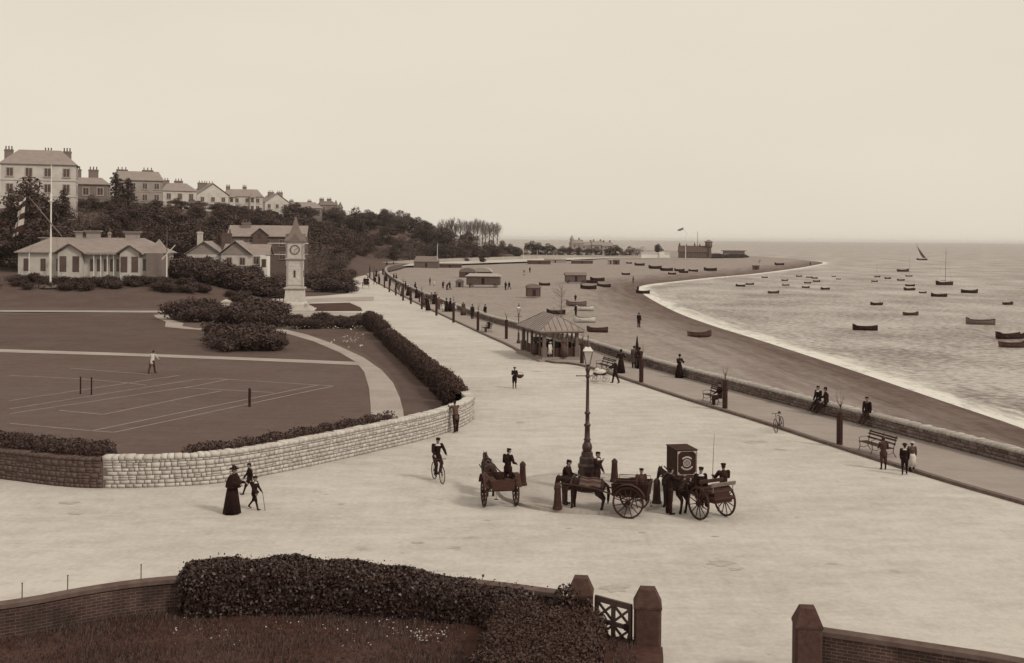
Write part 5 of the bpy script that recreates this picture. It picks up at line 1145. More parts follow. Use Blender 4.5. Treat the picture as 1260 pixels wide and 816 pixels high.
for sx in (-1, 1):
    for k in range(11): y = -HL_ + k * HL_ / 5; up_ = min(1, (D_ - abs(y)) / 1.9); b.tube([(sx * W_, y, 2.58), (sx * W_ * (1 - up_), y, 2.58 + 1.2 * up_)], .02, 4)
b.build('seams', M_midw, rf2)
b = MB()
for x, y, dx, dy in ((0, -D_ + .06, W_ * 2 - .1, .06), (0, D_ - .06, W_ * 2 - .1, .06), (-W_ + .06, 0, .06, D_ * 2 - .2), (W_ - .06, 0, .06, D_ * 2 - .2)): b.box((x, y, 2.42), (dx, dy, .14))
b.build('fascia', M_brk, sh)
b = MB(); b.box((.1, .2, 1.0), (.08, 5.6, 1.0)); b.box((.1, .2, .8), (1.0, 5.6, .06)); b.box((.1, -2.6, .6), (.9, .08, .45)); b.build('seat', M_dark, sh)
# foreground gate and piers
def pier(x0, x1, ytop, Z, h, label, name='gate_pier', grp='stone gate piers'):
    c = A((x0 + x1) / 2, ytop, Z); w_ = (x1 - x0) / FPX * Z; root = empty(name, (c.x, c.y, 0), R(-6), label, 'gate pier', grp); w_ *= .93
    b = MB(); b.box((0, 0, .12), (w_ + .1, w_ + .1, .24)); b.build('base', M_pr, root)
    b = MB(); c_ = w_ * .09; P = [(-w_ / 2 + c_, -w_ / 2), (w_ / 2 - c_, -w_ / 2), (w_ / 2, -w_ / 2 + c_), (w_ / 2, w_ / 2 - c_), (w_ / 2 - c_, w_ / 2), (-w_ / 2 + c_, w_ / 2), (-w_ / 2, w_ / 2 - c_), (-w_ / 2, -w_ / 2 + c_)]
    b.prism(P, .24, h - .42); s = b.build('shaft', M_pr, root); bv = s.modifiers.new('b', 'BEVEL'); bv.width = .01
    b = MB(); W = w_ / 2 + .012; T = w_ * .27; z0, z1 = h - .42, h
    b.add([(-W, -W, z0), (W, -W, z0), (W, W, z0), (-W, W, z0), (-W, -W, z0 + .05), (W, -W, z0 + .05), (W, W, z0 + .05), (-W, W, z0 + .05), (-T, -T, z1), (T, -T, z1), (T, T, z1), (-T, T, z1)], [(3, 2, 1, 0), (0, 1, 5, 4), (1, 2, 6, 5), (2, 3, 7, 6), (3, 0, 4, 7), (4, 5, 9, 8), (5, 6, 10, 9), (6, 7, 11, 10), (7, 4, 8, 11), (8, 9, 10, 11)])
    b.build('capstone', M_pr, root); return root
M_pr = mat('dark_granite', .026, .052, 7, bump=.5, bscale=40)
pa = pier(699, 731, 711, 28.3, 1.8, 'ivy-covered stone gate pier on the left of the lattice gate')
pb = pier(779, 815, 722, 27.5, 1.78, 'bare stone gate pier on the right of the lattice gate')
pc2 = pier(976, 1011, 748, 26.3, 1.75, 'separate stone pier at the far side of the drive opening')
ga = Vector((pa.location.x + .36, pa.location.y - .05, 0)); gb = Vector((pb.location.x - .38, pb.location.y + .02, 0)); gv = gb - ga; gl = gv.length; gt = empty('lattice_gate', ga, math.atan2(gv.y, gv.x), 'dark wooden gate with diagonal cross lattice between two stone piers', 'gate')
b = MB(); M_gt = mat('gate_wood', .05, .085, 6, stretch=(6, 1, 1))
b.box((gl / 2, 0, 1.30), (gl, .07, .14)); b.box((gl / 2, 0, .78), (gl, .07, .10)); b.box((gl / 2, 0, .22), (gl, .07, .24)); b.box((.04, 0, .72), (.09, .075, 1.2)); b.box((gl - .04, 0, .72), (.09, .075, 1.2)); b.box((gl / 2, 0, .72), (.09, .072, 1.1)); b.build('frame', M_gt, gt)
for cx_ in (gl * .27, gl * .73):
    for z0, z1 in ((.34, .73), (.83, 1.23)):
        b = MB(); dx = gl * .44; dz = z1 - z0; L_ = math.hypot(dx, dz); a = math.atan2(dz, dx)
        b.box((cx_, .008, (z0 + z1) / 2), (L_, .035, .06), ry=a); b.box((cx_, -.028, (z0 + z1) / 2), (L_, .03, .06), ry=-a); b.build('brace', M_gt, gt)
b = MB(); b.box((gl - .12, -.05, .8), (.12, .05, .16)); b.build('latch', M_iron, gt)
# foreground walls
GZ = .5
FW = chaikin([Vector(p) for p in ((-22, 23), (-15, 25.9), (-11.9, 27.3), (-10.4, 28.6), (-8.9, 29.4), (-6.5, 29.9), (-4, 29.9), (-1, 29.4), (1.2, 28.5))], 2)
def brick_mat():
    m = bpy.data.materials.new('old_brick'); m.use_nodes = True; N = m.node_tree.nodes; L = m.node_tree.links; b = N['Principled BSDF']; b.inputs['Roughness'].default_value = .9
    at = N.new('ShaderNodeUVMap'); at.uv_map = 'UVMap'; br = N.new('ShaderNodeTexBrick'); L.new(at.outputs[0], br.inputs[0]); br.inputs['Scale'].default_value = 1
    br.inputs['Brick Width'].default_value = .24; br.inputs['Row Height'].default_value = .078; br.inputs['Mortar Size'].default_value = .010; br.inputs['Mortar Smooth'].default_value = .3
    br.inputs['Color1'].default_value = sep(.022); br.inputs['Color2'].default_value = sep(.045); br.inputs['Mortar'].default_value = sep(.11)
    nz = N.new('ShaderNodeTexNoise'); nz.inputs['Scale'].default_value = .8; nz.inputs['Detail'].default_value = 6; L.new(at.outputs[0], nz.inputs[0])
    r = N.new('ShaderNodeValToRGB'); r.color_ramp.elements[0].position = .38; r.color_ramp.elements[1].position = .62; r.color_ramp.elements[0].color = (.35, .3, .3, 1); r.color_ramp.elements[1].color = (1.25, 1.2, 1.2, 1); L.new(nz.outputs[0], r.inputs[0])
    mx = N.new('ShaderNodeMix'); mx.data_type = 'RGBA'; mx.blend_type = 'MULTIPLY'; mx.inputs['Factor'].default_value = 1; L.new(br.outputs[0], mx.inputs['A']); L.new(r.outputs[0], mx.inputs['B']); L.new(mx.outputs['Result'], b.inputs['Base Color'])
    bp = N.new('ShaderNodeBump'); bp.inputs['Strength'].default_value = .6; bp.inputs['Distance'].default_value = .01; bp.invert = True; L.new(br.outputs['Fac'], bp.inputs['Height']); L.new(bp.outputs[0], b.inputs['Normal']); return m
M_brick = brick_mat()
def brick_wall(name, L, h, t, label, capm):
    root = empty(name, (L[0].x, L[0].y, 0), 0, label, 'wall'); o0 = L[0]; off = offset(L, t); V = []; F = []; UV = []; s = 0
    for i in range(len(L) - 1):
        s1 = s + (L[i + 1] - L[i]).length
        for (a, b_, uu) in ((L[i], L[i + 1], (s, s1)), (off[i + 1], off[i], (s1, s))):
            k = len(V); V += [(a.x - o0.x, a.y - o0.y, 0), (b_.x - o0.x, b_.y - o0.y, 0), (b_.x - o0.x, b_.y - o0.y, h - .13), (a.x - o0.x, a.y - o0.y, h - .13)]; F.append((k, k + 1, k + 2, k + 3)); UV += [(uu[0], 0), (uu[1], 0), (uu[1], h - .13), (uu[0], h - .13)]
        s = s1
    me = bpy.data.meshes.new('brickwork'); me.from_pydata(V, [], F); u = me.uv_layers.new(name='UVMap'); u.data.foreach_set('uv', np.array(UV, np.float32).ravel()); link('brickwork', me, M_brick, root)
    a = offset(L, -.06); b_ = offset(L, t + .06); mb = MB(); n = len(L)
    for i in range(n): mb.v += [(a[i].x - o0.x, a[i].y - o0.y, h - .13), (a[i].x - o0.x, a[i].y - o0.y, h - .03), ((a[i].x * .6 + b_[i].x * .4) - o0.x, (a[i].y * .6 + b_[i].y * .4) - o0.y, h + .02), (b_[i].x - o0.x, b_[i].y - o0.y, h - .05), (b_[i].x - o0.x, b_[i].y - o0.y, h - .13)]
    for i in range(n - 1):
        for k in range(5): q = 5 * i; mb.f.append((q + k, q + 5 + k, q + 5 + (k + 1) % 5, q + (k + 1) % 5))
    mb.build('coping', capm, root); return root
M_bcap = mat('brick_coping', .05, .10, 3)
brick_wall('brick_wall', FW, 1.36, .3, 'dark curved brick garden wall with plain coping at the lower left', M_bcap)
q0 = Vector((pc2.location.x + .3, pc2.location.y - .05)); brick_wall('brick_wall', [q0, q0 + Vector((1.2, -.55)), q0 + Vector((3.2, -1.5)), q0 + Vector((9, -5))], 1.24, .3, 'low dark brick wall running right from the separate pier', M_bcap)
for i, (x, y) in enumerate(((27, 738), (92, 725), (163, 713))):
    c = min(FW, key=lambda q: abs(q.x / q.y - ray(x, y)[0])); b = MB(); b.tube([(0, 0, 1.3), (0, 0, 1.72)], .012, 6); b.sph((0, 0, 1.73), .02)
    tag(b.build('wire_post', M_iron, None, (c.x, c.y + .15, 0)), ['short iron wire post on the brick wall nearest the left edge', 'middle of the three short iron posts on the brick wall', 'short iron post on the brick wall nearest the ivy'][i], 'wire post', 'iron posts on the brick wall')
inner = [(p.x, p.y) for p in FW] + [(2.0, 28.1), (3.6, 27.3), (3.4, 22), (2, 15), (-22, 15)]
flat('garden_bed', inner, GZ, M_earth)
# ------------------------------------------------------------------ vegetation
M_leafd = mat('evergreen_leaf', .008, .052, 3, tone=True, vary=False, rough=.55, spec=.3)
M_leafm = mat('olive_leaf', .020, .055, 3, tone=True, rough=.7); M_leafp = mat('pale_budding_leaf', .06, .13, 3, tone=True, rough=.8)
M_ivy = mat('ivy_leaf', .006, .040, 3, tone=True, rough=.45, spec=.4); M_box = mat('box_hedge_leaf', .016, .06, 3, tone=True, rough=.6)
M_bark = mat('bark', .03, .05, 4); M_fill = mat('dark_fill', .004, .009, 5); M_barkp = mat('pale_bark', .07, .11, 4)
def tree(kind, seed, name='tree'):
    """unit-ish tree about 9 m tall"""
    rnd = random.Random(seed); root = empty(name, (0, 0, -500)); t = MB(); lobes = []
    if kind == 'broad':
        t.tube([(0, 0, -1), (.1, 0, 1.6), (.15, .1, 4.2)], [.32, .24, .14], 8)
        for k in range(6):
            a = k * 1.1 + rnd.random(); r = rnd.uniform(1.0, 2.3); z = rnd.uniform(4.2, 7.2); t.tube([(.1, 0, 2.2), (r * .5 * math.cos(a), r * .5 * math.sin(a), z - 1.2), (r * math.cos(a), r * math.sin(a), z)], [.13, .08, .03], 6)
            lobes.append((r * math.cos(a), r * math.sin(a), z, rnd.uniform(1.2, 1.9), rnd.uniform(1.2, 1.9), rnd.uniform(.9, 1.5)))
        for k in range(7): a = rnd.random() * 6.28; r = rnd.uniform(1.6, 3.0); lobes.append((r * math.cos(a), r * math.sin(a), rnd.uniform(2.4, 5.4), rnd.uniform(.8, 1.5), rnd.uniform(.8, 1.5), rnd.uniform(.7, 1.2)))
        for k in range(6): a = rnd.random() * 6.28; r = rnd.uniform(.8, 2.2); lobes.append((r * math.cos(a), r * math.sin(a), rnd.uniform(.6, 2.2), rnd.uniform(.9, 1.4), rnd.uniform(.9, 1.4), rnd.uniform(.7, 1.1)))
        lobes.append((0, 0, 7.6, 1.3, 1.3, 1.2)); n, sz, m = 6600, .30, M_leafd
    if kind == 'conifer':
        t.tube([(0, 0, -1), (0, 0, 5), (0, 0, 9)], [.25, .15, .04], 8)
        for k in range(26):
            z = 1.6 + 7.4 * k / 26; a = k * 2.4; r = (9.6 - z) * .26 * rnd.uniform(.7, 1.15); t.tube([(0, 0, z), (r * math.cos(a), r * math.sin(a), z - .15)], [.05, .02], 5)
            lobes.append((r * .75 * math.cos(a), r * .75 * math.sin(a), z - .1, r * .5 + .25, r * .5 + .25, .32))
        n, sz, m = 4600, .24, M_leafd
    if kind == 'budding':
        for k in range(9):
            a = k * .7 + rnd.random(); r = rnd.uniform(1, 3.2); z = rnd.uniform(3, 7.5); t.tube([(0, 0, -.5), (r * .4 * math.cos(a), r * .4 * math.sin(a), z * .5), (r * math.cos(a), r * math.sin(a), z)], [.12, .06, .02], 5)
            lobes.append((r * math.cos(a), r * math.sin(a), z * .85, 1.5, 1.5, 1.3)); lobes.append((r * .8 * math.cos(a + .4), r * .8 * math.sin(a + .4), z * .45, 1.4, 1.4, 1.2))
        n, sz, m = 3600, .2, M_leafp
    if kind == 'shrub':
        for k in range(7):
            a = k * .9 + rnd.random(); r = rnd.uniform(.1, .75); t.tube([(0, 0, -.1), (r * math.cos(a) * .6, r * math.sin(a) * .6, .5), (r * math.cos(a), r * math.sin(a), .9)], [.05, .03, .01], 5)
            lobes.append((r * math.cos(a), r * math.sin(a), rnd.uniform(.4, .95), rnd.uniform(.35, .55), rnd.uniform(.35, .55), rnd.uniform(.35, .5)))
        lobes.append((0, 0, .45, .8, .8, .5)); n, sz, m = 2600, .12, M_leafd
    t.build('trunk' if kind != 'shrub' else 'stems', M_bark, root, smooth=True)
    V, F, T = lobes_cloud(lobes, n, sz, .5, .06 if kind == 'shrub' else None)
    link('crown' if kind != 'shrub' else 'foliage', arr_mesh('crown', V, F, T), m, root); return root
def bare(seed, h=13, fast=True):
    """leafless upright tree"""
    rnd = random.Random(seed); root = empty('bare_tree', (0, 0, -500)); t = MB(); tw = MB()
    t.tube([(0, 0, -.5), (.1, 0, h * .4), (0, .1, h * .85)], [.24, .16, .04], 7)
    for k in range(34):
        z = h * rnd.uniform(.12, .8); a = k * 2.4; L_ = (h - z) * .62; r = L_ * rnd.uniform(.35, .75); e = Vector((r * math.cos(a), r * math.sin(a), z + L_)); s0 = Vector((.05, .03, z)); m_ = s0.lerp(e, .5) + Vector((math.cos(a), math.sin(a), 0)) * r * .25
        t.tube([s0, m_, e], [.07, .045, .015], 5, cap=False)
        for j in range(20):
            p = s0.lerp(e, rnd.uniform(.2, 1)); q = p + Vector((rnd.uniform(-1, 1), rnd.uniform(-1, 1), rnd.uniform(.5, 2.0))) * .75; tw.tube([p, q], [.02, .006], 3, cap=False)
    t.build('trunk', M_barkp, root); tw.build('twigs', M_barkp, root); return root
P = {k: [tree(k, s) for s in range(n)] for k, n in (('broad', 4), ('conifer', 2), ('budding', 2), ('shrub', 3))}
PB = [bare(s) for s in range(3)]
used_ = set()
NM = {'broad': 'tree', 'conifer': 'conifer_tree', 'budding': 'tree', 'shrub': 'shrub', 'bare': 'bare_tree'}
CT = {'broad': 'tree', 'conifer': 'tree', 'budding': 'tree', 'shrub': 'shrub', 'bare': 'tree'}
def put(kind, loc, s, label, group=None, sx=1.0, seed=None):
    src = random.choice(PB if kind == 'bare' else P[kind])
    o = src if src.name not in used_ else copy_tree(src)
    used_.add(src.name); used_.add(o.name)
    if o is not src: o.name = NM[kind]
    o.location = loc; o.rotation_euler = (0, 0, random.uniform(0, 6.28)); o.scale = (s * sx * random.uniform(.9, 1.1), s * sx * random.uniform(.9, 1.1), s); return tag(o, label, CT[kind], group)
# named specimens
def spec(kind, x, yb, Z, h, label, sx=1.0, base=9.0, group=None):
    p = A(x, yb, Z); return put(kind, p, h / base, label, group, sx)
spec('broad', 36, 312, 222, 15.5, 'great dark round tree in front of the tall left-hand house', 1.15)
spec('conifer', 78, 300, 224, 11.0, 'dark pointed conifer right of the flagpole top', 1.1)
spec('conifer', 142, 266, 296, 11.5, 'taller dark conifer before the dull tall house, left of two', 1.5)
spec('conifer', 158, 266, 296, 10.0, 'shorter dark conifer before the dull tall house, right of two', 1.4)
spec('broad', 112, 270, 262, 6.0, 'rounded dark tree under the low grey house')
spec('broad', 437, 300, 520, 17.5, 'high-topped dark tree at the right-hand end of the cliff', 1.0)
spec('broad', 418, 296, 560, 13, 'dark tree directly right of the turreted house', 1.1)
spec('bare', 478, 296, 560, 16, 'pale leafless tree standing highest above the wood', .9, 13)
spec('bare', 497, 297, 560, 14, 'smaller leafless tree just right of the highest bare one', 1.0, 13)
spec('broad', 525, 300, 560, 10, 'dark rounded tree among the leafless ones above the wood', 1.3)
spec('budding', 392, 342, 235, 8.5, 'pale budding bushy tree directly right of the clock tower', 1.15)
spec('budding', 414, 336, 268, 8.0, 'second pale bushy tree beside the bend of the road', 1.1)
spec('budding', 377, 330, 262, 9.0, 'pale bushy tree partly behind the clock tower', 1.0)
for i in range(8): spec('bare', 462 + i * 10.5 + random.uniform(-3, 3), 302, 590 + random.uniform(-30, 30), random.uniform(10, 13), 'pale leafless tree half sunk in the wood left of the poplars', 1.2, 13, 'leafless trees in the wood')
for i in range(15): spec('bare', 541 + i * 5.2 + random.uniform(-2, 2), 300, 600 + random.uniform(-30, 40), random.uniform(11, 14.5), 'pale leafless poplar in the row over the far wood', 1.15, 13, 'row of leafless poplars')
# cliff wood
rnd = random.Random(11); cnt = 0
def blocked(x, y):
    for X0, X1, Y0, Y1 in ((-88, -54, 176, 201), (-68, -40, 203, 228), (-66, -38, 229, 247), (-45, -12, 140, 200)):
        if X0 < x < X1 and Y0 < y < Y1: return True
    return False
for y in np.concatenate([np.arange(199, 330, 7.6), np.arange(330, 480, 12.0), np.arange(480, 640, 19)]):
    stp = 7.8 if y < 330 else (10 if y < 480 else 12.5)
    for x in np.arange(-135, 6, stp):
        X, Y = x + rnd.uniform(-2, 2), y + rnd.uniform(-2, 2)
        if not inside([(X, Y)], HPOLY)[0] or blocked(X, Y): continue
        d = poly_dist([(X, Y)], HF)[0]
        if X < -99 + (0 if Y < 225 else 0) and Y > 226: continue
        if d > 42 and Y < 480: continue
        if d > 95: continue
        z = lz(X, Y); u = X / Y * FPX + CX
        if not -60 < u < 640: continue
        cap_ = 17.9 - z if Y < 480 else 99
        h = min(rnd.uniform(6.5, 10), max(cap_, 3.2)) if Y < 480 else rnd.uniform(7, 10.5) * (1 - .45 * smooth((X + 30) / 40))
        k = 'broad' if rnd.random() < .76 else 'budding'
        put(k, (X, Y, z - .2), h / 9, {'broad': 'dark evergreen tree in the wood covering the cliff', 'budding': 'paler tree in the wood covering the cliff'}[k], 'trees massed on the cliff', (1.5 if h > 5 else 2.1)); cnt += 1
print('wood', cnt)
for i in range(44):
    x = rnd.uniform(424, 622); Z = rnd.uniform(455, 600); q = A(x, 300, Z); hh = rnd.uniform(6.5, 10) * (1 - .35 * max(0, (x - 540) / 80)); k = 'budding' if rnd.random() < .4 else 'broad'
    if q.y < 470 and x > 480: continue
    put(k, (q.x, Z, lz(q.x, Z) - .3), hh / 9, 'tree in the belt of wood above the far pale wall', 'wood above the far wall', 1.4)
for i in range(70):
    x = rnd.uniform(400, 530); Z = rnd.uniform(300, 460); q = A(x, 300, Z)
    if poly_dist([(q.x, Z)], [(p.x, p.y) for p in chaikin([Vector(G(a, b_)[:2]) for a, b_ in ((409, 339), (413, 334.5), (438, 331), (484, 326.3), (505, 324.5), (550, 322))], 2)])[0] < 5: continue
    if not inside([(q.x, Z)], [tuple(Vector(G(a, b_)[:2])) for a, b_ in ((409, 339), (413, 334.5), (438, 331), (484, 326.3), (505, 324.5), (550, 322))] + [(-20, 640), (-300, 640), (-300, 240)])[0]: continue
    k = 'budding' if rnd.random() < .5 else 'broad'; put(k, (q.x, Z, lz(q.x, Z) - .3), rnd.uniform(4, 7) / 9, 'low tree between the road bend and the wood', 'low trees above the road bend', 1.4)
# low trees on the far flats
for i, (x, yt, k) in enumerate(((618, 296, 'broad'), (628, 300, 'broad'), (640, 303, 'budding'), (655, 296, 'broad'), (663, 298, 'broad'), (674, 299, 'broad'), (683, 301, 'budding'), (692, 302, 'broad'), (701, 303, 'broad'), (713, 304, 'broad'), (724, 304, 'broad'), (737, 303, 'broad'), (748, 302, 'broad'), (757, 300, 'broad'), (766, 303, 'budding'), (777, 302, 'broad'), (785, 299, 'budding'))):
    Z = 700; s = (315.5 - yt) * Z / FPX / 9; put(k, (A(x, 300, Z).x, Z + random.uniform(-15, 15), -.5), s, 'low dark tree in the belt across the far flats', 'trees on the far flats', 1.5)
put('broad', (A(810, 300, 660).x, 660, -.4), .95, 'single round tree left of the lookout station', None, 1.0)
# shrubs
def clump(n, x0, x1, y0, y1, h0, h1, label, group, Z=None, sx=1.4, shape=None, rs=5):
    r = random.Random(rs)
    for i in range(n):
        x, y = r.uniform(x0, x1), r.uniform(y0, y1)
        if shape and not shape(x, y): continue
        if Z: zz = Z + r.uniform(-4, 4); p = Vector((A(x, y, zz).x, zz, 0)); p.z = lz(p.x, p.y)
        else: p = G(x, y, .08)
        put('shrub', p, r.uniform(h0, h1) / 1.3, label, group, sx)
clump(30, 222, 338, 384, 404, 1.7, 2.5, 'dark clipped laurel in the clump left of the clock tower', 'laurels left of the clock tower', shape=lambda x, y: y < 398 + (x - 222) * .05 and y > 380 + (x - 230) * .06)
clump(26, 262, 350, 418, 433, 1.3, 2.1, 'dark shrub in the oval clump on the middle lawn', 'oval clump on the middle lawn', shape=lambda x, y: ((x - 306) / 46) ** 2 + ((y - 425) / 9) ** 2 < 1, rs=8)
put('shrub', G(259, 412, .1), .75, 'small separate shrub at the left end of the oval clump', None, 1.1)
clump(38, 335, 462, 395, 405, .8, 1.35, 'low rose bush in the border before the clock tower', 'border before the clock tower', rs=4)
clump(90, 195, 350, 347, 364, 1.7, 3.0, 'dark rhododendron in the bank behind the clock tower', 'shrubbery behind the clock tower', rs=6, shape=lambda x, y: y < 349 + (x - 195) * .11, sx=1.7)
clump(70, 200, 345, 337, 349, 2.2, 3.6, 'tall dark shrub in the belt below the cottage', 'shrub belt below the cottage', Z=192, rs=16, sx=1.5)
clump(34, 366, 428, 344, 360, 2.0, 3.2, 'dark shrub in the bank between tower and road', 'shrubs between tower and road', rs=9, sx=1.5)
clump(60, -30, 300, 340, 344, .9, 1.6, 'dark shrub in the row below the pavilion', 'shrubs in front of the pavilion', Z=178, rs=10, sx=1.5)
clump(10, 238, 340, 336, 340, 2.2, 3.6, 'leafy creeper bush growing up the cottage front', 'bushes against the cottage', Z=208, rs=12, sx=.95)
# hedges
def hedge(name, L, top, base, w_in, w_out, n, leaf, m, label, cat='hedge', group=None, parts=True, bulge=.16, f0=1.0):
    """leafy hedge: L crest line, w_in to the left of travel, w_out to the right"""
    L = resample(L, .3); S = [0]
    for a, b in zip(L, L[1:]): S.append(S[-1] + (b - a).length)
    S = np.array(S); X = np.array([p.x for p in L]); Y = np.array([p.y for p in L]); O = offset(L, 1.0); OX = np.array([p.x for p in O]) - X; OY = np.array([p.y for p in O]) - Y
    tp = top if callable(top) else (lambda s: np.full_like(s, top)); tot = S[-1]
    def surf(s, q, grow=1.0):
        # q 0..1 round the section: 0 = foot of the left side, .5 top, 1 foot of the right side
        th = PI * (1 - q); c, sn = np.cos(th), np.sin(th); e = .45
        cx_ = np.sign(c) * np.abs(c) ** e; cz_ = np.abs(sn) ** e; endf = np.minimum(1, np.minimum(s, tot - s) / .5 + .45) if f0 else 1
        wav = 1 + bulge * (np.sin(s * 2.3) * np.sin(q * 5 + s) * .5 + .5 * np.sin(s * 5.1 + q * 9))
        o_ = np.where(cx_ < 0, -cx_ * w_in, -cx_ * w_out) * wav * endf * grow
        x = np.interp(s, S, X) + np.interp(s, S, OX) * o_; y = np.interp(s, S, Y) + np.interp(s, S, OY) * o_
        z = base + (tp(s) - base) * cz_ * (1 + .04 * np.sin(s * 4 + q * 6)) * (endf ** .5) * grow
        return np.stack([x, y, z], 1)
    c0 = Vector((X[len(X) // 2], Y[len(Y) // 2], base)); root = empty(name, c0, 0, label, cat, group)
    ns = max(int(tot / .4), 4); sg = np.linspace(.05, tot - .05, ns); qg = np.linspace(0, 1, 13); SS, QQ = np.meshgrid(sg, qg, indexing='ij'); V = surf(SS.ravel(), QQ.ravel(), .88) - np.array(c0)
    i = np.arange(ns * 13).reshape(ns, 13); F = np.stack([i[:-1, :-1].ravel(), i[1:, :-1].ravel(), i[1:, 1:].ravel(), i[:-1, 1:].ravel()], 1); link('dark_core', arr_mesh('dark_core', V, F), M_fill, root)  # added near-black shell under the leaves, blocks see-through; no branches modelled
    qq = np.linspace(0, 1, 8001); th_ = PI * (1 - qq); sx_ = np.sign(np.cos(th_)) * np.abs(np.cos(th_)) ** .45 * (w_in + w_out) / 2; sz_ = np.sin(th_) ** .45 * (float(np.mean(tp(S))) - base); cl = np.concatenate([[0], np.cumsum(np.hypot(np.diff(sx_), np.diff(sz_)))]); s = RNG.uniform(0, tot, n); q = np.interp(RNG.uniform(0, cl[-1], n), cl, qq); p = surf(s, q); e = .02; p2 = surf(s, np.clip(q + e, 0, 1)); p3 = surf(np.clip(s + .05, 0, tot), q)
    N = np.cross(p3 - p, p2 - p); N /= np.linalg.norm(N, axis=1)[:, None] + 1e-9; cen = np.stack([np.interp(s, S, X), np.interp(s, S, Y), np.full(n, base)], 1); N *= np.sign((N * (p - cen)).sum(1))[:, None]
    depth = np.abs(RNG.normal(size=n)) * leaf * 1.6; p = p + N * (leaf * .9 - depth)[:, None]
    shoot = RNG.uniform(size=n) < .02; p[shoot] += N[shoot] * RNG.uniform(.5, 2.0, shoot.sum())[:, None] * leaf
    clump_ = .5 + .5 * np.sin(p[:, 0] * 3.1 + np.sin(p[:, 2] * 4)) * np.sin(p[:, 1] * 2.7 + p[:, 2] * 3)
    T = np.clip(RNG.uniform(0, 1, n) ** 1.5 * .75 + clump_ * .25, 0, 1)
    V, F, T = leaf_cloud(p - np.array(c0), leaf, N, .75, T); link('leaves', arr_mesh('leaves', V, F, T), m, root); return root
# ivy over the brick wall
ipx = [(205, 708), (214, 697), (230, 692), (262, 690), (300, 692.5), (330, 689), (352, 686.5), (385, 689), (420, 693), (468, 696), (496, 701), (525, 706), (554, 714), (579, 717.5), (611, 720.5), (660, 729), (700, 737)]
j0 = next(i for i, p in enumerate(FW) if p.x / p.y * FPX + CX > 207); IL = [p for p in FW[j0:]]; IL = offset(IL, .05)
_S = [0]
for a, b_ in zip(IL, IL[1:]): _S.append(_S[-1] + (b_ - a).length)
_u = [p.x / p.y * FPX + CX for p in IL]; _pt = np.interp(_u, [q[0] for q in ipx], [q[1] for q in ipx]); _z = [A(u, t, p.y).z for u, t, p in zip(_u, _pt, IL)]
hedge('ivy_hedge', IL, lambda s: np.interp(s, _S, _z), GZ, .25, .8, 62000, .075, M_ivy, 'big dark ivy mass tumbling over the foreground brick wall', 'ivy')
hedge('box_hedge', [Vector((.95, 28.35)), Vector((.75, 26.3)), Vector((.45, 23.8))], 1.22, GZ, 1.35, 1.35, 34000, .06, M_box, 'broad clipped hedge running toward the camera from the ivy to the gate', 'hedge')
b = MB(); cx_, cy_ = pa.location.x, pa.location.y
lob = [(cx_ - .35, cy_ - .2, 1.35, .35, .3, .3), (cx_ - .5, cy_ - .3, .95, .45, .4, .45), (cx_ - .1, cy_ - .38, .8, .35, .15, .5), (cx_ - .28, cy_ - .36, 1.2, .25, .15, .3), (cx_ - .2, cy_ - .35, .4, .5, .25, .4), (cx_ + .12, cy_ - .38, 1.0, .2, .1, .45)]
V, F, T = lobes_cloud(lob, 5200, .075, .6); tag(link('ivy', arr_mesh('ivy', V, F, T), M_ivy), 'loose ivy climbing the left gate pier', 'ivy')
# roadside hedge on the garden wall
HLv = [Vector((p.x, p.y)) for p in HL]
def seg(u0, u1): 
    R_ = resample(HLv, .25); return [p for p in R_ if u1 >= p.x / p.y * FPX + CX >= u0]
for u0, u1, lb, tp in ((568.5, 579, 'rounded clipped bush nearest the wall corner', 1.75), (551, 567, 'second rounded clipped bush back from the wall corner', 1.75), (486, 549.5, 'long clipped hedge along the road side of the garden', 1.6), (474.5, 483.5, 'short clipped bush between two pale wall gaps', 1.8), (459, 470.5, 'farthest clipped bush on the roadside wall', 2.0)):
    L_ = seg(u0, u1)
    if len(L_) > 2: ln = sum((b_ - a).length for a, b_ in zip(L_, L_[1:])); hedge('clipped_bush' if u1 - u0 < 30 else 'hedge', [p + Vector((-.62, -.1)) for p in L_], lambda s, T_=tp: T_ - .34 + .30 * np.abs(np.sin(s * 1.15 + T_)), gz, .5, .6, int(1300 * ln + 1500), .11, M_box, lb, 'hedge', 'clipped hedge on the roadside wall')
LWu = [(p, p.x / p.y * FPX + CX) for p in RW]
hedge('low_hedge', offset([p for p, u in LWu if 205 < u < 508], .8), 1.5, gz, .45, .45, 17000, .085, M_leafd, 'thin dark hedge just behind the pale stone wall', 'hedge')
hedge('low_hedge', offset([p for p, u in LWu if -80 < u < 140], 1.2), 1.55, gz, .9, .9, 14000, .09, M_leafd, 'thick dark hedge behind the old wall at the left edge', 'hedge')
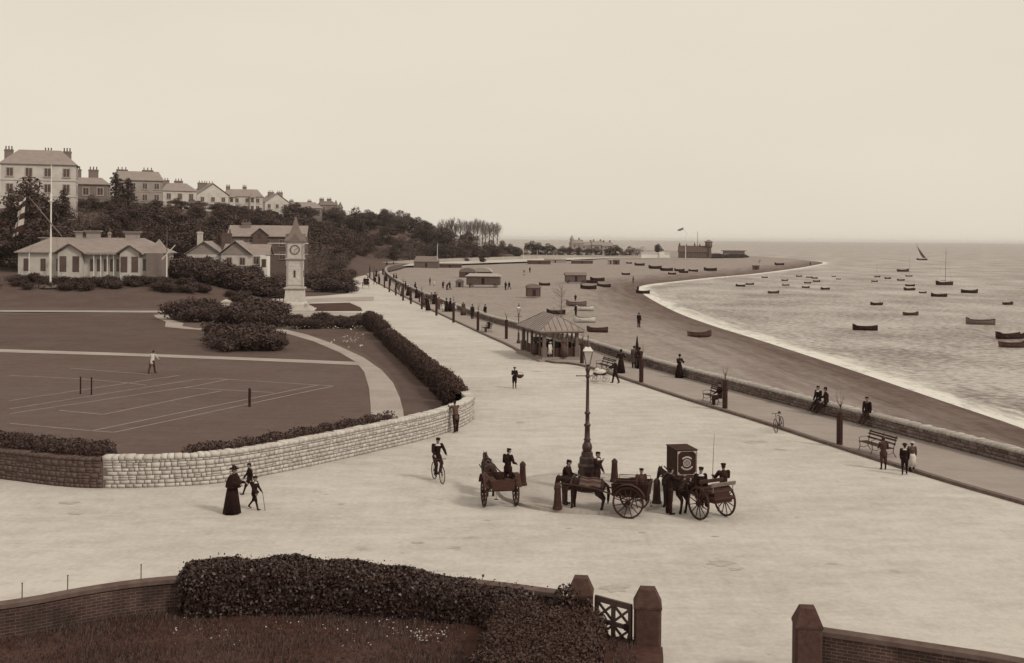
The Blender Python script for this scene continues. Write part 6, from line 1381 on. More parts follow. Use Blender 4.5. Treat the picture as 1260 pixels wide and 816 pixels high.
# grass, weeds and flowers in the foreground bed
n = 26000; X = RNG.uniform(-13, 3.0, n); Y = RNG.uniform(24.2, 29.4, n); k = inside(np.stack([X, Y], 1), inner) & ~((X > -1) & (Y < 28.6) & (X < 2.4)); X, Y = X[k], Y[k]; n = len(X)
patch = .5 + .5 * np.sin(X * 1.3 + np.sin(Y * 2)) * np.sin(Y * 1.9 + X * .4); hgt = RNG.uniform(.03, .13, n) * (.4 + patch); a = RNG.uniform(0, 2 * PI, n); w_ = .012
V = np.stack([np.stack([X - w_ * np.cos(a), Y - w_ * np.sin(a), np.full(n, GZ)], 1), np.stack([X + w_ * np.cos(a), Y + w_ * np.sin(a), np.full(n, GZ)], 1), np.stack([X + .05 * np.sin(a) + w_ * .3, Y + .05 * np.cos(a), GZ + hgt], 1), np.stack([X + .05 * np.sin(a) - w_ * .3, Y + .05 * np.cos(a), GZ + hgt], 1)], 1).reshape(-1, 3)
o = link('grass', arr_mesh('grass', V, np.arange(4 * n).reshape(-1, 4), np.repeat(np.clip(RNG.uniform(0, 1, n) * .6 + patch * .4, 0, 1), 4)), mat('dry_grass', .012, .09, 3, tone=True)); tag(o, 'short dry grass and weeds in the foreground garden', 'grass', kind='stuff')
def flowers(pts, size, label):
    V, F, T = leaf_cloud(np.asarray(pts), size, np.tile([[0, -.4, 1]], (len(pts), 1)), .4); tag(link('flowers', arr_mesh('flowers', V, F, T), mat('white_petal', .25, .5, 3, tone=True)), label, 'flowers', kind='stuff')
pts = []
for cx_, cy_, rr, m_ in ((-4.2, 27.6, .8, 18), (-3.1, 28.0, .7, 14), (-2.2, 27.4, .9, 60), (-1.8, 27.0, .7, 34), (-5.6, 27.8, .7, 8), (-7.6, 27.4, 1.1, 14), (-6.8, 26.9, .8, 16), (-3.6, 26.6, .5, 8)):
    q = RNG.normal(size=(m_, 2)) * rr * .5; pts += [(cx_ + a, cy_ + b_ * .5, GZ + random.uniform(.12, .32)) for a, b_ in q]
flowers(pts, .036, 'small white flowers scattered at the foot of the ivy')
pts = [tuple(G(random.uniform(335, 460), random.uniform(401, 406), .25)) for _ in range(120)] + [tuple(G(random.gauss(432, 9), random.gauss(420, 3), .2)) for _ in range(60)]
flowers([(p[0], p[1], p[2] + random.uniform(0, .3)) for p in pts], .16, 'pale flowers in the borders before the clock tower')
# young trees in tall wooden guards along the kerb
def guard(i, x, y, ytop, label, wd=.27):
    p = prm(x, y); root = empty('young_tree', p, random.uniform(0, 1), label, 'tree', 'young trees in guards along the promenade'); h = (y - ytop) / (y - 295) * H
    b = MB(); n = 10
    for k in range(n): a = 2 * PI * k / n; b.box((wd / 2 * math.cos(a), wd / 2 * math.sin(a), h / 2), (.03, wd * .27, h), rz=a)
    g_ = b.build('guard', M_tb, root)
    b = MB()
    for z in (.25, h * .55, h - .12): b.lathe([(wd / 2 + .02, z - .02), (wd / 2 + .02, z + .02)], 12)
    b.build('hoop', M_iron, g_)
    r = random.Random(i); b = MB(); b.tube([(0, 0, 0), (.02, 0, h), (.05, .02, h + .4)], [.035, .025, .02], 5)
    for k in range(9): a = r.uniform(0, 6.28); b.tube([(.04, .02, h + r.uniform(-.1, .4)), (.12 * math.cos(a), .12 * math.sin(a), h + .5), (r.uniform(.12, .35) * math.cos(a), r.uniform(.12, .35) * math.sin(a), h + r.uniform(.6, 1.2))], [.012, .007, .003], 4, cap=False)
    b.build('trunk', M_bark, root); return root
gl_ = [(1033, 547, 508), (892, 502.5, 468), (789, 470.5, 443), (716, 447, 423), (623, 417, 394), (588, 407, 384), (558, 397, 373), (537, 388.5, 367), (519, 380.5, 361), (505.5, 374, 358), (496, 370, 350), (487, 363.5, 350), (479, 359.5, 346), (473, 354.5, 341), (466, 349.5, 338), (460, 345.5, 334), (455, 341, 330)]
gn = ['nearest guarded sapling, beside the empty bench', 'guarded sapling right beside the seated man on the bench', 'guarded sapling in front of the grey-coated man', 'guarded sapling just right of the shelter', 'guarded sapling immediately left of the small street lamp', 'second guarded sapling left of the small street lamp', 'third guarded sapling left of the small street lamp', 'fourth guarded sapling left of the small street lamp', 'fifth guarded sapling left of the small street lamp', 'sixth guarded sapling left of the small street lamp', 'tall guarded sapling midway along the far promenade', 'guarded sapling just past the tall one midway', 'sixth guarded sapling from the far end of the promenade', 'fifth-farthest guarded sapling on the promenade', 'fourth-farthest guarded sapling on the promenade', 'third-farthest guarded sapling near the road bend', 'farthest guarded sapling at the road bend']
for i, ((x, y, t), lb) in enumerate(zip(gl_, gn)): guard(i, x, y, t, lb)
# wispy sapling behind the shelter
r = random.Random(5); p = G(690, 424, -.5); ws = empty('bare_tree', p, 0, 'wispy leafless sapling rising behind the shelter roof', 'tree'); b = MB(); tw = MB(); b.tube([(0, 0, 0), (0, 0, 3), (.1, 0, 6)], [.07, .05, .02], 6)
for k in range(34): a = r.uniform(0, 6.28); z = r.uniform(2.4, 5.6); e = (r.uniform(.5, 1.3) * math.cos(a), r.uniform(.5, 1.3) * math.sin(a), z + r.uniform(.2, .9)); b.tube([(0, 0, z), e], [.014, .005], 4, cap=False); [tw.tube([Vector(e) * t + Vector((0, 0, z)) * (1 - t), Vector(e) * t + Vector((0, 0, z)) * (1 - t) + Vector((r.uniform(-.3, .3), r.uniform(-.3, .3), r.uniform(.1, .4)))], [.007, .003], 3, cap=False) for t in (.3, .5, .7, .9)]
b.build('trunk', M_barkp, ws); tw.build('twigs', M_barkp, ws)
# pale inland wall beyond the bend
IW = chaikin([Vector(G(x, y)[:2]) for x, y in ((409, 339), (413, 334.5), (438, 331), (484, 326.3), (505, 324.5), (550, 322), (600, 320.2), (650, 318.6), (710, 317))], 2)
strip('far_wall', IW, .5, 0, 1.35, mat('far_wall_stone', .25, .33, .3), kind=None, side=1)
tag(bpy.data.objects['far_wall'], 'long pale wall below the wood beyond the bend of the road', 'wall')
# ------------------------------------------------------------------ boats
M_hull = mat('tarred_hull', .010, .020, 3); M_hullg = mat('grey_hull', .10, .15, 3); M_hullw = mat('white_hull', .48, .6, 3); M_hullb = mat('brown_hull', .028, .05, 3)
def rowboat(m, L=4.2, B=.78, D=.62, name='rowing_boat', full=True):
    root = empty(name, (0, 0, -500)); ns, nc = 15, 9; V = []; F = []
    def sec(t, g, dz=0):
        bt = B * g * (math.sin(PI * min(t * .93 + .02, 1)) ** .55 if t < .55 else math.sin(PI * (.5115 + (t - .55) * .62)) ** .9); bt = max(bt, .03)
        sh = D * (1 + .28 * (2 * t - 1) ** 2 + (.18 if t < .1 else 0)); kz = .02 + .14 * max(0, 1 - t / .18) ** 2 * D * 2; r = []
        for k in range(nc):
            a = PI * k / (nc - 1); x = -math.cos(a); z = 1 - math.sin(a) ** .62
            r.append(((t - .5) * L, bt * x * (.82 + .18 * z), kz + (sh - kz) * z + dz))
        return r
    for g, dz in ((1, 0), (.93, .04)):
        for i in range(ns): V += [(p[0] * (1 if g == 1 else .975), p[1], p[2] + (dz if abs(p[1]) < B * .6 else 0)) for p in sec(i / (ns - 1), g)]
    o2 = ns * nc
    for i in range(ns - 1):
        for k in range(nc - 1):
            a = i * nc + k; F.append((a, a + nc, a + nc + 1, a + 1)); a += o2; F.append((a + 1, a + nc + 1, a + nc, a))
        for k in (0, nc - 1): a = i * nc + k; F.append((a, a + nc, a + nc + o2, a + o2) if k else (a + o2, a + o2 + nc, a + nc, a))
    for i in (0, ns - 1):
        for k in range(nc - 1): a = i * nc + k; F.append((a, a + 1, a + 1 + o2, a + o2))
    me = bpy.data.meshes.new('hull'); me.from_pydata(V, [], F); me.polygons.foreach_set('use_smooth', [True] * len(me.polygons)); link('hull', me, m, root)
    if full:
        for t in (.3, .5, .72): b = MB(); b.box(((t - .5) * L, 0, D * .72), (.2, B * 1.75, .04)); b.build('thwart', M_midw, root)
        b = MB()
        for s in (-1, 1): b.tube([((t - .5) * L, s * (abs(sec(t, 1)[0][1]) + .01), sec(t, 1)[0][2]) for t in np.linspace(0, 1, 12)], .03, 5)
        b.build('gunwale', M_brown, root)
    return root
PBO = {'dark': rowboat(M_hull), 'brown': rowboat(M_hullb), 'grey': rowboat(M_hullg), 'white': rowboat(M_hullw)}
ub = set()
def boat(kind, x, y, lpx, rz, label, z=None, group=None, sink=.18, mast=0, name='rowing_boat', tilt=0):
    src = PBO[kind]; p = G(x, y, SEA if z is None else z)
    if z == 'b': pass
    o = src if src.name not in ub else copy_tree(src); ub.add(src.name); ub.add(o.name)
    if o is not src: o.name = name
    L = lpx * p.y / FPX; c = abs(math.cos(rz)); s = L / 4.0 / max(c, .5); o.location = (p.x, p.y, p.z - sink * s); o.rotation_euler = (tilt, 0, rz); o.scale = (s, s, s * (1.35 if kind != 'white' else 1.6)); tag(o, label, 'boat', group)
    if mast:
        h = mast * p.y / FPX / s; b = MB(); b.tube([(.3, 0, .1), (.3 + .02 * h, 0, h)], [.05, .02], 6); b.tube([(-.9, 0, .9), (.3, 0, 1.0)], [.03, .03], 5); b.build('mast', M_dark, o)
        b = MB(); b.tube([(-2, 0, .7), (.3 + .018 * h, 0, h * .92), (2, 0, .7)], .012, 3, cap=False); b.build('rigging', M_dark, o)
    return o
def z5(a, b): return 800 + a / 4.08, 240 + b / 4.08
def z6(a, b): return 1020 + a / 4.08, 240 + b / 4.08
GB = 'boats moored in the bay'
bl = [(z5(453, 459), 10, 'moored boat nearest the beach bend, leftmost of all'), (z5(501, 451), 10, 'moored boat just right of the leftmost one'), (z5(575, 416), 7, 'small moored boat closest under the far beach, left side'), (z5(676, 431), 7.5, 'tiny moored boat directly above the similar one left of centre'), (z5(680, 456), 9, 'pale-sided moored boat below the tiny one left of centre'), (z5(620, 494), 13.5, 'lowest moored boat on the left side of the fleet'),
      (z5(747, 410), 7, 'far small moored boat close to the spit shore'), (z5(798, 415), 6.5, 'far small moored boat touching its right-hand neighbour'), (z5(825, 420), 7.5, 'far moored boat just right of the touching neighbour'), (z5(836, 436), 8.5, 'far moored boat under the touching pair'), (z5(790, 444), 8, 'moored boat left and below the touching pair'), (z5(781, 466), 8.5, 'moored boat in the lower row of the spit group'), (z5(878, 475), 11, 'largest dark moored boat right of the spit group'), (z5(922, 411), 5, 'tiny far moored boat under the spit tip'), (z5(945, 424), 5.5, 'second tiny far moored boat under the spit tip'),
      (z6(229, 436), 7, 'small moored boat under the little masted one'), (z6(295, 421), 8, 'small moored boat right of the little masted one'), (z6(372, 385), 14, 'long thin dark moored boat, farthest of the right group'), (z6(361, 430), 8.5, 'small moored boat below the long thin one'), (z6(407, 458), 10, 'moored boat on top of the overlapping pair'), (z6(403, 479), 14, 'moored boat at the bottom of the overlapping pair'), (z6(471, 493), 9, 'small moored boat right of the overlapping pair'), (z6(552, 511), 17.5, 'moored boat below and left of the big sloop'), (z6(705, 492), 17, 'dark moored boat right of the big sloop'),
      (z6(238, 553), 15, 'moored boat alone in the middle of the bay'), (z6(411, 604), 18, 'moored boat alone right of the middle of the bay'), (z6(181, 679), 27.5, 'nearest dark moored boat alone toward the beach'), (z6(900, 551), 14, 'moored boat highest of those at the right edge'), (z6(905, 722), 34, 'upper of two long dark boats at the right edge'), (z6(925, 765), 32, 'lower of two long dark boats at the right edge')]
for i, ((x, y), l, lb) in enumerate(bl):
    boat('grey' if 'pale-sided' in lb else ('brown' if i % 4 == 1 else 'dark'), x, y, l, R((i * 37) % 50 - 25) + (PI if i % 2 else 0), lb, group=GB)
boat('grey', *z6(760, 650), 31, R(-14), 'long pale grey boat low in the water toward the right edge', group=GB)
boat('grey', *z6(401, 410), 8, 0, 'small pale masted boat above the overlapping pair', mast=20, group=GB)
boat('dark', *z6(243, 413), 7, PI, 'little masted boat at the left of the right-hand group', mast=13, group=GB)
boat('dark', *z6(578, 452), 20, R(5), 'big dark sloop with tall bare mast', mast=35, group=GB, name='sloop')
# fishing smack under way near the horizon
p = G(*z6(467, 327), SEA); s = copy_tree(PBO['dark']); s.name = 'sailing_boat'; s.location = (p.x, p.y, p.z - .2); k = 12.5 * p.y / FPX / 4.2; s.scale = (k, k, k); tag(s, 'far sailing boat with slanting mast near the horizon', 'boat')
b = MB(); b.tube([(.4, 0, .5), (-2.6, 0, 7.0)], [.06, .03], 5); b.tube([(1.6, 0, .6), (.9, 0, 2.0)], .04, 5); b.build('mast', M_dark, s)
b = MB(); b.add([(.35, .02, 1.0), (-2.2, .02, 6.2), (-.6, .02, 2.2), (1.6, .02, .9), (.35, -.02, 1.0), (-2.2, -.02, 6.2), (-.6, -.02, 2.2), (1.6, -.02, .9)], [(0, 3, 2, 1), (4, 5, 6, 7), (0, 1, 5, 4), (1, 2, 6, 5), (2, 3, 7, 6), (3, 0, 4, 7)]); b.build('sail', M_hullg, s)
# boats on the beach
def bz(x, y):
    z = -.8
    for _ in range(4): p = G(x, y, z); P2 = np.array([[p.x, p.y]]); z = float(beach_z(P2, shore_ds(P2))[0])
    return z
def bboat(kind, x, y, l, rz, label, **k): return boat(kind, x, y, l, rz, label, z=bz(x, y), group='boats drawn up on the beach', sink=0, **k)
bboat('white', 719, 397, 26, R(3), 'white boat on the beach with a man at its stern'); bboat('white', 719, 382.5, 22, R(2), 'white boat on the beach behind the one with the man'); bboat('grey', 709, 377, 24, R(-3), 'grey boat on the beach behind the white pair')
bboat('brown', 735, 409, 25, R(-4), 'dark brown boat nearest the sea wall right of the shelter'); bboat('dark', 684, 387, 22, R(4), 'dark boat on the beach just above the shelter roof')
bboat('brown', 861, 415.5, 28, R(12) + PI, 'dark boat lying alone at the water line, nearest of all'); bboat('dark', 791, 361.5, 16, R(-10), 'dark boat being launched at the bend of the shore')
for x, y, l, rz, lb in ((735, 346, 17, -3, 'dark beached boat just right of the tarpaulined hut, upper'), (727, 348.5, 16, -2, 'dark beached boat under the upper one by the tarpaulined hut'), (724, 356, 19, -5, 'decked dark beached boat below the tarpaulined hut'), (743, 353.5, 16, -6, 'dark beached boat touching the decked one'), (670, 351.5, 13, -5, 'dark beached boat directly right of the round-topped machine'), (770, 338.5, 10, 0, 'dark beached boat alone in the middle of the far beach'),
                  (787, 327, 12, -4, 'dark beached boat at the left of the far row'), (774, 324.5, 7, 0, 'tiny dark beached boat at the far left of the far row'), (806, 331, 15, -12, 'slanting beached boat, first of the long far row'), (820, 333.5, 15, -6, 'slanting beached boat, second of the long far row'), (827, 338, 9.5, -8, 'short beached boat below the long far row'), (836, 334, 12, -10, 'slanting beached boat, third of the long far row'), (841, 336, 11, -5, 'beached boat tucked under the third of the far row'), (853, 334.5, 11, -6, 'slanting beached boat, fourth of the long far row'), (874, 333.5, 15, -8, 'largest beached boat right end of the long far row'), (959, 326.5, 11, -6, 'beached boat alone on the spit')):
    bboat('dark', x, y, l, R(rz), lb)
# ------------------------------------------------------------------ bathing machines, huts and tents on the beach
M_can = mat('canvas', .12, .17, 2); M_canp = mat('pale_canvas', .26, .36, 2)
def cabin(x, y, lpx, h, d, rz, label, wm, rm, roof='hip', wheels=True, name='bathing_machine', cat='bathing machine', lift=.55, rh=.5, stripes=False, group=None):
    z = bz(x, y) if y > 321 and x > 480 else 0; p = G(x, y, z); L = lpx * p.y / FPX; root = empty(name, p, rz, label, cat, group); b = MB(); b.box((0, 0, lift + h / 2), (L, d, h)); bo = b.build('body', wm, root)
    b = MB(); n = int(L / .35)
    for i in range(n): b.box((-L / 2 + (i + .5) * L / n, -d / 2 - .01, lift + h / 2), (.05, .03, h * .97))
    b.build('boarding', M_brown if not stripes else M_canp, bo)
    if roof == 'round':
        b = MB(); q = []; k = 12
        for i in range(k + 1): a = PI * i / k; q.append((-(L / 2 + .12) * math.cos(a), lift + h + rh * math.sin(a)))
        for yy in (-d / 2 - .15, d / 2 + .15): b.v += [(u, yy, v) for u, v in q]
        b.f += [(i, i + 1, k + 2 + i, k + 1 + i) for i in range(k)] + [tuple(range(k, -1, -1)), tuple(range(k + 1, 2 * k + 2))]; b.build('roof', rm, root)
    else: gable_roof(L, d, lift + h + .08, rh, ov=.2, hip=(.8 if roof == 'hip' else .05)).build('roof', rm, root)
    if wheels:
        for s in (-1, 1):
            for q in (-1, 1): wheel(.42, root, (s * L * .36, q * (d / 2 + .08), .42), 8, .06).rotation_euler = (0, 0, PI / 2)
    b = MB(); b.box((0, -d / 2 - .02, lift + h * .45), (.6, .05, h * .75)); b.build('door', M_dark, root); return root
cabin(595, 353.5, 41, 1.9, 3.0, R(-4), 'long pale-roofed bathing saloon on wheels on the beach', mat('tan_boards', .07, .10, 1), M_canp, rh=.55)
cabin(576, 341.5, 20, 1.5, 3, R(-8), 'left of two round-topped dark tents behind the bathing saloon', M_brk, M_can, 'round', False, 'beach_tent', 'tent', 0, 1.2); cabin(594, 340, 22, 1.3, 3, R(-8), 'right of two round-topped dark tents behind the bathing saloon', M_brk, M_canp, 'round', False, 'beach_tent', 'tent', 0, 1.2)
cabin(525, 329.5, 30, 2.2, 5, R(0), 'pale boarded hut with hipped roof at the bend of the sea wall', mat('hut_boards', .10, .14, 1), M_can, 'hip', False, 'beach_hut', 'hut', 0, 1.9)
cabin(708, 348.5, 25, 1.7, 3, R(4), 'boarded machine with sheeted roof left of the beached boats', mat('tarp_boards', .08, .12, 1), M_can, 'gable', True, lift=.3, rh=.6)
cabin(656, 366.5, 16, 1.6, 2.0, R(10), 'round-topped bathing machine alone on the beach', mat('machine_side', .06, .09, 1), M_can, 'round', False, lift=.25, rh=.75)
cabin(565.5, 353.5, 9.5, 1.2, 1.6, 0, 'small round pale tent left of the bathing saloon', M_can, M_can, 'round', False, 'beach_tent', 'tent', 0, .6)
cabin(683, 323.5, 26, 1.4, 5, 0, 'low white kiosk with dark openings on the far beach', M_canp, M_slate2, 'gable', False, 'kiosk', 'kiosk', 0, .5)
cabin(751, 325.5, 6, 2.0, 2.5, 0, 'tiny white hut on the far beach', M_canp, M_canp, 'gable', False, 'beach_hut', 'hut', 0, .3)
cabin(758, 325.5, 8, 1.7, 2.5, 0, 'tiny dark shed beside the white hut', M_brk, M_brk, 'gable', False, 'beach_hut', 'hut', 0, .3)
cabin(663, 325, 28, 1.3, 6, 0, 'long low dark shed left of the white kiosk', M_brk, M_brk, 'gable', False, 'shed', 'shed', 0, .3)
cabin(716, 324.5, 26, 1.3, 5, 0, 'long low dark shed right of the white kiosk', M_brk, M_dim, 'gable', False, 'shed', 'shed', 0, .3)
cabin(554, 329.5, 28, 1.2, 4, 0, 'low dark shed attached right of the hipped hut', M_brk, M_brk, 'gable', False, 'shed', 'shed', 0, .3)
cabin(447, 326.5, 13, 2.4, 3.5, 0, 'small dark rustic shelter behind the far wall', M_brk, M_brk, 'gable', False, 'garden_hut', 'hut', 0, .9)
# far villas, white sheds and the lookout station
for i, (x, w_, h, lb) in enumerate(((709, 8, 7.6, 'pale turreted villa at the left of the far group'), (722, 11, 6.2, 'pale villa with chimneys in the middle of the far group'), (735, 9, 6.6, 'pale villa next to the tallest trees of the far group'), (747, 8, 6.0, 'pale villa at the right of the far group'))):
    v = house(lb, x, 311, 760, w_, 8, h - 1.5, 2.4, R(8), wm=M_wall2, rm=M_slate2, storeys=2, nf=2, nr=1, hip=1.2, chim=((-.3, 0), (.25, .1)), cw=1.0, cz=.8, ww=1.3, name='villa', cat='villa', group='villas beyond the beach')
    if i == 0: b = MB(); b.lathe([(1.3, 0), (1.3, h + 1), (1.6, h + 1.1), (.05, h + 4.2)], 8, (-3.6, -3, 0)); b.build('turret', M_wall2, v)
w1 = A(806, 316, 640); wb = empty('boat_shed', (w1.x, w1.y, 0), 0, 'low white shed left of the lookout station', 'shed'); b = MB(); b.box((0, 0, 1.1), (16, 5, 2.2)); b.box((3.5, -.5, 1.6), (3, 5, 3.2)); b.build('wall', M_white, wb); gable_roof(16, 5, 2.3, .8, ov=.2).build('roof', M_canp, wb)
def fl(x, y, Z): q = A(x, y, Z); return q
ls = empty('lookout_station', (fl(852, 318, 640).x, 640, .2), R(-6), 'dark brick lookout station with long slate roof and chimneys on the point', 'lookout station')
b = MB(); b.box((0, 0, 1.3), (15.5, 7, 3.6)); b.add([(-7.75, -3.5, 3.1), (-7.75, 3.5, 3.1), (-7.75, 0, 6.6), (7.75, -3.5, 3.1), (7.75, 3.5, 3.1), (7.75, 0, 6.6)], [(0, 2, 1), (3, 4, 5), (0, 3, 5, 2), (1, 2, 5, 4)]); b.build('wall', M_brk, ls); rfl = gable_roof(15.5, 7, 3.2, 3.6, ov=.35, hip=.1).build('roof', mat('dark_slate', .05, .075, 1), ls)
for x in (-7.2, -3.4, 1.2, 4.0): chimney(rfl, x, 0, 5.4, 7.9 if x < -7 or 1 < x < 2 else 7.3, .8, .7, 1, M_brk)
for x in (-5.5, -3, 0, 2.5, 5.3): window(ls, x, 1.7, .9, 1.5, 'f', 3.5, M_dim)
tw = empty('lookout_tower', (fl(871.5, 318, 640).x, 639, .2), 0, 'slim dark lookout tower with windowed cabin on the point', 'tower'); b = MB(); b.lathe([(1.7, 0), (1.5, 5.5), (2.0, 6.3), (2.0, 8.9)], 8); b.build('wall', M_brk, tw); b = MB(); b.lathe([(2.9, 8.9), (2.9, 9.0), (.1, 10.3)], 8); b.build('roof', M_dim, tw)
for k in range(8): a = PI / 4 * k + PI / 8; b = MB(); b.box((1.88 * math.cos(a), 1.88 * math.sin(a), 8.0), (.1, .9, .9), rz=a); b.build('window', M_wall2, tw)
for x, h, lb in ((843.5, 13, 'white flagpole before the lookout station, left of two'), (858, 15, 'thin flagpole behind the lookout station, right of two')):
    q = fl(x, 318, 634 if x < 850 else 648); b = MB(); b.lathe([(.2, 0), (.17, h * .35), (.1, h)], 6); tag(b.build('flagpole', M_white if x < 850 else M_midw, None, (q.x, q.y, 0)), lb, 'flagpole')
q = fl(837, 283, 634); b = MB(); b.add([(-1.6, 0, 0), (-.2, .3, .7), (1.8, 0, 1.4), (1.7, 0, .2), (0, -.3, -.6), (-1.6, 0, -.5)], [(0, 1, 4, 5), (1, 2, 3, 4)]); fo = b.build('flag', M_midw, None, (q.x, q.y, q.z)); md = fo.modifiers.new('t', 'SOLIDIFY'); md.thickness = .03; tag(fo, 'small flag streaming from the left lookout flagpole', 'flag')
b = MB(); b.tube([(0, 0, 0), (A(843.5, 283, 634).x - q.x - .0, 0, -4.0)], .04, 4); 
tag(b.build('halyard', M_midw, None, (q.x + 1.6, q.y, q.z + .6)), 'thin line from the flag down to the left lookout flagpole', 'rope')
q = fl(903, 320, 700); pvn = empty('point_shelter', (q.x, q.y, .2), 0, 'low pale open-sided shelter on the dune right of the lookout tower', 'shelter'); b = MB(); b.box((0, 0, 3.6), (15, 4, .5)); b.build('roof', M_dim, pvn); b = MB(); b.box((0, .8, 2.0), (13, 2.6, 3.0)); b.build('wall', M_wall2, pvn)
# dune scrub on the point
for i in range(46):
    x = 875 + (915 - 875) * random.random(); zz = random.uniform(640, 690); q = A(x, 318, zz); put('shrub', (q.x, zz, -.6), random.uniform(1.6, 2.6), 'dark gorse bush in the thicket on the point', 'gorse on the point', 1.5)
cabin(930, 332, 8, 1.4, 2, R(-8), 'small dark hauling winch shed on the spit', M_brk, M_brk, 'gable', False, 'beach_hut', 'hut', 0, .3)
# fence posts and flag poles on the flats
for x, yt, yb, lb in ((538, 300, 329, 'white pole beside the hipped beach hut'), (644, 300, 316, 'pale pole among the trees on the flats')):
    q = G(x, yb if yb > 320 else 320, -.4); h = (yb - yt) / FPX * q.y; b = MB(); b.lathe([(.12, 0), (.07, h)], 6); tag(b.build('pole', M_white, None, q), lb, 'pole')
# ------------------------------------------------------------------ distant people
def far(kind, **k):
    base = dict(hat='cap', detail=False); base.update(k); o = person('x', (0, 0, -500), **base); return o
FP = {'man': far('man', hat='bowler'), 'walker': far('w', legs=((18, 5), (-18, 10)), arms=((15, 8, 20), (-12, 8, 15))), 'lady': far('l', skirt='long', hat='bonnet'), 'greylady': far('gl', skirt='long', hat='boater', hm=M_straw, cm=M_mid, sm=M_mid), 'paleman': far('pm', cm=M_mid, tm=M_mid),
      'child': far('c', h=1.2, skirt='short', sm=M_lt, cm=M_lt, hat='boater', hm=M_straw), 'darkchild': far('dc', h=1.2), 'seated': far('s', seat=.44, legs=((82, 88), (80, 80))), 'seatedlady': far('sl', seat=.44, legs=((82, 88), (80, 80)), skirt='long', hat='bonnet'), 'bent': far('b', lean=45, arms=((70, 8, 20), (60, 8, 20)))}
bake(); up = set()
def fp(kind, loc, rz, label, group=None):
    src = FP[kind]; o = src if kind not in up else copy_tree(src); up.add(kind)
    if o is not src: o.name = 'person'
    o.location = loc; o.rotation_euler = (0, 0, rz); o.scale = (1.15, 1.15, 1.04); tag(o, label, 'person', group)
    if group is None and 'group' in o: del o['group']
    return o
for x, y, k, lb in ((527, 382.5, 'lady', 'woman in black with the couple by the fifth sapling'), (525, 380, 'man', 'tall man in black directly behind the woman by the fifth sapling'), (531, 374.5, 'paleman', 'man in dull coat in the pair left of the fourth sapling'), (535, 374.5, 'lady', 'woman in dark dress in the pair left of the fourth sapling'), (549.5, 383.5, 'lady', 'left of two women in black side by side'), (554, 383.5, 'lady', 'right of two women in black side by side'), (545, 384, 'child', 'child in white by the two women in black'), (560.5, 383, 'child', 'pale child against the sea wall right of the two women'),
                    (581, 392.5, 'man', 'man in dark suit alone against the wall, mid promenade'), (495, 365, 'greylady', 'woman in grey among the strollers by the tall sapling'), (499, 357.5, 'man', 'dark-suited stroller close to the wall behind the woman in grey'), (512.5, 367, 'lady', 'woman in black walking alone between saplings'), (511, 359, 'man', 'man leaning at the wall beyond the lone woman'), (488, 357, 'walker', 'man striding by the far wall'), (484.5, 346, 'man', 'man in the dark knot at the far wall, left'), (487.5, 346.5, 'lady', 'woman in the dark knot at the far wall, right'), (467, 350, 'man', 'dark figure on the far promenade by the fourth-farthest sapling'), (461.5, 350, 'walker', 'dark figure walking just left of the fourth-farthest sapling'),
                    (455, 342, 'darkchild', 'small figure by the farthest sapling'), (505, 369, 'walker', 'man strolling between the lone woman and the tall sapling'), (502, 364, 'lady', 'woman in black at the edge of the strollers by the tall sapling'), (516, 372, 'man', 'man in dark suit right of the woman walking alone'), (491, 360, 'paleman', 'man in dull coat behind the strollers by the tall sapling'), (480, 352, 'man', 'dark stroller on the far promenade just before the wall curves'), (475, 346, 'lady', 'woman in black near the far wall curve'), (522, 376, 'greylady', 'woman in grey left of the tall man in black'), (540, 381, 'paleman', 'man in dull coat between the two couples'), (570, 388, 'greylady', 'woman in grey by the wall left of the lone dark man'), (471, 338.5, 'man', 'dark figure where the sea wall curves'), (463, 340.5, 'lady', 'woman in black near the road bend'), (445.5, 330.5, 'man', 'dark figure at the road bend against the far wall'), (476, 328.5, 'man', 'dark figure before the far wall, left of two'), (484, 327.8, 'walker', 'dark figure before the far wall, right of two'), (724.5, 452, 'darkchild', 'small dark figure behind the big lamp lantern')):
    z = .12 if x > 450 and y > 333 else 0; fp(k, G(x, y, z), random.uniform(-2.6, -.6) if random.random() < .5 else random.uniform(.5, 2.5), lb)
for x, y, k, lb in ((622, 357, 'man', 'dark figure, left of the pair right of the bathing saloon'), (626.5, 356.5, 'walker', 'dark figure, right of the pair right of the bathing saloon'), (645, 339, 'child', 'tall pale figure in white on the upper beach'), (645, 338.8, 'bent', 'dark stooping figure beside the pale one on the upper beach'), (652, 335.5, 'man', 'dark upright figure right of the pale one on the upper beach'), (545, 355, 'bent', 'stooping figure at the left of the beach group'), (550, 357, 'bent', 'stooping figure in the middle of the beach group'), (553.5, 357, 'walker', 'standing figure at the right of the beach group'), (529, 351, 'man', 'dark figure alone on the upper beach left'), (534, 352, 'child', 'child in white on the beach near the lone figure'),
                    (708.5, 390, 'man', 'man in dark clothes at the stern of the white boat'), (708, 371, 'darkchild', 'small figure beyond the white boats on the beach'), (779, 348.5, 'man', 'man standing alone on the far beach by the bend'), (786, 403, 'man', 'man standing alone on the near beach'), (785, 361, 'walker', 'man launching the boat at the bend of the shore'), (997, 327, 'man', 'tiny figure near the tip of the spit'), (934, 324, 'bent', 'tiny stooping figure on the spit'), (597, 391, 'man', 'dark figure on the beach close behind the wall'), (578, 354.5, 'darkchild', 'dark figure at the left end of the bathing saloon')):
    fp(k, G(x, y, bz(x, y)), random.uniform(-3, 3), lb)
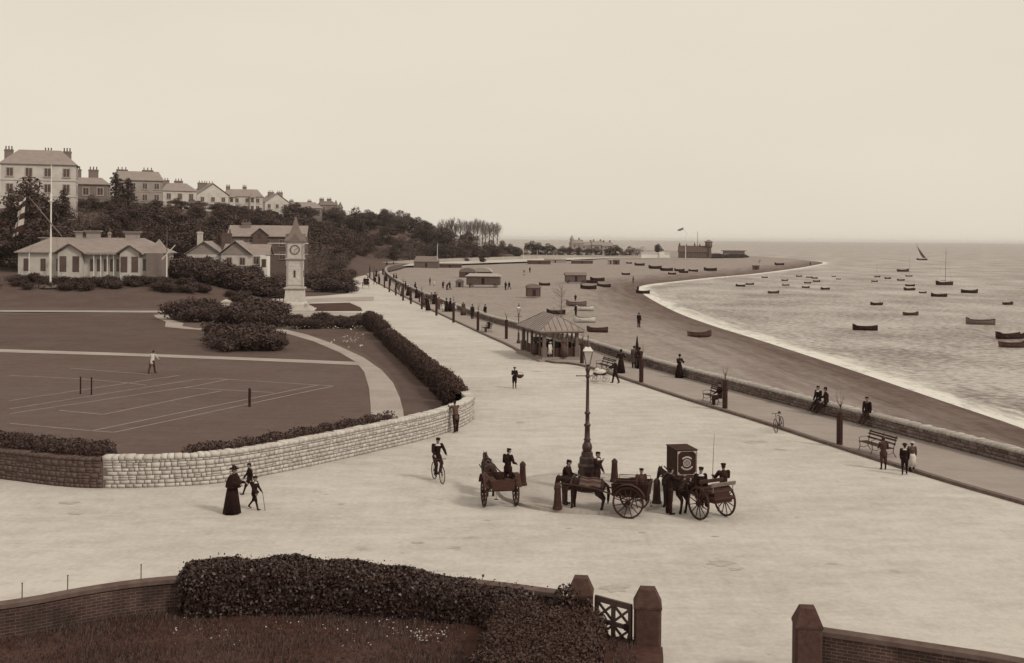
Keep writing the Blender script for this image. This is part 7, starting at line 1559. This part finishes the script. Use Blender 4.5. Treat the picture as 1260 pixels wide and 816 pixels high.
# carriage on the far road
c = G(450, 355); cr = trap('small distant open carriage coming up the far road', (c.x, c.y, 0), R(8), 'tub'); fp('seated', (c.x - .2, c.y, .85), R(8), 'left passenger in the distant carriage'); fp('seatedlady', (c.x + .35, c.y + .1, .85), R(8), 'right passenger in the distant carriage')
# shelter sitters
for i, (dx, dy, rz, k, lb) in enumerate(((-1.5, -.75, 0, 'seatedlady', 'dark figure at the left front of the shelter seat'), (-.9, -.75, 0, 'seated', 'second figure from the left on the shelter front seat'), (-1.2, -1.9, .6, 'child', 'child in white standing at the shelter entrance, left bay'), (.8, -.75, 0, 'seated', 'figure at the right front of the shelter seat, inner'), (1.4, -.75, 0, 'seatedlady', 'figure at the right front of the shelter seat, outer'), (-.75, -1.5, -1.6, 'seatedlady', 'figure facing left in the shelter, nearest the post'), (.75, -1.3, 1.6, 'seated', 'figure facing right in the shelter, nearest the post'), (1.9, -1.2, 2.2, 'darkchild', 'child standing in the right bay of the shelter'), (-1.9, -.4, .4, 'greylady', 'woman in grey standing at the left side of the shelter'), (.3, -1.9, .2, 'greylady', 'woman in grey behind the middle post of the shelter'))):
    q = Matrix.Rotation(SRZ, 3, 'Z') @ Vector((dx * .8, dy * 1.5 - .5, 0)); fp(k, (S0.x + q.x, S0.y + q.y, .34), SRZ + rz, lb, 'sitters in the shelter')
for o in list(bpy.data.objects):
    if o.location.z < -400 and o.parent is None:
        for ch in list(o.children_recursive): bpy.data.objects.remove(ch)
        bpy.data.objects.remove(o)
# ------------------------------------------------------------------ sea haze
b = MB(); b.box((0, 9000, 12.0), (100000, 38000, 42.0)); hz = b.build('haze', None); hz['kind'] = 'stuff'
hm_ = bpy.data.materials.new('haze_air'); hm_.use_nodes = True; N = hm_.node_tree.nodes; N.remove(N['Principled BSDF']); pv_ = N.new('ShaderNodeVolumePrincipled')
pv_.inputs['Color'].default_value = (.99, .98, .97, 1); pv_.inputs['Density'].default_value = 6.5e-5; hm_.node_tree.links.new(pv_.outputs[0], N['Material Output'].inputs['Volume']); hz.data.materials.append(hm_)
tag(hz, 'thin pale sea haze over the whole bay')
